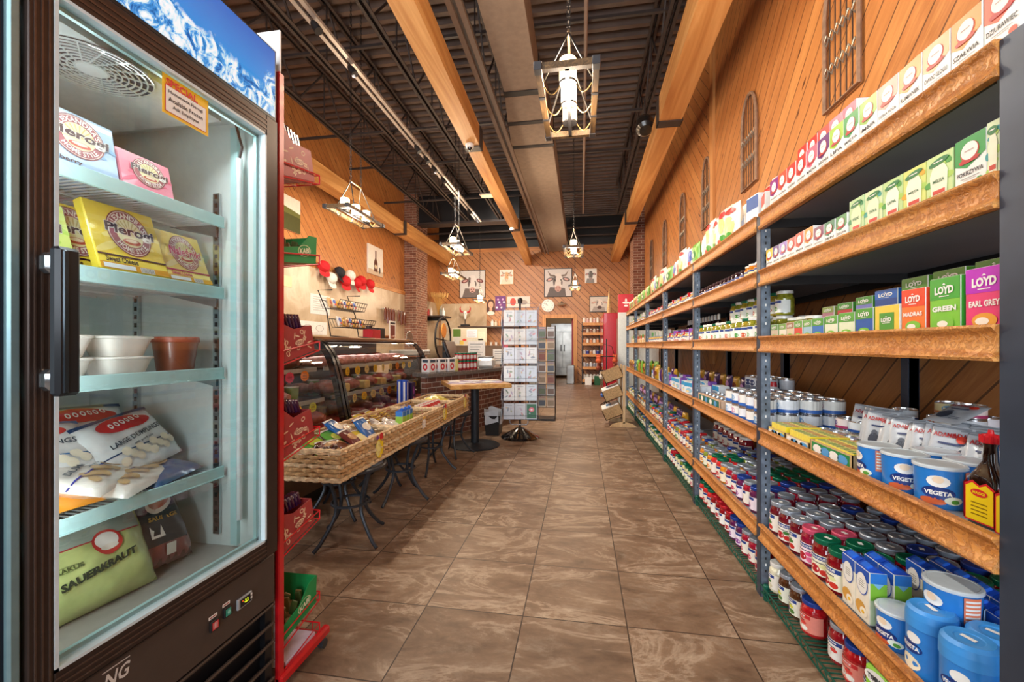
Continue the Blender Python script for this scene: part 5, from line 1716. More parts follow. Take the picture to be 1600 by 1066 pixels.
Kind('brown_pot', 'pot', b, [('lid', l, None)]).at((-1.22, 1.105, 1.137), 0, 'reddish brown lidded pot beside the white containers in the freezer')
# bags of dumplings
def dumps(col, band, cloud, txt, seed, w=.24, h=.17, t=.05, extra=None, filler='#e9e2cc'):
    def art(b, f):
        b.disc(-w * .05, h * .80, w * .30, h * .13, M(cloud, .35), f, 2, 20)
        b.disc(w * .10, h * .76, w * .22, h * .10, M(cloud, .35), f, 2, 20)
        for i in range(6): b.disc(-w * .20 + w * .075 * i, h * (.79 + .008 * i), w * .026, h * .045, WH, f, 5, 10, rot=.5, inner=.55)
        b.text(txt, 0, h * .53, h * .08, M('#2a3a4a'), f, w=w * .72, k=3, bold=.02, rise=.1)
        b.text('with pork salsa', w * .03, h * .42, h * .05, M('#2a3a4a'), f, w=w * .3, k=3, rise=.1)
        for i in range(12): b.disc(-w * .32 + w * .062 * i, h * (.20 + .07 * ((i * 5) % 3)), w * .055, h * .07, M(filler, .4), f, 2 + .1 * i, 10)
        b.rect(-w * .5, w * .5, h * .34, h * .36, M(band, .35), f, 2, 10, 1)
        b.rect(-w * .5, w * .5, h * .93, h * .99, M(band, .35), f, 2, 10, 1)
        if extra: extra(b, f)
    return bag(w, h, t, col, seed, 'dumpling_bag', 'frozen bag', [art], coat=.9, rough=.2)
d1 = dumps('#e4e6e6', '#3a7ab8', '#cf3a34', 'VEAL DUMPLINGS', 31)
d2 = dumps('#dfe6e8', '#1f3f6a', '#c82c2c', 'LARGE DUMPLINGS', 32)
d3 = dumps('#e6982c', '#7a3a1c', '#c83a2c', 'Perogies', 33, filler='#e8b04a')
d4 = dumps('#ece6dc', '#3a3a9a', '#c8382c', 'DUMPLINGS', 34, filler='#c8a878')
def lay(k, loc, rot, lb_): return k.at(loc, 0, lb_, 'bags of frozen dumplings', rot=rot, scale=1.08)
lay(d1, (-1.255, .80, .885), (-.75, .05, RZF - .1), 'white bag of frozen veal dumplings standing by the door handle')
lay(d2, (-1.25, 1.06, .865), (-.65, -.1, RZF + .25), 'white bag of large dumplings at the hinge end of the freezer shelf')
lay(d2, (-1.36, 1.00, .88), (-.5, .05, RZF + .1), 'second white bag of dumplings behind the first')
lay(d4, (-1.185, .935, .862), (-1.30, .0, RZF + .55), 'white and red bag of dumplings lying across the freezer shelf')
lay(d4, (-1.17, 1.00, .838), (-1.38, .0, RZF + .45), 'lower white and red bag of dumplings on the freezer shelf')
lay(d3, (-1.175, .76, .838), (-1.25, .0, RZF - .1), 'orange bag of frozen perogies at the door handle end')
lay(d3, (-1.33, .78, .86), (-.6, .0, RZF), 'orange bag of perogies behind the veal dumplings')
def blueb(b, f): b.disc(0, .09, .05, .035, M('#c8a878', .4), f, 2, 14)
lay(bag(.20, .15, .05, '#1f4f8a', 35, 'dumpling_bag', 'frozen bag', [blueb], coat=.8), (-1.19, 1.10, .825), (-1.40, 0, RZF + .3), 'blue bag of dumplings under the white bag by the hinge')
# bottom: sauerkraut and sausages
def sk(b, f):
    w, h = .25, .20
    b.rect(-w * .5, w * .5, h * .72, h * .735, M('#b83a3a'), f, 1, 12, 1)
    b.rect(-w * .5, w * .5, h * .735, h * .99, M('#a8b8ac', .25, coat=.6), f, 1, 12, 4)
    b.disc(w * .10, h * .66, w * .11, h * .15, M('#c83a34', .35), f, 3, 22)
    b.disc(w * .10, h * .68, w * .085, h * .10, WH, f, 3.5, 20)
    b.disc(w * .10, h * .60, w * .07, h * .035, M('#efe9dd'), f, 4, 14)
    b.text('SAUERKRAUT', 0, h * .40, h * .085, M('#2a3a2a'), f, w=w * .60, k=4, bold=.05, rise=.16)
    b.disc(-w * .22, h * .52, w * .10, h * .035, M('#5a6a3a'), f, 3, 16, inner=.85)
    b.text('KRAKUS', -w * .22, h * .52, h * .05, M('#4a5a2a'), f, w=w * .22, k=3, bold=.03)
lay(bag(.25, .20, .09, '#c3d488', 41, 'sauerkraut_bag', 'bag', [sk], coat=.9, rough=.2), (-1.19, .875, .565), (-.45, 0, RZF - .12), 'pale green bag of sauerkraut on the freezer floor')['group'] = 'bags on the freezer floor'
def ss(b, f):
    w, h = .20, .23
    for i in range(14): b.disc(-w * .38 + w * .06 * i, h * (.12 + .05 * (i % 2)), w * .05, h * .10, M('#8a4038', .3, coat=.8), f, 1 + .1 * (i % 3), 10)
    b.rect(-w * .26, w * .34, h * .22, h * .94, M('#2a2224', .35), f, 3, 6, 6)
    b.disc(w * .06, h * .70, w * .22, h * .11, M('#f0e6d8'), f, 4, 18, rot=.4)
    b.disc(w * .06, h * .72, w * .17, h * .08, M('#b86a4a'), f, 5, 16, rot=.4)
    b.disc(w * .02, h * .74, w * .10, h * .03, M('#d89068'), f, 6, 12, rot=.4)
    b.text('SAUSAGE', w * .05, h * .52, h * .05, M('#c8a040'), f, w=w * .46, k=4, bold=.03)
    b.rect(-w * .18, w * .0, h * .30, h * .44, WH, f, 4)
    b.rect(-w * .02, w * .14, h * .08, h * .20, WH, f, 4)
lay(bag(.20, .24, .08, '#7a4a44', 42, 'sausage_pack', 'sausage pack', [ss], coat=1, rough=.12), (-1.21, 1.05, .575), (-.5, .1, RZF + .05), 'vacuum pack of dark sausages with a black label on the freezer floor')['group'] = 'bags on the freezer floor'

# ================================================================ red wire rack beside the freezer, facing away
m_red = M('#d01822', .3, coat=.3)
root = empty('wire_display_rack', (0, 0, 0), 'tall red metal display rack with sloping wire trays beside the freezer', 'display rack')
KX0, KX1, KY = -1.65, -1.03, 1.31
q = MB()
for x in (KX1 - .018, KX0): q.box(x, x + .018, KY, KY + .028, .04, 2.17, m_red, .003)
q.build('upright', root)
q = MB()
for x in (KX1 - .02, KX0): q.box(x, x + .03, KY, KY + .29, .035, .072, m_red, .008)
q.build('foot', root)
for x in (KX1, KX0 + .01):
    q = MB()
    q.push(T(x, KY + .25, .018) @ Matrix.Rotation(PI / 2, 4, "Y"))
    q.cyl(0, 0, -.01, .01, .018, M('#4a4c50', .3, .5), 14)
    q.pop()
    q.box(x - .008, x + .008, KY + .24, KY + .26, .018, .04, m_chrome)
    q.build('caster', root)
q = MB()
q.box(KX0, KX1, KY + .004, KY + .014, 2.17, 2.315, M('#e8e8e6', .4), .002)
q.build('header_board', root)
q = MB()
q.box(KX0 + .02, KX1 - .02, KY + .004, KY + .008, .1, 2.17, M('#e4e2de', .5))
q.build('back_panel', root)
trays = [1.865, 1.545, 1.20, .86, .525, .20, .075]
for z in trays:
    q = MB()
    yb, yf = KY + .02, KY + .235
    drop = .05
    q.tube([(KX0, yb, z - drop), (KX0, yf, z), (KX1 - .005, yf, z), (KX1 - .005, yb, z - drop)], .003, m_red, 5)
    q.tube([(KX0, yb, z - drop + .0), (KX0, yf, z + .035), (KX1 - .003, yf, z + .035), (KX1 - .003, yb, z + .0)], .003, m_red, 5)
    for k in range(9):
        x = KX0 + (KX1 - KX0) * (k + .5) / 9
        q.tube([(x, yb, z - drop), (x, yf, z), (x, yf, z + .035)], .002, m_red, 4)
    for x in (KX0, KX1 - .004): q.tube([(x, yf, z), (x, yf, z + .035)], .003, m_red, 5)
    q.build('wire_tray', root)
# wafer cartons with printed sides in the trays
m_wf = M('#a83a3a', .45)
def wafer_carton(h0, h1, open_top=True, col=m_wf):
    """open display carton: profile higher at the back; seen on its end; depth along y"""
    b = MB()
    W, Dp = .28, .185
    t = .003
    side = [(0, 0), (Dp, 0), (Dp, h1), (Dp * .45, h1 * 1.05), (Dp * .2, h0), (0, h0)]
    b.prism(side, 0, t, col, 'X')
    b.prism(side, -W, -W + t, col, 'X')
    b.box(-W, 0, Dp - t, Dp, 0, h1, col)
    b.box(-W, 0, 0, t, 0, h0, col)
    b.box(-W, 0, 0, Dp, 0, t, col)
    f = side_r(t)
    cr = M('#e9c9a8', .5)
    rr_ = random.Random(int(h0 * 1000))
    for i in range(16):
        u, v = rr_.uniform(.015, Dp - .02), rr_.uniform(.012, h1 - .012)
        a = rr_.uniform(0, 3)
        if i % 4 == 0: b.disc(u, v, .009, .012, cr, f, 1, 10, rot=a, inner=.6)
        elif i % 4 == 1:
            for d_ in range(4): b.disc(u + .006 * math.cos(d_ * 1.57 + a), v + .006 * math.sin(d_ * 1.57 + a), .005, .004, cr, f, 1, 8)
        else: b.disc(u, v, .014, .003, cr, f, 1, 10, rot=a)
    b.disc(Dp * .55, h1 * .52, .028, .013, M('#8a2a2e'), f, 2, 14)
    b.disc(Dp * .55, h1 * .52, .026, .011, cr, f, 3, 14)
    for i in range(4): b.disc(Dp * .55 - .015 + .010 * i, h1 * .52, .0035, .006, M('#8a2a2e'), f, 4, 8, inner=.5)
    bars = MB()
    for i in range(9):
        for j in range(3):
            x = -.02 - j * .085
            y = .01 + i * (Dp - .03) / 9
            z = h0 + .01 - (h0 - h1) * i / 9
            bars.push(T(x, y, z - .02) @ RX(.15))
            bars.box(-.034, .0, 0, .014, 0, .055, M('#3a1a4a' if i % 2 else '#4a1c3c', .25, coat=.6), .003)
            bars.box(-.032, -.002, -.0005, .0145, .042, .050, M('#d8d0dc', .3))
            bars.pop()
    return Kind('wafer_carton', 'display carton', b, [('chocolate_bars', bars, None)])
wc = wafer_carton(.17, .115)
wc2 = wafer_carton(.13, .10)
for z, nm, k, dz in ((1.865, 'uppermost', wc, -.01), (1.20, 'third', wc2, 0), (.86, 'fourth', wc, -.01), (.525, 'fifth', wc2, 0)):
    o = k.at((KX1 - .012, KY + .032, z - .045 + .004), 0, 'dark red carton of chocolate wafers in the %s tray of the red rack' % nm, 'wafer cartons in the red rack', rot=(math.atan2(.05, .215), 0, 0))
    k.at((KX1 - .30, KY + .032, z - .045 + .004), 0, 'dark red wafer carton deeper in the %s tray of the red rack' % nm, 'wafer cartons in the red rack', rot=(math.atan2(.05, .215), 0, 0))
def green_carton():
    b = MB()
    Dp, W = .19, .28
    g = M('#18944e', .45)
    side = [(0, 0), (Dp * .97, .03), (Dp, .135), (Dp * .75, .13), (Dp * .45, .075), (.0, .055)]
    b.prism(side, 0, .003, g, 'X')
    b.prism(side, -W, -W + .003, g, 'X')
    b.box(-W, 0, 0, .003, 0, .055, g)
    b.add([(-W, Dp * .97, .03), (0, Dp * .97, .03), (0, Dp, .135), (-W, Dp, .135)], [(0, 1, 2, 3)], g)
    b.add([(-W, 0, 0), (0, 0, 0), (0, Dp * .97, .03), (-W, Dp * .97, .03)], [(0, 1, 2, 3)], M('#c8a07c', .7))
    b.box(-W, -W + .003, Dp * .2, Dp, .02, .16, M('#c8a07c', .7))
    f = side_r(.003)
    b.disc(Dp * .6, .065, .038, .022, M('#d8e8b8'), f, 1, 22, rot=.25, inner=.9)
    b.text('KABI', Dp * .6, .065, .020, M('#e8f0d0'), f, w=.055, k=2, bold=.04, rise=.25)
    q_ = MB()
    for i in range(10): q_.push(T(-.03 - .02 * (i % 4), .03 + .013 * i, .04) @ RY_i(i)).box(-.012, .012, 0, .008, 0, .055, M('#8a7a4a' if i % 2 else '#4a5a2c', .4), .002).pop()
    return Kind('green_carton', 'display carton', b, [('snack_sticks', q_, None)])
def RY_i(i): return Matrix.Rotation(.3 * math.sin(i * 2.1), 4, 'Y')
gc = green_carton()
gc.at((KX1 - .012, KY + .035, 1.545 - .03), 0, 'green snack carton in the second tray of the red rack', 'green cartons in the red rack')
gc.at((KX1 - .012, KY + .035, .20 - .03), 0, 'green snack carton in the sixth tray of the red rack', 'green cartons in the red rack')
tag(MB().box(KX1 - .25, KX1 - .012, KY + .05, KY + .22, .068, .085, M('#d9cfe4', .4), .002).build('flat_carton'), 'flat pale lilac carton in the lowest tray of the red rack', 'box')
# ================================================================ deli display cases
m_cap = M('#141518', .22, .2, coat=.6)
m_lam = M('#6f5a48', .55, var=.12, scale=12)
m_walnut = timber('counter_wood', 'Y', ('#7a5230', '#b88a58', '#9a6e42'), .35, 1.5)
m_dglass = pane('deli_glass', (.97, .985, .98, 1), .7, .012)
m_shg = pane('shelf_glass', (.9, .96, .94, 1), .8, .04)
PROF = [(-2.56, 1.29), (-2.48, 1.272), (-2.41, 1.22), (-2.33, 1.10), (-2.27, .91), (-2.225, .70), (-2.18, .50)]
def smooth(p, n=4):
    out = []
    for i in range(len(p) - 1):
        a, b, c, d = p[max(i - 1, 0)], p[i], p[i + 1], p[min(i + 2, len(p) - 1)]
        for k in range(n):
            t = k / n
            out.append(tuple(.5 * (2 * b[j] + (c[j] - a[j]) * t + (2 * a[j] - 5 * b[j] + 4 * c[j] - d[j]) * t * t + (3 * b[j] - a[j] - 3 * c[j] + d[j]) * t ** 3) for j in range(2)))
    return out + [p[-1]]
SP = smooth(PROF)
def deli(y0, y1, label):
    root = empty('deli_display_case', (0, 0, 0), label, 'display case', 'curved glass deli cases')
    q = MB()
    q.box(-3.1, -2.03, y0, y1, .1, .40, m_lam)
    q.box(-3.1, -2.0, y0, y1, .40, .47, m_cap, .01)
    q.box(-3.1, -2.15, y0, y1, .47, .50, M('#b8241f', .4))
    q.box(-3.05, -2.06, y0, y1, .0, .1, m_black)
    q.box(-3.12, -3.08, y0, y1, .47, 1.27, M('#4a4a4c', .3, .3))
    q.build('base', root)
    q = MB()
    q.box(-3.12, -2.54, y0, y1, 1.275, 1.31, m_walnut, .006)
    q.box(-2.60, -2.54, y0, y1, 1.25, 1.275, m_cap)
    q.build('countertop', root)
    for y in (y0 + .02, y1 - .02):
        q = MB()
        n = len(SP)
        vs = []
        for x, z in SP: vs += [(x + .012, y - .02, z), (x + .012, y + .02, z), (x - .055, y + .02, z - .01), (x - .055, y - .02, z - .01)]
        fs = [(i * 4 + k, i * 4 + (k + 1) % 4, (i + 1) * 4 + (k + 1) % 4, (i + 1) * 4 + k) for i in range(n - 1) for k in range(4)]
        q.add(vs, fs + [(0, 1, 2, 3), tuple(range(4 * n - 4, 4 * n))], m_cap)
        q.build('arched_frame', root)
        q = MB()
        q.add([(x - .05, y, z) for x, z in SP] + [(-3.08, y, .5), (-3.08, y, 1.28)], [tuple(range(len(SP) + 2))], m_dglass)
        q.build('end_glass', root)
    q = MB()
    q.add([(x + .004, y, z) for y in (y0 + .04, y1 - .04) for x, z in SP], [(i, i + 1, len(SP) + i + 1, len(SP) + i) for i in range(len(SP) - 1)], m_dglass)
    q.build('curved_glass', root)
    for z, xf in ((1.0, -2.48), (.72, -2.40)):
        q = MB()
        q.box(-3.07, xf, y0 + .05, y1 - .05, z - .008, z, m_shg)
        q.box(xf - .004, xf + .008, y0 + .05, y1 - .05, z - .025, z + .012, M('#c9cdcb', .3, .4))
        q.build('glass_shelf', root)
    area_light('case_lamp', (-2.75, (y0 + y1) / 2, 1.245), (0, 0, 0), .15, y1 - y0 - .3, 3.5, (1, .95, .88), root)
    MB().box(-2.80, -2.70, y0 + .1, y1 - .1, 1.25, 1.262, glow('case_tube', '#fff4e6', 1.2)).build('lamp_tube', root)
    return root
deli(1.45, 3.70, 'curved glass deli case closest to the red wire rack')
deli(3.72, 6.02, 'curved glass deli case beside the brick counter')
# meat and cheese
def loaf(L, w, h, c, cut='#e0a090', seed=0):
    b = MB()
    rr_ = random.Random(seed)
    n = 14
    for_, vs = 9, []
    for i in range(for_ + 1):
        t = i / for_
        s = max(.05, math.sin(PI * min(max(t, .04), .96)) ** .35) if i else .93
        for k in range(n):
            a = 2 * PI * k / n
            vs.append((-L / 2 + L * t, math.cos(a) * w / 2 * s * (1 + rr_.uniform(-.04, .04)), h / 2 + math.sin(a) * h / 2 * s))
    m = M(c, .35, 0, var=.3, scale=25, coat=.4)
    b.add(vs, [(i * n + k, i * n + (k + 1) % n, (i + 1) * n + (k + 1) % n, (i + 1) * n + k) for i in range(for_) for k in range(n)] + [tuple(range(for_ * n, (for_ + 1) * n))], m)
    b.add(vs[:n], [tuple(range(n))], M(cut, .4, 0, var=.2, scale=60))
    return b
hams = [(Kind('ham_joint', 'cold meat', loaf(.26, .15, .13, '#a85848', '#d8958a', 1)), 'pink ham joint'), (Kind('smoked_ham', 'cold meat', loaf(.24, .14, .12, '#6a3428', '#b8685a', 2)), 'dark smoked ham'), (Kind('luncheon_sausage', 'cold meat', loaf(.30, .11, .11, '#c88a80', '#e0a89c', 3)), 'pale pink sausage'), (Kind('cheese_block', 'cheese', MB().box(-.13, .13, -.06, .06, 0, .09, M('#e0c078', .4, var=.1), .01)), 'yellow cheese block'),
        (Kind('meat_tray', 'tray', MB().box(-.14, .14, -.09, .09, 0, .03, M('#d8d8d4', .3), .006).box(-.12, .12, -.075, .075, .02, .045, M('#8a3a34', .4, var=.4, scale=60), .01)), 'white tray of sliced meat'), (Kind('jar_of_salad', 'tub', MB().lathe([(.05, 0), (.055, .01), (.06, .11), (.062, .115), (.062, .125), (0, .125)], 16, [M('#8aa86a', .3, coat=.5)] * 3 + [m_lidW] * 2)), 'green salad tub')]
for ci, (y0, y1) in enumerate(((1.6, 3.6), (3.85, 5.95))):
    for si, (z, x0) in enumerate(((.502, -2.42), (.722, -2.6), (1.002, -2.66))):
        for i, y in enumerate(steps(y0, y1, .22)):
            for j in range(2):
                k, look = hams[(i * 3 + j * 2 + si * 5 + ci) % (3 if si == 2 and j == 0 else 6)]
                k.at((x0 - .27 * j, y, z), rnd.uniform(-.3, .3), '%s, %s of the %s deli case, %s row, %s along' % (look, ['floor', 'middle shelf', 'top shelf'][si], ORD[ci], ['front', 'back'][j], ORD[i]), 'cold meats in the deli cases')
def star_tag(c):
    b = MB()
    n = 16
    pts = [((.05 if i % 2 else .042) * math.cos(PI * i / n), (.05 if i % 2 else .042) * math.sin(PI * i / n)) for i in range(2 * n)]
    f = side_r(0)
    b.prism([(a, c_) for a, c_ in pts], 0, .002, M(c, .5), 'X')
    g = side_r(.002)
    for i in range(3): b.disc(-.016 + .016 * i, .003, .006, .010, DK, g, 1, 10, inner=.55)
    b.rect(-.025, .025, -.022, -.018, DK, g, 1)
    b.rect(-.02, .02, .022, .025, DK, g, 1)
    return Kind('price_tag', 'price tag', b)
tg = {'orange': star_tag('#f08a1c'), 'yellow': star_tag('#f2c81e'), 'lime': star_tag('#d2d82a'), 'pink': star_tag('#e0406a'), 'cream': star_tag('#efd890')}
for ci, (y0, y1, d_) in enumerate(((1.75, 3.6, .20), (3.85, 5.9, .205))):
    for si, (z, x) in enumerate(((.945, -2.455), (.665, -2.375))):
        for i, y in enumerate(steps(y0, y1, d_)):
            c = (['orange', 'pink', 'orange', 'yellow', 'lime', 'orange'] if ci == 0 else ['yellow', 'yellow', 'yellow', 'cream', 'yellow', 'cream', 'cream', 'orange', 'yellow'])[(i + si * 2) % (6 if ci == 0 else 9)]
            tg[c].at((x, y, z), rnd.uniform(-.2, .1), '%s starburst price tag, %s shelf of the %s deli case, %s along' % (c, ['top', 'middle'][si], ORD[ci], ORD[i]), 'starburst price tags in the deli cases')
# ---------------- on top of the case
CT = 1.311
root = empty('wire_snack_rack', (-2.85, 4.75, CT), 'black wire rack with two sloping baskets on top of the deli case', 'rack')
q = MB()
for y in (-.28, .34):
    q.tube([(.22, y, 0), (.0, y, .02), (-.05, y, .30), (-.16, y, .55), (.02, y, .55)], .008, m_black, 6)
q.build('frame', root)
for nm, z, x in (('upper_basket', .34, -.02), ('lower_basket', .12, .1)):
    q = MB()
    for k in range(12):
        y = -.28 + .62 * k / 11
        q.tube([(x - .12, y, z + .10), (x - .08, y, z), (x + .10, y, z), (x + .14, y, z + .10)], .003, m_black, 4)
    for dx, dz in ((-.12, .10), (.14, .10), (.12, .05), (.10, 0)): q.tube([(x + dx, -.28, z + dz), (x + dx, .34, z + dz)], .005, m_black, 5)
    q.build(nm, root)
for lv, (z, x) in enumerate(((.35, 0), (.13, .12))):
    for i in range(8):
        k = [bagA, bagB, bagD][(i + lv) % 3]
        k.at((-2.85 + x - .02, 4.75 - .24 + .075 * i, CT + z), 0, 'small snack bag in the %s basket of the black wire rack, %s along' % (('upper', 'lower')[lv], ORD[i]), 'snack bags in the wire rack', rot=(-.3, 0, RZF), scale=.62)
def simple(name, cat, mb, loc, label, rz=0, group=None): return Kind(name, cat, mb).at(loc, rz, label, group)
simple('red_box', 'box', MB().box(-.07, .07, -.11, .11, 0, .12, M('#b81c2a', .4), .004), (-2.75, 5.25, CT), 'small red box beside the black wire rack on the deli case')
simple('black_box', 'box', MB().box(-.07, .07, -.09, .09, 0, .15, m_black, .004), (-2.8, 5.5, CT), 'small black box beside the red box on the deli case')
b = MB()
b.push(RY_i(0)).box(-.006, .006, -.10, .10, 0, .26, WH, .002).pop()
b.rect(-.07, .07, .05, .20, M('#7a3a34'), side_r(.006), 1)
b.rect(-.08, .08, .215, .24, DK, side_r(.006), 1)
simple('menu_card', 'card', b, (-2.68, 5.72, CT), 'standing white menu card with a dark red picture on the deli case')
for i, (y, c, h) in enumerate(((5.55, '#3a2a2a', .19), (5.86, '#2e3036', .15), (5.95, '#d8e2dc', .24))):
    simple('cup', 'cup', MB().lathe([(.04, 0), (.048, h * .9), (.05, h), (.046, h), (0, h * .95)], 18, M(c, .4)), (-2.95 if i < 2 else -2.78, y, CT), ['dark brown tall cup', 'charcoal cup', 'pale sanitizer bottle'][i] + ' standing on top of the deli case')
for i in range(3):
    b = MB()
    b.tube([(.05 * math.cos(a / 3), .09 * math.sin(a / 3) * 1.2, .03) for a in range(0, 19)], .022, M('#8a4a2a', .35, coat=.4), 8)
    simple('sausage_ring', 'sausage', b, (-2.95 + .1 * i, 5.98 - .12 * i, CT + .0), 'curled smoked sausage on the deli case, %s in the heap' % ORD[i], .5 * i, 'curled sausages on the case')
# ---------------- left wall: caps, papers, picture, hanging sausages
def cap(c, c2=None):
    b = MB()
    m = M(c, .8)
    b.push(SC(1, 1, 1))
    vs, n = [], 14
    prof = [(.10, 0), (.102, .03), (.09, .07), (.06, .10), (.02, .115), (0.001, .117)]
    b.lathe(prof, n, m)
    b.pop()
    br = [(.10 * math.cos(a), .10 * math.sin(a), 0) for a in [R(-60 + 10 * i) for i in range(13)]]
    out = [(.105 + .075 * math.cos(R(-80 + 13.3 * i)), .092 * math.sin(R(-80 + 13.3 * i)), -.012) for i in range(13)]
    b.add([*br, *out], [(i, i + 1, 13 + i + 1, 13 + i) for i in range(12)], M(c2 or c, .7))
    b.cyl(0, 0, .115, .122, .008, m, 8)
    return Kind('baseball_cap', 'cap', b)
cr, cw, ck = cap('#c8161e'), cap('#e6e0d4'), cap('#201f24', '#141318')
for i, (y, z, k, lk) in enumerate(((7.22, 2.68, cr, 'red cap'), (7.45, 2.50, cw, 'cream cap hanging low'), (7.72, 2.66, ck, 'black cap'), (7.95, 2.52, cr, 'red cap half hidden behind the white one'), (8.12, 2.66, cw, 'white cap'), (8.36, 2.54, cr, 'red cap with its brim down'), (8.58, 2.62, cr, 'red cap'), (8.95, 2.60, cr, 'red cap'))):
    k.at((XL + .09, y, z), 0, '%s in the hanging line of caps, %s along' % (lk, ORD[i]), 'caps hung in a line over the deli', rot=(R(-90) * 0 + .1, R(60), .3 * ((i * 7) % 3 - 1)), scale=1.15)
def sheet(y0, y1, z0, z1, c, label, name='wall_paper_sheet', cat='notice', art=None, x=None, th=.006, frame=None, group=None):
    b = MB()
    X = (XL + .014) if x is None else x
    b.box(X, X + th, y0, y1, z0, z1, M(c, .5))
    if frame:
        for a in ((y0 - .02, y0, z0 - .02, z1 + .02), (y1, y1 + .02, z0 - .02, z1 + .02), (y0, y1, z0 - .02, z0), (y0, y1, z1, z1 + .02)): b.box(X, X + th + .015, *a, frame)
    if art: art(b, side_r(X + th), y0, y1, z0, z1)
    return tag(b.build(name), label, cat, group)
def lines(b, f, y0, y1, z0, z1):
    n = 7
    for i in range(n): b.rect(y0 + (y1 - y0) * .12, y1 - (y1 - y0) * (.15 + .1 * (i % 3)), z1 - (z1 - z0) * (.12 + .11 * i), z1 - (z1 - z0) * (.145 + .11 * i), M('#a9a49c'), f, 1)
sheet(6.95, 7.55, 1.80, 2.17, '#e9e6e0', 'white printed sheet pinned high on the marble wall', art=lines)
def rings(b, f, y0, y1, z0, z1):
    for i in range(2): b.disc(y0 + (y1 - y0) * (.28 + .44 * i), (z0 + z1) / 2, .12, .06, M('#8f8a84'), f, 1, 24, inner=.9)
    lines(b, f, y0, y1, z0, z0 + .05)
sheet(6.65, 7.45, 1.42, 1.66, '#eeeae2', 'wide white chart with two rings low on the marble wall', art=rings)
sheet(6.25, 6.45, 2.20, 2.38, '#e8d8a8', 'small cream paper star on the marble wall by the red rack')
def land(b, f, y0, y1, z0, z1):
    b.rect(y0, y1, z0, (z0 + z1) / 2, M('#4a4a24'), f, 1)
    b.poly([(y0, (z0 + z1) / 2), (y1, (z0 + z1) / 2 - .02), (y1, (z0 + z1) / 2 + .05), ((y0 + y1) / 2, (z0 + z1) / 2 + .10), (y0, (z0 + z1) / 2 + .07)], M('#6a6a34'), f, 2)
sheet(5.75, 6.65, 3.15, 3.72, '#e6dcc8', 'landscape canvas of green hills high on the pine wall', 'canvas_painting', 'picture', land, XL + .004, .03)
def bottle_art(b, f, y0, y1, z0, z1):
    c = (y0 + y1) / 2
    b.rect(y0, y1, z0, z0 + .12, M('#c8b49c'), f, 1)
    b.poly([(c - .09, z0 + .08), (c + .09, z0 + .08), (c + .09, z0 + .30), (c + .03, z0 + .40), (c + .03, z0 + .58), (c - .03, z0 + .58), (c - .03, z0 + .40), (c - .09, z0 + .30)], M('#5a3020'), f, 2)
    b.disc(c, z0 + .2, .06, .05, M('#d8c8a8'), f, 3, 16)
    b.disc(c + .2, z0 + .14, .04, .08, M('#3a3a3a'), f, 2, 12)
sheet(9.02, 9.75, 2.89, 3.57, '#ece6dc', 'white canvas with a brown bottle on the pine wall near the brick column', 'canvas_painting', 'picture', bottle_art, XL + .004, .03)
b = MB()
b.tube([(XL + .12, 9.6, 2.12), (XL + .12, 10.95, 2.12)], .012, m_chrome, 8)
for y in (9.7, 10.85): b.tube([(XL + .012, y, 2.12), (XL + .12, y, 2.12)], .01, m_chrome, 6)
tag(b.build('hanging_rail'), 'chrome rail on the marble wall from which sausages hang', 'rail')
for i in range(7):
    y = 9.72 + (.15 if i < 4 else .19) * i
    b = MB()
    L_ = .26 + .1 * ((i * 3) % 4) / 4
    b.tube([(0, -.03, -.02 - L_), (0, -.045, -.12), (0, -.02, -.005), (0, .0, .014), (0, .02, -.005), (0, .045, -.12), (0, .03, -L_)], .02, M('#6a2c16', .35, coat=.3), 7)
    simple('hanging_sausage', 'sausage', b, (XL + .12, y, 2.125), 'brown smoked sausage loop on the wall rail, %s along' % ORD[i], 0, 'sausages hanging from the wall rail')

# ================================================================ stools and baskets before the deli
m_iron = M('#3f444b', .4, .5, var=.15)
def stool():
    b = MB()
    Rr = .205
    b.tube([(Rr * math.cos(2 * PI * i / 32), Rr * math.sin(2 * PI * i / 32), .468) for i in range(32)], .014, m_iron, 8, closed=True)
    s_ = MB()
    for k in range(11):
        y = -.17 + .034 * k
        h_ = math.sqrt(Rr ** 2 - y ** 2)
        s_.box(-h_, h_, y - .006, y + .006, .470, .476, M('#8c8f94', .35, .6))
    parts = [('slatted_seat', s_, None)]
    for k in range(4):
        a = PI / 4 + k * PI / 2
        l = MB()
        pts = []
        for i in range(13):
            t = i / 12
            z = .465 * (1 - t)
            r_ = .175 - .075 * math.sin(min(1, t / .55) * PI / 2) if t < .55 else .10 + .15 * ((t - .55) / .45) ** 1.4
            pts.append((r_ * math.cos(a), r_ * math.sin(a), max(z, .012)))
        l.tube(pts, .0115, m_iron, 8)
        parts.append(('leg', l, None))
    rg = MB()
    rg.tube([(.112 * math.cos(2 * PI * i / 24), .112 * math.sin(2 * PI * i / 24), .24) for i in range(24)], .009, m_iron, 6, closed=True)
    parts.append(('ring_brace', rg, None))
    return Kind('metal_stool', 'stool', b, parts)
st = stool()
for i, (x, y) in enumerate(((-1.43, 2.46), (-1.43, 3.20), (-1.45, 3.95), (-1.42, 4.55))):
    st.at((x, y, 0), .35 + .3 * i, 'dark iron stool with flared legs, %s from the red rack, carrying wicker baskets' % ORD[i], 'iron stools under the wicker baskets')
for i, y in enumerate((2.83, 3.57)): st.at((-1.74, y, 0), .2, 'dark iron stool behind the front ones under the wicker baskets, %s from the red rack' % ORD[i], 'iron stools under the wicker baskets')
m_straw = M('#c29d6c', .75, 0, var=.3, scale=60)
m_straw2 = M('#dcc096', .75, 0, var=.25, scale=60)
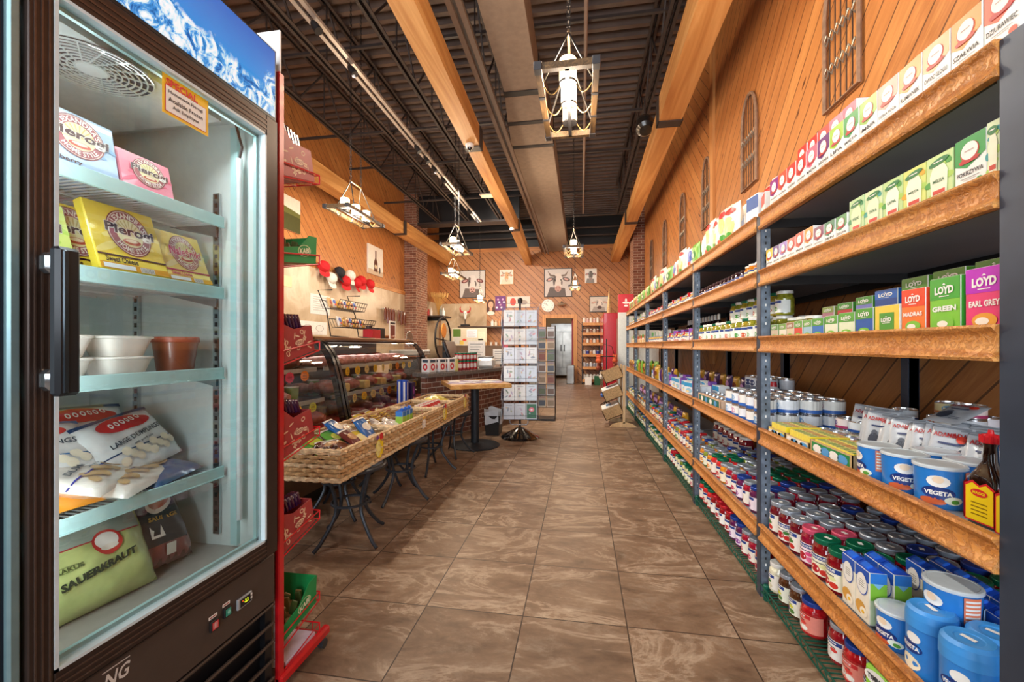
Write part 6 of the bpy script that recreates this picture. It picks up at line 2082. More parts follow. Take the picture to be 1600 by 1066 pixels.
def basket(L, Wd=.46, H=.165):
    b = MB()
    rows = 7
    def strand(p0, p1, z, ph, n):
        pts = []
        d = Vector(p1) - Vector(p0)
        nrm = Vector((-d.y, d.x, 0)).normalized()
        for i in range(n + 1):
            t = i / n
            o = nrm * .008 * math.cos(PI * i + ph)
            pts.append(Vector(p0) + d * t + o + Vector((0, 0, z + .0025 * math.cos(i * 2.3 + ph))))
        return pts
    ny, nx = int(L / .036), int(Wd / .036)
    for r_ in range(rows):
        z = .010 + (H - .022) * r_ / (rows - 1)
        ph = PI * (r_ % 2)
        m = m_straw if r_ % 3 else m_straw2
        b.tube(strand((0, 0, 0), (0, L, 0), z, ph, ny), .0115, m, 6)
        b.tube(strand((-Wd, 0, 0), (-Wd, L, 0), z, ph, ny), .0085, m, 4)
        b.tube(strand((-Wd, 0, 0), (0, 0, 0), z, ph, nx), .0115, m, 6)
        b.tube(strand((-Wd, L, 0), (0, L, 0), z, ph, nx), .0085, m, 4)
    for z in (.004, H):
        c = [(0, 0), (0, L), (-Wd, L), (-Wd, 0)]
        pts = []
        for i in range(4):
            a, d = c[i], c[(i + 1) % 4]
            n = 24
            for k in range(n): pts.append((a[0] + (d[0] - a[0]) * k / n, a[1] + (d[1] - a[1]) * k / n, z + .003 * math.sin(k * 2.2)))
        b.tube(pts, .011, m_straw2, 6, closed=True)
    b.box(-Wd, 0, 0, L, .006, .012, m_straw)
    for k in range(5): b.box(-Wd, 0, L * (k + .5) / 5 - .006, L * (k + .5) / 5 + .006, .0, .006, m_straw)
    return b
bk = [(2.07, .67), (2.77, .84), (3.64, .46), (4.13, .50)]
for i, (y, L) in enumerate(bk):
    o = tag(basket(L).build('wicker_basket'), 'shallow straw coloured wicker basket on the iron stools, %s from the red rack' % ORD[i], 'basket', 'wicker baskets on the stools')
    o.location = (-1.265, y, .490)
    o.rotation_euler = (0, 0, 0)
# paper fruit cut-outs pinned to the baskets
b = MB()
b.prism([(.05 * math.cos(2 * PI * i / 20) + .0, .062 * math.sin(2 * PI * i / 20)) for i in range(20)], 0, .002, M('#f2d81e', .5), 'X')
f = side_r(.002)
b.disc(-.02, .0, .030, .05, M('#f6ee9a'), f, 1, 14)
b.disc(.02, .07, .024, .024, M('#d8242c'), f, 1.5, 14)
b.disc(-.03, .07, .02, .014, M('#7a3a8a'), f, 1.5, 12)
for s in (-1, 1): b.disc(.012 * s, .015, .004, .005, DK, f, 2, 8)
ft = Kind('fruit_tag', 'paper tag', b)
for i, (y, z) in enumerate(((2.49, .575), (3.78, .585), (4.47, .60))): ft.at((-1.252, y, z), 0, 'yellow paper fruit cut-out with red apple on a basket, %s from the red rack' % ORD[i], 'paper fruit cut-outs on the baskets')
simple('name_tag', 'paper tag', MB().box(0, .002, -.035, .035, -.045, .04, WH).box(.002, .003, -.03, .03, .025, .045, M('#e8b83a')), (-1.252, 3.25, .60), 'small white paper tag pinned on the second wicker basket')
# things in the baskets
def packet(w, h, t, c, c2, seed, name='snack_packet'): return bag(w, h, t, c, seed, name, 'snack packet', [pr_disc(0, h * .55, w * .34, h * .16, c2, 1), pr_rect(-w * .4, w * .4, h * .12, h * .2, '#f2efe6', 2), pr_rect(-w * .5, w * .5, h * .9, h * .97, '#e8e4da', 2)])
pk = {'green': packet(.15, .21, .04, '#5aa83a', '#c8d84a', 51), 'blue': packet(.14, .19, .04, '#1f6ab8', '#e8e4d8', 52), 'brown': packet(.13, .18, .035, '#6a2a28', '#c89a6a', 53), 'yellow': packet(.14, .19, .04, '#e8cc2a', '#f2e8b0', 54), 'tan': packet(.14, .19, .04, '#c8a070', '#6a3a24', 55), 'white': packet(.13, .18, .035, '#e0d8cc', '#b83a3a', 56)}
lay_ = [('green', -1.52, 2.33, .60, -1.0, .5), ('green', -1.44, 2.47, .62, -1.05, .8), ('blue', -1.50, 2.56, .66, -.9, 1.0), ('brown', -1.42, 2.28, .60, -1.1, .2), ('tan', -1.36, 2.36, .60, -1.15, .6), ('blue', -1.33, 2.42, .585, -1.2, .7), ('brown', -1.37, 2.50, .62, -.95, .9), ('yellow', -1.34, 2.55, .60, -1.0, .6), ('tan', -1.46, 2.66, .60, -.8, 1.1), ('blue', -1.38, 2.66, .63, -.7, .8), ('white', -1.58, 2.2, .60, -1.2, .1), ('yellow', -1.34, 2.66, .58, -1.2, .3), ('tan', -1.60, 2.5, .6, -1.1, .4)]
for i, (c, x, y, z, rx, rz) in enumerate(lay_):
    pk[c].at((x, y, z - .05), 0, '%s snack packet in the first wicker basket, %s in the heap' % (c, ORD[i]), 'snack packets in the first basket', rot=(rx, 0, RZF + rz - .8))
cand = MB().lathe([(0, 0), (.018, .004), (.022, .014), (.018, .024), (0, .028)], 10, M('#3a1c1c', .2, coat=1)).box(-.034, .034, -.008, .008, .010, .018, M('#b89aa0', .2, coat=1))
cand = Kind('wrapped_candy', 'candy', cand)
for i in range(34):
    cand.at((-1.30 - rnd.random() * .25, 2.10 + rnd.random() * .14, .50 + .02 * (i // 9) + rnd.random() * .015 + (.05)), 0, 'dark wrapped candy at the near end of the first wicker basket', 'dark wrapped candies', rot=(rnd.uniform(-.5, .5), rnd.uniform(-.5, .5), rnd.random() * 6))
b = MB()
w, h = .062, .19
b.box(-w / 2, w / 2, -.03, .03, 0, h, M('#eef2ea', .35), .002)
for f in (flat(-.03), side_r(w / 2), side_l(-w / 2)):
    W_ = w * .48 if f is not None else 0
    b.rect(-.029, .029, h * .28, h * .80, M('#9ad04a', .4), f, 1)
    b.rect(-.029, .029, h * .80, h * .995, M('#2a7ad0', .4), f, 1)
b.prism([(-.03, h), (.03, h), (0, h + .02)], -w / 2, w / 2, M('#1f5ab8', .4), 'X')
cp_ = MB().push(T(0, -.012, h + .014) @ RX(.5)).cyl(0, 0, -.004, .012, .014, M('#2a6ad0', .3), 14).pop()
mk = Kind('drink_carton', 'carton', b, [('cap', cp_, None)])
for i, y in enumerate((3.18, 3.25, 3.32)): mk.at((-1.42, y, .505), RZF, 'blue capped green and white drink carton in the second basket, %s of three' % ORD[i], 'drink cartons in the second basket')
clear = packet(.13, .18, .05, '#d8cfc6', '#e8e2da', 57)
for i in range(8): clear.at((-1.36 - .06 * (i % 3), 2.86 + .045 * i, .53), 0, 'clear plastic snack bag in the second wicker basket, %s along' % ORD[i], 'clear snack bags', rot=(-1.0 + .1 * (i % 3), 0, RZF + .4 * (i % 3)))
rw = packet(.10, .15, .03, '#e6e0da', '#c82030', 58)
rd_ = packet(.10, .16, .03, '#c81e30', '#f2e6e0', 59)
for i in range(9): (rw if i % 2 else rd_).at((-1.38 - .07 * (i % 2), 3.67 + .045 * i, .53), 0, '%s packet standing in the third wicker basket, %s along' % ('white' if i % 2 else 'red', ORD[i]), 'red and white packets in the third basket', rot=(-.35, 0, RZF - .3))
yl = packet(.2, .24, .06, '#ecd82a', '#f4ec8a', 60)
for i, y in enumerate((4.28, 4.45)): yl.at((-1.40, y, .58), 0, 'bright yellow snack bag lying in the fourth wicker basket, %s along' % ORD[i], 'yellow bags in the fourth basket', rot=(-1.2, 0, RZF + .2 * i))
# yellow and red goods on the floor of the deli front ledge
for i, y in enumerate((3.72, 3.95, 4.15)):
    pk['yellow'].at((-1.95, y, .475), 0, 'yellow packet on the ledge before the deli glass, %s along' % ORD[i], 'yellow packets on the deli ledge', rot=(-1.1, 0, RZF + .2 * i))
# ================================================================ pedestal table
m_ped = M('#2c3036', .5, .4)
root = empty('pedestal_table', (-1.28, 5.02, 0), 'square butcher block table on a round black pedestal by the brick counter', 'table')
q = MB()
q.push(RZ(R(27))).box(-.36, .36, -.36, .36, .725, .775, timber('table_block', 'X', ('#a8743c', '#d8ac6c', '#c08c4c'), .35, 1.2), .006).pop()
q.build('tabletop', root)
MB().cyl(0, 0, .02, .725, .05, m_ped, 24).build('pedestal', root)
MB().lathe([(0, 0), (.30, 0), (.305, .008), (.29, .018), (.10, .03), (.05, .04), (0, .04)], 40, m_ped).build('foot_plate', root)
cols_ = ['#c9b8d8', '#e8e4ec', '#8a6a9a', '#dfe6ee', '#b8a8c8', '#efe9e2']
for i in range(10):
    b = MB()
    b.box(-.10, .10, -.07, .07, 0, .003, M(cols_[i % 6], .4))
    b.rect(-.08, .08, -.03, .05, M(cols_[(i + 2) % 6], .4), flat_top(.003), 1)
    a = R(27)
    u, v = -.24 + .12 * (i % 5), -.12 + .22 * (i // 5)
    simple('leaflet', 'leaflet', b, (-1.28 + u * math.cos(a) - v * math.sin(a), 5.02 + u * math.sin(a) + v * math.cos(a), .776 + .0035 * (i % 2)), 'pale lilac leaflet lying flat on the pedestal table, %s in the spread' % ORD[i], .4 * i, 'leaflets on the pedestal table')

# ================================================================ brick counter and what stands on it
def path_wall(pts, th, z0, z1, m, top=False):
    b = MB()
    L = [Vector((x, y, 0)) for x, y in pts]
    N = len(L)
    nr = []
    for i in range(N):
        d = (L[min(i + 1, N - 1)] - L[max(i - 1, 0)]).normalized()
        nr.append(Vector((-d.y, d.x, 0)))
    vs = []
    for i in range(N):
        for o in (0, th[i] if isinstance(th, list) else th):
            for z in (z0, z1):
                p = L[i] + nr[i] * o
                vs.append((p.x, p.y, z))
    fs = []
    for i in range(N - 1):
        a, c = 4 * i, 4 * (i + 1)
        fs += [(a, c, c + 1, a + 1), (a + 2, a + 3, c + 3, c + 2), (a + 1, c + 1, c + 3, a + 3), (a, a + 2, c + 2, c)]
    fs += [(0, 1, 3, 2), (4 * N - 4, 4 * N - 2, 4 * N - 1, 4 * N - 3)]
    b.add(vs, fs, m)
    return b
CP = [(-1.94, 5.08), (-1.80, 5.40), (-1.62, 5.80), (-1.44, 6.25), (-1.29, 6.75), (-1.20, 7.25), (-1.16, 7.8), (-1.16, 8.6)]
root = empty('brick_counter', (0, 0, 0), 'curved brick counter with a dark stone top beside the deli case', 'counter')
path_wall(CP, .08, 0, .82, m_brick2).build('brick_base', root)
m_stone = M('#6a6460', .25, .1, var=.3, scale=40, coat=.3)
path_wall([(x + .05, y - .03) for x, y in CP], [.28, .42, .45, .5, .5, .5, .5, .5], .82, .865, m_stone).build('stone_top', root)
CZ = .867
def on(i, t=.18, d=.0):
    return CP[i]
def cup_box():
    b = MB()
    b.box(-.07, .07, -.07, .07, 0, .18, M('#e6e2e0', .4), .004)
    for f in (side_r(.07), flat(-.07)):
        b.disc(0, .07, .04, .045, M('#c8202c'), f, 1, 16)
        b.rect(-.05, .05, .13, .165, M('#3a4a5a'), f, 1)
        b.disc(0, .07, .015, .02, WH, f, 2, 10)
    return Kind('syrup_can', 'can', b)
cbx = cup_box()
for i, (x, y) in enumerate(((-1.98, 5.32), (-1.90, 5.48), (-1.82, 5.64))): cbx.at((x, y, CZ), -.4, 'white box with a red fruit on the brick counter, %s from the deli case' % ORD[i], 'white and red boxes on the counter')
simple('powder_jar', 'jar', MB().lathe([(.04, 0), (.042, .01), (.042, .15), (.035, .16), (.038, .165), (.038, .185), (0, .187)], 18, [M('#e6e090', .4)] * 3 + [m_lidW] * 3), (-1.76, 5.78, CZ), 'pale yellow lidded jar on the brick counter')
jd = Kind('red_drink_can', 'drink jar', MB().lathe([(.03, 0), (.034, .01), (.034, .105), (.028, .115)], 16, M('#a8141c', .25, coat=.5)).rect(-.03, .03, .03, .09, M('#e8d8d0'), wrap(.034), 1, 6, 1), [('green_lid', MB().lathe([(.031, .112), (.034, .114), (.034, .135), (0, .136)], 16, m_lidG), None)])
for i in range(5):
    for j in range(2):
        for s in range(2):
            jd.at((-1.72 + .0 + .034 * i + .06 * j * -1, 5.90 + .078 * i + .03 * j, CZ + .137 * s), 0, 'green lidded red jar stacked on the brick counter, %s level, %s file, %s along' % (ORD[s], ORD[j], ORD[i]), 'green lidded red jars on the counter', scale=(1, 1, 1) if s == 0 else (1, 1, .8))
b = MB()
b.box(-.14, .14, -.18, .18, 0, .16, M('#d9d6cf', .3, .2), .04)
b.box(-.12, .12, -.14, .14, .16, .175, M('#3a3a3c', .4), .004)
f = side_r(.14)
b.disc(0, .07, .045, .045, M('#2a2422', .3), f, 1, 20)
b.disc(0, .07, .018, .018, M('#c9c4b8', .3), f, 2, 12)
simple('food_warmer', 'appliance', b, (-1.50, 6.62, CZ), 'white rounded food warmer with one dial on the brick counter', .15)
# register, slicer, wheel stand behind the counter
root = empty('cash_register', (-2.12, 6.62, 0), 'black touch screen till behind the brick counter', 'cash register')
MB().box(-.24, .2, -.3, .3, 0, .80, M('#5a4636', .6)).build('cabinet', root)
MB().box(-.18, .18, -.2, .2, .80, .90, m_black, .01).build('base', root)
q = MB()
q.push(T(.05, 0, 1.10) @ RY(-.35)).box(-.03, .03, -.26, .26, -.17, .20, M('#17181d', .25, coat=.4), .015).pop()
q.push(T(-.06, 0, 1.0)).box(-.04, .04, -.05, .05, -.12, .12, m_black, .01).pop()
q.build('screen', root)
root = empty('meat_slicer', (-2.75, 6.50, 0), 'white and chrome meat slicer behind the deli case', 'slicer')
MB().box(-.22, .22, -.3, .3, 0, .85, M('#5a4636', .6)).build('stand', root)
q = MB()
q.box(-.22, .22, -.22, .22, .85, 1.03, M('#3a302c', .4), .02)
q.box(-.24, .26, -.26, .26, 1.06, 1.15, M('#d6d2ca', .35), .015)
for k in range(4): q.rect(-.12 + .08 * k - .02, -.12 + .08 * k + .02, 1.09, 1.12, M('#3a3a3c'), lambda u, v, kk=1: Vector((.2605, u + .1, v)), 1)
q.build('body', root)
q = MB()
q.push(T(.0, 0, 1.33) @ RY(PI / 2))
q.lathe([(0, -.008), (.12, -.008), (.125, 0), (.12, .008), (0, .008)], 24, m_chrome)
q.pop()
q.build('blade', root)
root = empty('wheel_rack', (-2.75, 8.2, 0), 'round black spoked iron rack with an orange disc behind the deli case', 'rack')
MB().box(-.25, .25, -.35, .35, 0, .95, M('#5a4636', .6)).build('stand', root)
q = MB()
q.tube([(.0, .48 * math.cos(2 * PI * i / 32), 1.36 + .42 * math.sin(2 * PI * i / 32)) for i in range(32)], .018, m_black, 8, closed=True)
q.tube([(0, -.47, 1.36), (0, .47, 1.30)], .015, m_black)
q.tube([(0, 0, .95), (0, 0, 1.45)], .018, m_black)
q.build('wheel', root)
q = MB()
q.push(T(.03, -.05, 1.52) @ RY(PI / 2)).lathe([(0, -.01), (.14, -.01), (.15, 0), (.14, .01), (0, .01)], 24, M('#d88a3a', .5)).pop()
q.build('orange_disc', root)
def placard(x, y, z, w, h, c, label, rz=0, art=None, name='notice_card', cat='notice', legs=0, group=None):
    b = MB()
    b.box(-w / 2, w / 2, -.004, .004, 0, h, M(c, .5))
    f = flat(-.004)
    if art: art(b, f, -w / 2, w / 2, 0, h)
    else:
        for i in range(5): b.rect(-w * .38, w * (.38 - .1 * (i % 3)), h * (.82 - .15 * i), h * (.86 - .15 * i), M('#8f8a84'), f, 1)
    if legs: b.box(-.01, .01, -.0, .06, -legs, .02, m_black)
    return simple(name, cat, b, (x, y, z), label, rz, group)
placard(-1.72, 6.85, .99, .30, .30, '#ece4da', 'white notice card standing beside the till', -.1, legs=.125)
placard(-1.36, 7.1, .90, .26, .26, '#efe8de', 'white card with small drawing near the food warmer', .1, legs=.035)
placard(-1.30, 7.2, 1.18, .10, .11, '#e0485a', 'small pink card above the white drawing card', .1, legs=.32)
# blue tubs of foil and the purple box at the end of the deli
for i, (x, y) in enumerate(((-2.12, 4.74), (-2.05, 4.72))):
    b = MB().box(-.03, .03, -.03, .03, 0, .34, M('#1f4fc0', .35), .003)
    b.rect(-.012, .012, .02, .32, WH, side_r(.03), 1)
    b.rect(-.012, .012, .02, .32, WH, flat(-.03), 1)
    simple('straw_box', 'box', b, (x, y, .472), 'tall narrow blue box with white stripe at the end of the deli case, %s' % ('inner' if i == 0 else 'outer'), 0, 'tall blue boxes')
simple('purple_box', 'box', MB().box(-.05, .05, -.06, .06, 0, .30, M('#2c1a4a', .4), .003).disc(0, .2, .03, .05, M('#8a3a9a'), side_r(.05), 1, 14).disc(0, .1, .03, .03, M('#c86a9a'), side_r(.05), 1, 12), (-2.06, 4.88, .472), 'dark purple box beside the tall blue boxes')
# waste bin
root = empty('waste_bin', (-1.19, 5.72, 0), 'black waste bin with white liner under the brick counter', 'bin')
q = MB()
q.add([(s * a, t * c, z) for z, a, c in ((0, .09, .12), (.27, .11, .15)) for s, t in ((-1, -1), (1, -1), (1, 1), (-1, 1))], [(0, 1, 2, 3), (0, 1, 5, 4), (1, 2, 6, 5), (2, 3, 7, 6), (3, 0, 4, 7)], M('#23211f', .45))
q.build('body', root)
q = MB()
q.grid(lambda a, c: Vector(((.115 + .012 * math.sin(a * 40)) * (1 if True else 1) * math.copysign(abs(math.cos(2 * PI * a)) ** .5, math.cos(2 * PI * a)), (.155 + .01 * math.sin(a * 31)) * math.copysign(abs(math.sin(2 * PI * a)) ** .5, math.sin(2 * PI * a)), .17 + .17 * c + .02 * math.sin(a * 25))), 40, 3, M('#d9dce0', .35, coat=.3))
q.build('bin_liner', root)

# ================================================================ postcard spinner
m_card = ['#c9ced6', '#d6d7d4', '#bcc5d0', '#d2cdc4', '#b6c0c8']
root = empty('postcard_spinner', (-.80, 5.55, 0), 'tall revolving greeting card rack on a black conical foot', 'card rack')
MB().lathe([(0, 0), (.25, 0), (.255, .01), (.23, .03), (.06, .125), (.022, .14), (0, .14)], 40, M('#121214', .15, coat=1)).build('foot', root)
MB().cyl(0, 0, .14, 1.78, .013, m_black, 12).build('pole', root)
q = MB()
for s in (-1, 1): q.tube([(s * .12, -.10, .46), (s * .12, -.10, .22), (s * .10, -.10, .19), (0, -.10, .19)], .008, M('#c9ccd0', .25, .8), 6)
q.build('handle_frame', root)
SY = 9.0 * PI / 180
hw = .235
crd = MB()
wires = MB()
for side in range(4):
    wires.push(RZ(side * PI / 2 + SY))
    for c in range(4):
        u = -hw + .02 + (2 * hw - .04) * c / 3
        wires.tube([(u, -hw, .27), (u, -hw, 1.72)], .0025, M('#3c4656', .3, .6), 4)
    for r_ in range(7):
        z = .28 + .237 * r_
        wires.tube([(-hw + .02, -hw - .022, z + .05), (hw - .02, -hw - .022, z + .05)], .0025, M('#3c4656', .3, .6), 4)
        wires.tube([(-hw + .02, -hw - .0, z), (hw - .02, -hw - .0, z)], .0025, M('#3c4656', .3, .6), 4)
    wires.pop()
wires.build('wire_pockets', root)
accs = ['#9aa6b6', '#c0989c', '#a8b09a', '#cdb9a0', '#98a2b0', '#b8aabf', '#92ad9a', '#cf9fa6']
cw_ = .135
kinds_c = []
for i in range(10):
    b = MB()
    b.box(-cw_ / 2, cw_ / 2, 0, .006, 0, .20, M(m_card[i % 5], .35, coat=.5))
    f = flat(0)
    rr_ = random.Random(i)
    for k in range(5): b.disc(rr_.uniform(-.035, .035), rr_.uniform(.05, .15), rr_.uniform(.01, .03), rr_.uniform(.005, .014), M(accs[(i + k) % 8], .4), f, 1 + .2 * k, 10, rot=rr_.uniform(0, 3))
    b.rect(-.04, .04, .17, .176, M('#9aa0a8'), f, 1)
    if i == 9:
        b.rect(-.06, .06, .01, .19, M('#2f6a4a'), f, 1.5)
        b.disc(0, .12, .035, .03, M('#e07a8a'), f, 2.5, 14)
        b.disc(.0, .12, .015, .012, M('#f4e0e0'), f, 3, 10)
    kinds_c.append(Kind('greeting_card', 'greeting card', b))
for side in range(4):
    a = side * PI / 2 + SY
    for r_ in range(6):
        for c in range(3):
            u = -hw + .02 + (2 * hw - .04) * (c + .5) / 3
            y = -hw - .012
            z = .285 + .237 * r_
            x_, y_ = u * math.cos(a) - y * math.sin(a), u * math.sin(a) + y * math.cos(a)
            if side in (1, 2) : continue
            i = 9 if (side == 0 and r_ == 0 and c == 2) else (r_ * 3 + c * 5 + side) % 9
            look = 'green card with pink flower' if i == 9 else 'pale greeting card'
            kinds_c[i].at((-.80 + x_, 5.55 + y_, z), 0, '%s on the card rack %s, %s row up, %s column' % (look, 'front' if side == 0 else 'deli side', ORD[r_], ORD[c]), 'greeting cards on the revolving rack', rot=(-.06, 0, a))
b = MB().lathe([(0, 0), (.03, 0), (.035, .05), (.02, .07), (0, .07)], 12, m_black)
simple('rack_finial', 'knob', b, (-.80, 5.55, 1.782), 'small dark ornament on top of the revolving card rack')
# brochure rack behind it
root = empty('brochure_rack', (-.64, 7.0, 0), 'black brochure stand behind the revolving card rack', 'brochure rack')
q = MB()
for s in (-1, 1): q.tube([(s * .22, -.15, 0), (s * .22, .0, .1), (s * .22, 0, 1.55)], .01, m_black, 6)
q.box(-.22, .22, -.18, .16, 0, .03, m_black)
for r_ in range(7): q.box(-.22, .22, -.06, .02, .20 + .19 * r_, .205 + .19 * r_, m_black)
q.build('frame', root)
for r_ in range(7):
    for c in range(3):
        b = MB().box(-.065, .065, -.006, .006, 0, .18, M(['#cfd3d8', '#a88a7a', '#c8c0b0', '#8a8f98', '#d8c8b8'][(r_ + c * 2) % 5], .4))
        b.rect(-.05, .055, .02, .11, M(['#7a6a64', '#5a6474', '#9a8a78', '#8a5a54', '#6a7a6a'][(r_ * 3 + c) % 5]), flat(-.006), 1)
        b.rect(-.05, .05, .15, .165, M(accs[(r_ + c) % 8]), flat(-.006), 2)
        simple('brochure', 'brochure', b, (-.64 - .145 + .145 * c, 6.97, .206 + .19 * r_), 'brochure on the black stand, %s tier up, %s along' % (ORD[r_], ORD[c]), 0, 'brochures on the black stand')
b = MB()
b.box(-.15, .15, -.2, .2, 0, 1.35, M('#c9a67c', .6), .003)
b.box(-.17, .17, -.22, .22, 1.35, 1.40, M('#b88a58', .5), .003)
simple('wooden_cabinet', 'cabinet', b, (-1.05, 12.2, 0), 'pale wooden cabinet before the doorway on its deli side')

# ================================================================ wooden basket stand in the aisle
m_pine = timber('pale_pine', 'Z', ('#c49a6a', '#e6c79a', '#d8b482'), .5, 1.2)
root = empty('wooden_basket_stand', (.60, 6.75, 0), 'pale pine stand holding three tilted crates at the far end of the aisle shelves', 'display stand')
q = MB()
for y in (-.22, .22):
    q.box(.02, .05, y - .02, y + .02, .05, .92, m_pine)
q.build('upright', root)
q = MB()
for y in (-.22, .22): q.prism([(-.17, 0), (.22, 0), (.17, .04), (.07, .07), (0, .07), (-.12, .04)], y - .02, y + .02, m_pine, 'Y')
q.build('foot', root)
m_kr = M('#b8966a', .8, var=.3, scale=70, bump=.4)
for i, z in enumerate((.14, .42, .70)):
    q = MB()
    q.push(T(-.07, 0, z) @ RY(-.4))
    q.box(-.17, .12, -.19, .19, 0, .01, m_kr)
    for a in ((-.17, -.16, -.19, .19), (.11, .12, -.19, .19)): q.box(*a, 0, .17, m_kr)
    for a in ((-.17, .12, -.19, -.18), (-.17, .12, .18, .19)): q.box(*a, 0, .17, m_kr)
    q.pop()
    o = q.build('crate', root)
    if i < 2:
        q = MB().push(T(-.07, 0, z) @ RY(-.4)).box(-.155, .105, -.18, .18, .14, .185, WH, .004)
        q.rect(-.08, .0, -.10, .12, M('#3a7ab0' if i == 0 else '#4a5a7a'), flat_top(.185), 1)
        q.pop().build('white_liner', o)
# stand with toy bags behind it
root = empty('wire_toy_stand', (.50, 8.6, 0), 'black wire stand hung with small orange and black toys by the cooler', 'wire stand')
q = MB()
q.tube([(0, 0, .02), (0, 0, 1.35)], .012, m_black, 8)
for k in range(3): q.tube([(0, 0, .12), (.22 * math.cos(2.1 * k), .22 * math.sin(2.1 * k), .01)], .01, m_black, 6)
q.tube([(.16 * math.cos(2 * PI * i / 20), .16 * math.sin(2 * PI * i / 20), 1.0) for i in range(20)], .006, m_black, 5, closed=True)
q.tube([(.16 * math.cos(2 * PI * i / 20), .16 * math.sin(2 * PI * i / 20), .72) for i in range(20)], .006, m_black, 5, closed=True)
q.tube([(-.16, 0, 1.0), (-.05, 0, 1.25), (.1, 0, 1.2), (.16, 0, 1.0)], .006, m_black, 5)
q.build('frame', root)
for i in range(16):
    a = i * 2.4
    z = [.95, .80, .62, .28][i % 4]
    c = ['#c8542a', '#2a2826', '#e0d8cc', '#8a3a24'][(i * 3) % 4] if i % 4 != 3 else ['#e6e6ee', '#4a6ab0', '#d82a4a'][i % 3]
    b = MB().lathe([(0, 0), (.035, .01), (.05, .05), (.03, .09), (.035, .12), (.02, .15), (0, .155)], 12, M(c, .7))
    for s in (-1, 1): b.lathe([(0, .14), (.014, .15), (.010, .175), (0, .18)], 8, M(c, .7), s * .025, 0)
    simple('plush_toy', 'toy', b, (.50 + .17 * math.cos(a), 8.6 + .17 * math.sin(a), z - .08), 'small hanging plush toy on the black wire stand, %s' % ORD[i], a, 'plush toys on the wire stand')

# ================================================================ coolers at the far right
root = empty('white_display_cooler', (1.22, 9.25, 0), 'white upright cooler with a red topped sign at the end of the shelves', 'cooler')
q = MB()
q.box(-.33, .33, -.40, .40, .08, 1.88, M('#e2e6e2', .35), .01)
q.box(-.31, .31, -.38, .38, 0, .08, m_black)
q.build('cabinet', root)
q = MB()
q.box(-.36, -.332, -.38, .38, .15, 1.82, m_black, .004)
q.box(-.362, -.358, -.34, .34, .2, 1.76, M('#8aa8a0', .08, .2, coat=1))
q.build('glass_door', root)
root = empty('promotional_sign_box', (.74, 8.80, 0), 'red topped white sign box with a white emblem above the cooler end', 'sign')
q = MB()
q.box(-.0, .30, -.06, .06, 1.885, 2.25, M('#c8202e', .35), .004)
f = flat(-.06)
q.disc(.15, 2.08, .07, .022, WH, f, 1, 20)
q.disc(.15, 2.02, .04, .02, WH, f, 1, 16)
q.disc(.15, 2.13, .02, .035, WH, f, 1, 12)
q.build('red_panel', root)
MB().box(.0, .30, -.06, .06, 0, 1.885, M('#d6dad6', .35), .004).build('white_column', root)
# red cooler and its stripes
root = empty('red_display_cooler', (.72, 11.5, 0), 'bright red tall cooler against the far right wall', 'cooler')
q = MB()
q.box(-.17, .17, -.9, .9, 0, 2.02, M('#c81e30', .3, coat=.4), .01)
q.build('cabinet', root)
q = MB()
for k in range(5): q.box(-.185, -.172, -.85 + .36 * k, -.55 + .36 * k, .15, 1.9, M('#a8182a' if k % 2 else '#d83a4a', .15, coat=1), .004)
q.build('door_panel', root)
b = MB()
for i in range(8): b.box(-.02, .02, -.38 + .1 * i, -.34 + .1 * i, 0, 1.85, M('#b89a8a' if i % 2 else '#8a3a3c', .5))
simple('striped_screen', 'screen', b, (.86, 10.05, 0), 'striped dark red and beige panel screen beside the red cooler')
# tall thin ornament
b = MB().lathe([(0, 0), (.07, .01), (.05, .2), (.03, .45), (.008, .68), (0, .7)], 12, M('#c8a878', .8, var=.5, scale=60, bump=.5))
simple('twig_cone', 'ornament', b, (.72, 11.2, 2.021), 'tall slim twig cone standing on the red cooler')

# shelf beside the doorway
root = empty('back_shelf_unit', (.31, 13.7, 0), 'narrow black shelf with wooden fronts beside the doorway', 'shelf')
q = MB()
for x in (-.27, .27):
    for y in (-.2, .2): q.box(x - .02, x + .02, y - .02, y + .02, 0, 1.95, m_black)
q.build('frame', root)
for i, z in enumerate((.15, .55, .95, 1.30, 1.62, 1.93)):
    q = MB().box(-.27, .27, -.2, .2, z - .02, z, m_under).box(-.27, .27, -.225, -.2, z - .08, z + .01, m_trimw)
    q.build('shelf', root)
shelf_goods = [[('#e6e2da', .16)], [('#d9dade', .14), ('#8a8f98', .12)], [('#e8e2dc', .13), ('#2a3a8a', .12), ('#c88a5a', .10)], [('#d88a5a', .13), ('#e8e0d0', .13)], [('#8a5a4a', .12), ('#c8b8a8', .12)], [('#e6dcd0', .17), ('#d8a8a0', .14)]]
for s, z in enumerate((.15, .55, .95, 1.30, 1.62, 1.93)):
    for i in range(5):
        c, h = shelf_goods[s][i % len(shelf_goods[s])]
        b = MB().lathe([(.045, 0), (.048, .01), (.048, h * .75), (.035, h * .85), (.036, h), (0, h)], 14, [M(c, .4)] * 3 + [m_lidW] * 2)
        simple('storage_jar', 'canister', b, (.31 - .21 + .105 * i, 13.62, z), 'small lidded canister beside the doorway, %s shelf up, %s along' % (ORD[s], ORD[i]), 0, 'canisters on the shelf beside the doorway')
simple('green_crate', 'crate', MB().box(-.1, .1, -.1, .1, 0, .28, M('#1f5a34', .5), .01), (.50, 13.3, 0), 'dark green crate on the floor before the narrow shelf')
simple('white_carton', 'box', MB().box(-.1, .1, -.1, .1, 0, .24, WH, .004), (.22, 13.3, 0), 'white carton on the floor before the narrow shelf')
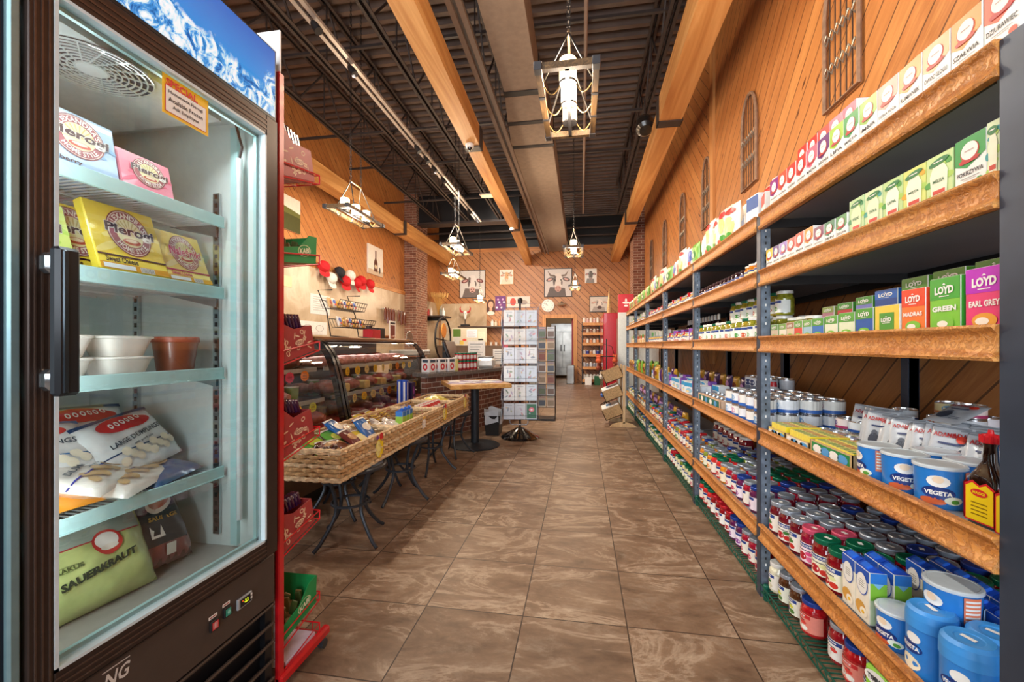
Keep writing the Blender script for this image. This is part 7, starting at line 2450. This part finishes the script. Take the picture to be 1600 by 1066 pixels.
# stainless refrigerator in the room behind
root = empty('steel_refrigerator', (-.68, 16.3, 0), 'two door stainless steel refrigerator seen through the doorway', 'refrigerator')
m_ss = M('#a4a8a8', .3, .7, var=.25, scale=3)
MB().box(-.45, .45, -.35, .35, .10, 2.05, m_ss, .01).build('cabinet', root)
for s in (-1, 1):
    q = MB().box(.01 if s > 0 else -.44, .44 if s > 0 else -.01, -.39, -.352, .40, 1.72, m_ss, .006)
    d = q.build('door', root)
    MB().box(s * .06 - .018, s * .06 + .018, -.42, -.392, 1.0, 1.25, m_black, .004).build('handle', d)
q = MB()
for k in range(3): q.box(-.44, .44, -.37, -.352, .14 + .08 * k, .18 + .08 * k, m_ss)
q.build('vent_slats', root)
MB().box(-.44, .44, -.385, -.352, 1.74, 2.04, m_ss, .006).build('top_panel', root)
point_light('back_room_lamp', (-.6, 15.0, 2.5), 22, (1, .95, .88), .15)
simple('steel_bin', 'bin', MB().box(-.12, .12, -.15, .15, 0, .6, m_ss, .02), (-.33, 13.6, 0), 'grey steel bin standing in the doorway')
b = MB()
for i in range(6): b.box(-.12, .12, -.15, .15, .25 * i, .25 * i + .235, M(['#c9a67c', '#b8916a', '#e0d0b8'][i % 3], .7), .004)
simple('carton_tower', 'box stack', b, (-1.32, 13.3, 0), 'tower of brown cartons against the wall before the doorway')

# ================================================================ back wall pictures
YW = YB - .002
def framed(x0, x1, z0, z1, c, label, art, frame=None, name='canvas_painting', th=.03):
    b = MB()
    b.box(x0, x1, YW - th, YW, z0, z1, M(c, .6))
    f = flat(YW - th)
    if frame:
        t = .02
        for a in ((x0 - t, x0, z0 - t, z1 + t), (x1, x1 + t, z0 - t, z1 + t), (x0, x1, z0 - t, z0), (x0, x1, z1, z1 + t)): b.box(a[0], a[1], YW - th - .01, YW, a[2], a[3], frame)
    art(b, f, x0, x1, z0, z1)
    return tag(b.build(name), label, 'picture', None)
def cow(ear, coat_, muzz, horn=None, patch='#6a5a52', dx=0):
    def go(b, f, x0, x1, z0, z1):
        w, h = x1 - x0, z1 - z0
        cx = (x0 + x1) / 2 + dx * w
        P = lambda u, v: (cx + u * w, z0 + v * h)
        def D(u, v, ru, rv, c, k, rot=0): b.disc(cx + u * w, z0 + v * h, ru * w, rv * h, M(c, .6), f, k, 22, rot=rot)
        b.poly([P(-.42, .001), P(.30, .001), P(.26, .30), P(-.30, .34)], M(patch, .6), f, .6)
        D(-.30, .62, .15, .07, ear, 1, .3)
        D(.30, .62, .15, .07, ear, 1, -.3)
        D(-.30, .62, .09, .035, '#d8a8a0', 1.4, .3)
        D(.30, .62, .09, .035, '#d8a8a0', 1.4, -.3)
        if horn:
            for s in (-1, 1): b.poly([P(s * .12, .70), P(s * .30, .74), P(s * .40, .95), P(s * .26, .80), P(s * .12, .78)], M(horn, .6), f, 1.2)
        D(0, .58, .18, .24, coat_, 2)
        D(0, .78, .12, .06, coat_, 2.2)
        D(-.10, .56, .09, .22, patch, 2.1)
        D(.02, .60, .10, .22, coat_, 2.3)
        D(0, .28, .12, .11, muzz, 3)
        D(0, .22, .06, .02, '#7a5048', 3.5)
        D(0, .42, .14, .16, coat_, 2.6)
        for s in (-1, 1):
            D(s * .11, .60, .025, .03, '#2a2220', 4)
            D(s * .05, .30, .022, .02, '#6a3a38', 4)
            D(s * .14, .50, .03, .09, patch, 2.8)
    return go
framed(-4.08, -3.22, 2.86, 3.76, '#d8d2cc', 'framed painting of a pale cow with dark red ears', cow('#6a2a2c', '#e4dbd4', '#cfa79c', None, '#6f625e'), m_black)
framed(-2.70, -2.24, 3.28, 3.76, '#ece4d8', 'small painting of a tan goat between the two cow paintings', cow('#c08a5a', '#d8a878', '#e8d0b8', '#8a6a4a', '#e8d8c0'), m_trimw)
framed(-1.19, -.31, 2.84, 3.74, '#d0c8c4', 'large framed painting of a horned cow beside the clock', cow('#5a5250', '#ddd2ca', '#c89c90', '#7a6a60', '#655a58'), m_black)
framed(.12, .50, 3.25, 3.72, '#e6e2dc', 'small framed drawing of a dark heart shaped animal head', cow('#5a5654', '#6a6460', '#a89a94', None, '#8a8682'), m_trimw)
framed(.29, .89, 2.32, 2.80, '#d6cec4', 'framed painting of a pale calf above the narrow shelf', cow('#b8a08c', '#e8dace', '#4a3c38', None, '#a89c94'), m_black)
framed(-2.45, -1.68, 2.48, 2.86, '#e2d2c8', 'wide pink canvas with a red bird above the card rack', lambda b, f, x0, x1, z0, z1: (b.disc(x0 + .2, z0 + .2, .10, .13, M('#c8483c', .6), f, 1, 16), b.disc(x0 + .55, z0 + .18, .14, .08, M('#a89a90', .6), f, 1, 16)))
def flowers(b, f, x0, x1, z0, z1):
    for i in range(7): b.disc(x0 + .06 + .04 * i, z0 + .1 + .09 * ((i * 3) % 4), .035, .035, M('#d8a0d0' if i % 2 else '#f2e0ee', .6), f, 1 + i * .1, 10)
framed(-2.86, -2.50, 2.40, 2.88, '#6a2f78', 'purple poster with pale flowers beside the portrait', flowers)
# portrait poster
def lady(b, f, x0, x1, z0, z1):
    cx = (x0 + x1) / 2
    D = lambda u, v, ru, rv, c, k: b.disc(cx + u, z0 + v, ru, rv, M(c, .6), f, k, 22)
    D(0, .33, .14, .20, '#4a2418', 1)
    D(-.08, .15, .07, .16, '#4a2418', 1.2)
    D(.09, .15, .06, .16, '#4a2418', 1.3)
    D(0, .33, .085, .12, '#e0a88a', 2)
    D(0, .16, .05, .10, '#d89c7e', 1.8)
    D(0, .05, .13, .07, '#e8dcd0', 2.2)
    for s in (-1, 1): D(s * .035, .35, .014, .008, '#2a1c18', 3)
    D(0, .27, .022, .008, '#b03a3a', 3)
    D(0, .31, .008, .02, '#cf9274', 3)
framed(-3.16, -2.86, 2.26, 2.80, '#c8905a', 'poster portrait of a person with long dark brown hair', lady, None, 'portrait_poster')
# clock
root = empty('wall_clock', (-1.08, YB - .02, 2.54), 'round white wall clock under the horned cow painting', 'clock')
q = MB()
q.push(RX(PI / 2))
q.lathe([(0, 0), (.20, 0), (.21, .01), (.21, .035), (.19, .035)], 40, M('#d8d2ca', .4))
q.pop()
q.build('case', root)
q = MB()
f = flat(-.036)
q.disc(0, 0, .19, .19, M('#f2efe8', .5), f, 1, 40)
for i in range(12):
    a = i * PI / 6
    q.text(str(12 if i == 0 else i), .15 * math.sin(a), .15 * math.cos(a), .035, DK, f, k=2, bold=.02)
q.build('dial', root)
q = MB()
q.poly([(-.008, 0), (.008, 0), (-.07, .075), (-.08, .065)], DK, f, 4)
q.poly([(-.005, 0), (.005, 0), (-.11, .03), (-.115, .02)], DK, f, 5)
q.build('hands', root)
b = MB()
b.push(T(0, 0, 0)).lathe([(0, .10), (.03, .10), (.04, .06), (.14, .02), (.16, 0), (.12, -.04), (0, -.05)], 24, [m_black] * 2 + [M('#c9b8a0', .3, .5)] * 4).pop()
b.box(-.01, .01, 0, .15, .08, .10, m_black)
simple('wall_lamp', 'wall lamp', b, (-.62, YB - .16, 2.56), 'small round chrome wall fan light below the horned cow painting')
# shelf with wheat, trophy, notice board
root = empty('corner_shelf', (0, 0, 0), 'dark wooden wall shelf by the brick column', 'shelf')
MB().box(XL + .0, -4.15, 12.4, 13.2, 2.10, 2.14, M('#3a2c24', .5)).box(XL, -4.2, 12.75, 12.8, 2.0, 2.10, m_black).build('board', root)
q = MB()
r2 = random.Random(4)
for i in range(70):
    a, s = r2.uniform(0, 6.28), r2.uniform(.05, .30)
    q.tube([(0, 0, .0), (s * .3 * math.cos(a), s * .3 * math.sin(a), .35), (s * math.cos(a), s * math.sin(a), .62 + r2.uniform(-.08, .12))], .004, M('#c89a54', .8), 3)
    q.tube([(s * math.cos(a), s * math.sin(a), .60), (s * 1.12 * math.cos(a), s * 1.12 * math.sin(a), .74)], [.010, .003], M('#d8ae68', .8), 4)
wheat = Kind('dried_wheat_bunch', 'dried plant', q)
wheat.at((-4.45, 12.8, 2.14), 0, 'bunch of dried wheat on the dark wall shelf by the column')
for i, (x, c, h) in enumerate(((-4.7, '#c8383a', .22), (-4.62, '#e6dcd4', .26), (-4.3, '#8a8a7a', .30), (-4.22, '#e6e6e2', .24))):
    simple('small_bottle', 'bottle', MB().lathe([(.045, 0), (.05, h * .6), (.02, h * .8), (.02, h), (0, h)], 12, M(c, .3, coat=.5)), (x, 12.6, 2.14), 'small %s bottle on the dark wall shelf by the column' % ['red', 'cream', 'olive', 'white'][i], 0)
root = empty('horned_trophy', (-3.9 + .1, 13.6, 0), 'white animal skull ornament with red horns on a dark stand', 'ornament')
q = MB().box(-.14, .14, -.08, .08, 1.86, 1.92, m_black, .01)
q.box(-.012, .012, -.012, .012, 1.92, 2.12, m_black)
q.build('stand', root)
q = MB().lathe([(0, 2.08), (.03, 2.10), (.045, 2.18), (.075, 2.28), (.06, 2.36), (0, 2.38)], 14, M('#ece4dc', .5))
for s in (-1, 1): q.disc(s * .03, 2.27, .014, .016, DK, flat(-.07), 1, 10)
q.build('skull', root)
for s in (-1, 1): MB().tube([(s * .05, 0, 2.32), (s * .14, 0, 2.34), (s * .18, 0, 2.44), (s * .15, 0, 2.53)], [.03, .028, .02, .004], M('#b8282c', .5), 8).build('horn', root)
simple('wall_ledge', 'shelf', MB().box(-1.0, 1.15, -.2, .2, 0, .04, M('#5a4636', .5)), (-3.05, 13.76, 1.82), 'long brown ledge on the marble panel behind the till')
def board_art(b, f, x0, x1, z0, z1):
    w, h = x1 - x0, z1 - z0
    b.rect(x0 + .03 * w, x0 + .25 * w, z0 + .5 * h, z0 + .95 * h, M('#5a7a2a'), f, 1)
    b.rect(x0 + .05 * w, x0 + .23 * w, z0 + .1 * h, z0 + .5 * h, M('#cfcac0'), f, 1)
    b.rect(x0 + .42 * w, x0 + .72 * w, z0 + .45 * h, z0 + .93 * h, M('#e9e9ee'), f, 1)
    for i in range(5): b.rect(x0 + .45 * w, x0 + (.68 - .05 * (i % 2)) * w, z0 + (.52 + .07 * i) * h, z0 + (.535 + .07 * i) * h, M('#8a8a92'), f, 2)
    b.disc(x0 + .36 * w, z0 + .32 * h, .06 * w, .07 * h, M('#e0503a'), f, 2, 14)
    b.rect(x0 + .22 * w, x0 + .34 * w, z0 + .05 * h, z0 + .28 * h, M('#e8c85a'), f, 1)
    b.rect(x0 + .75 * w, x0 + .95 * w, z0 + .3 * h, z0 + .8 * h, M('#e6dcc0'), f, 1)
    b.rect(x0 + .45 * w, x0 + .9 * w, z0 + .08 * h, z0 + .38 * h, M('#d6d2c0'), f, 1)
placard(-3.55, 13.2, 1.22, 1.15, .56, '#dccfb4', 'pin board with green poster and white notices behind the till', 0, board_art, 'notice_board', 'notice board', legs=0)
simple('back_cabinet', 'cabinet', MB().box(-1.2, 1.2, -.3, .3, 0, 1.2, M('#6a523e', .6), .004).box(-1.22, 1.22, -.32, .32, 1.2, 1.22, M('#7a6450', .4)), (-3.3, 13.1, 0), 'long brown cabinet along the marble panel behind the till')
for i in range(9):
    h = [.22, .18, .26][i % 3]
    c = ['#e8e2d8', '#d8c8b0', '#c88a5a', '#8a4a3a', '#efe9e0'][i % 5]
    simple('glass_bottle', 'bottle', MB().lathe([(.05, 0), (.055, .01), (.055, h * .65), (.02, h * .85), (.022, h), (0, h)], 12, M(c, .3, coat=.5)), (-2.9 + .12 * i, 13.7, 1.861), 'bottle standing on the long brown ledge, %s along' % ORD[i], 0, 'bottles on the long brown ledge')
for i in range(6):
    simple('stacked_cup', 'cup', MB().lathe([(.03, 0), (.042, .10), (.044, .105), (0, .1)], 12, M(['#e6e2da', '#c8a070', '#d8d0c4'][i % 3], .5)), (-3.1 + .16 * i, 12.95, 1.221), 'paper cup on the long brown cabinet, %s along' % ORD[i], 0, 'cups on the long brown cabinet')
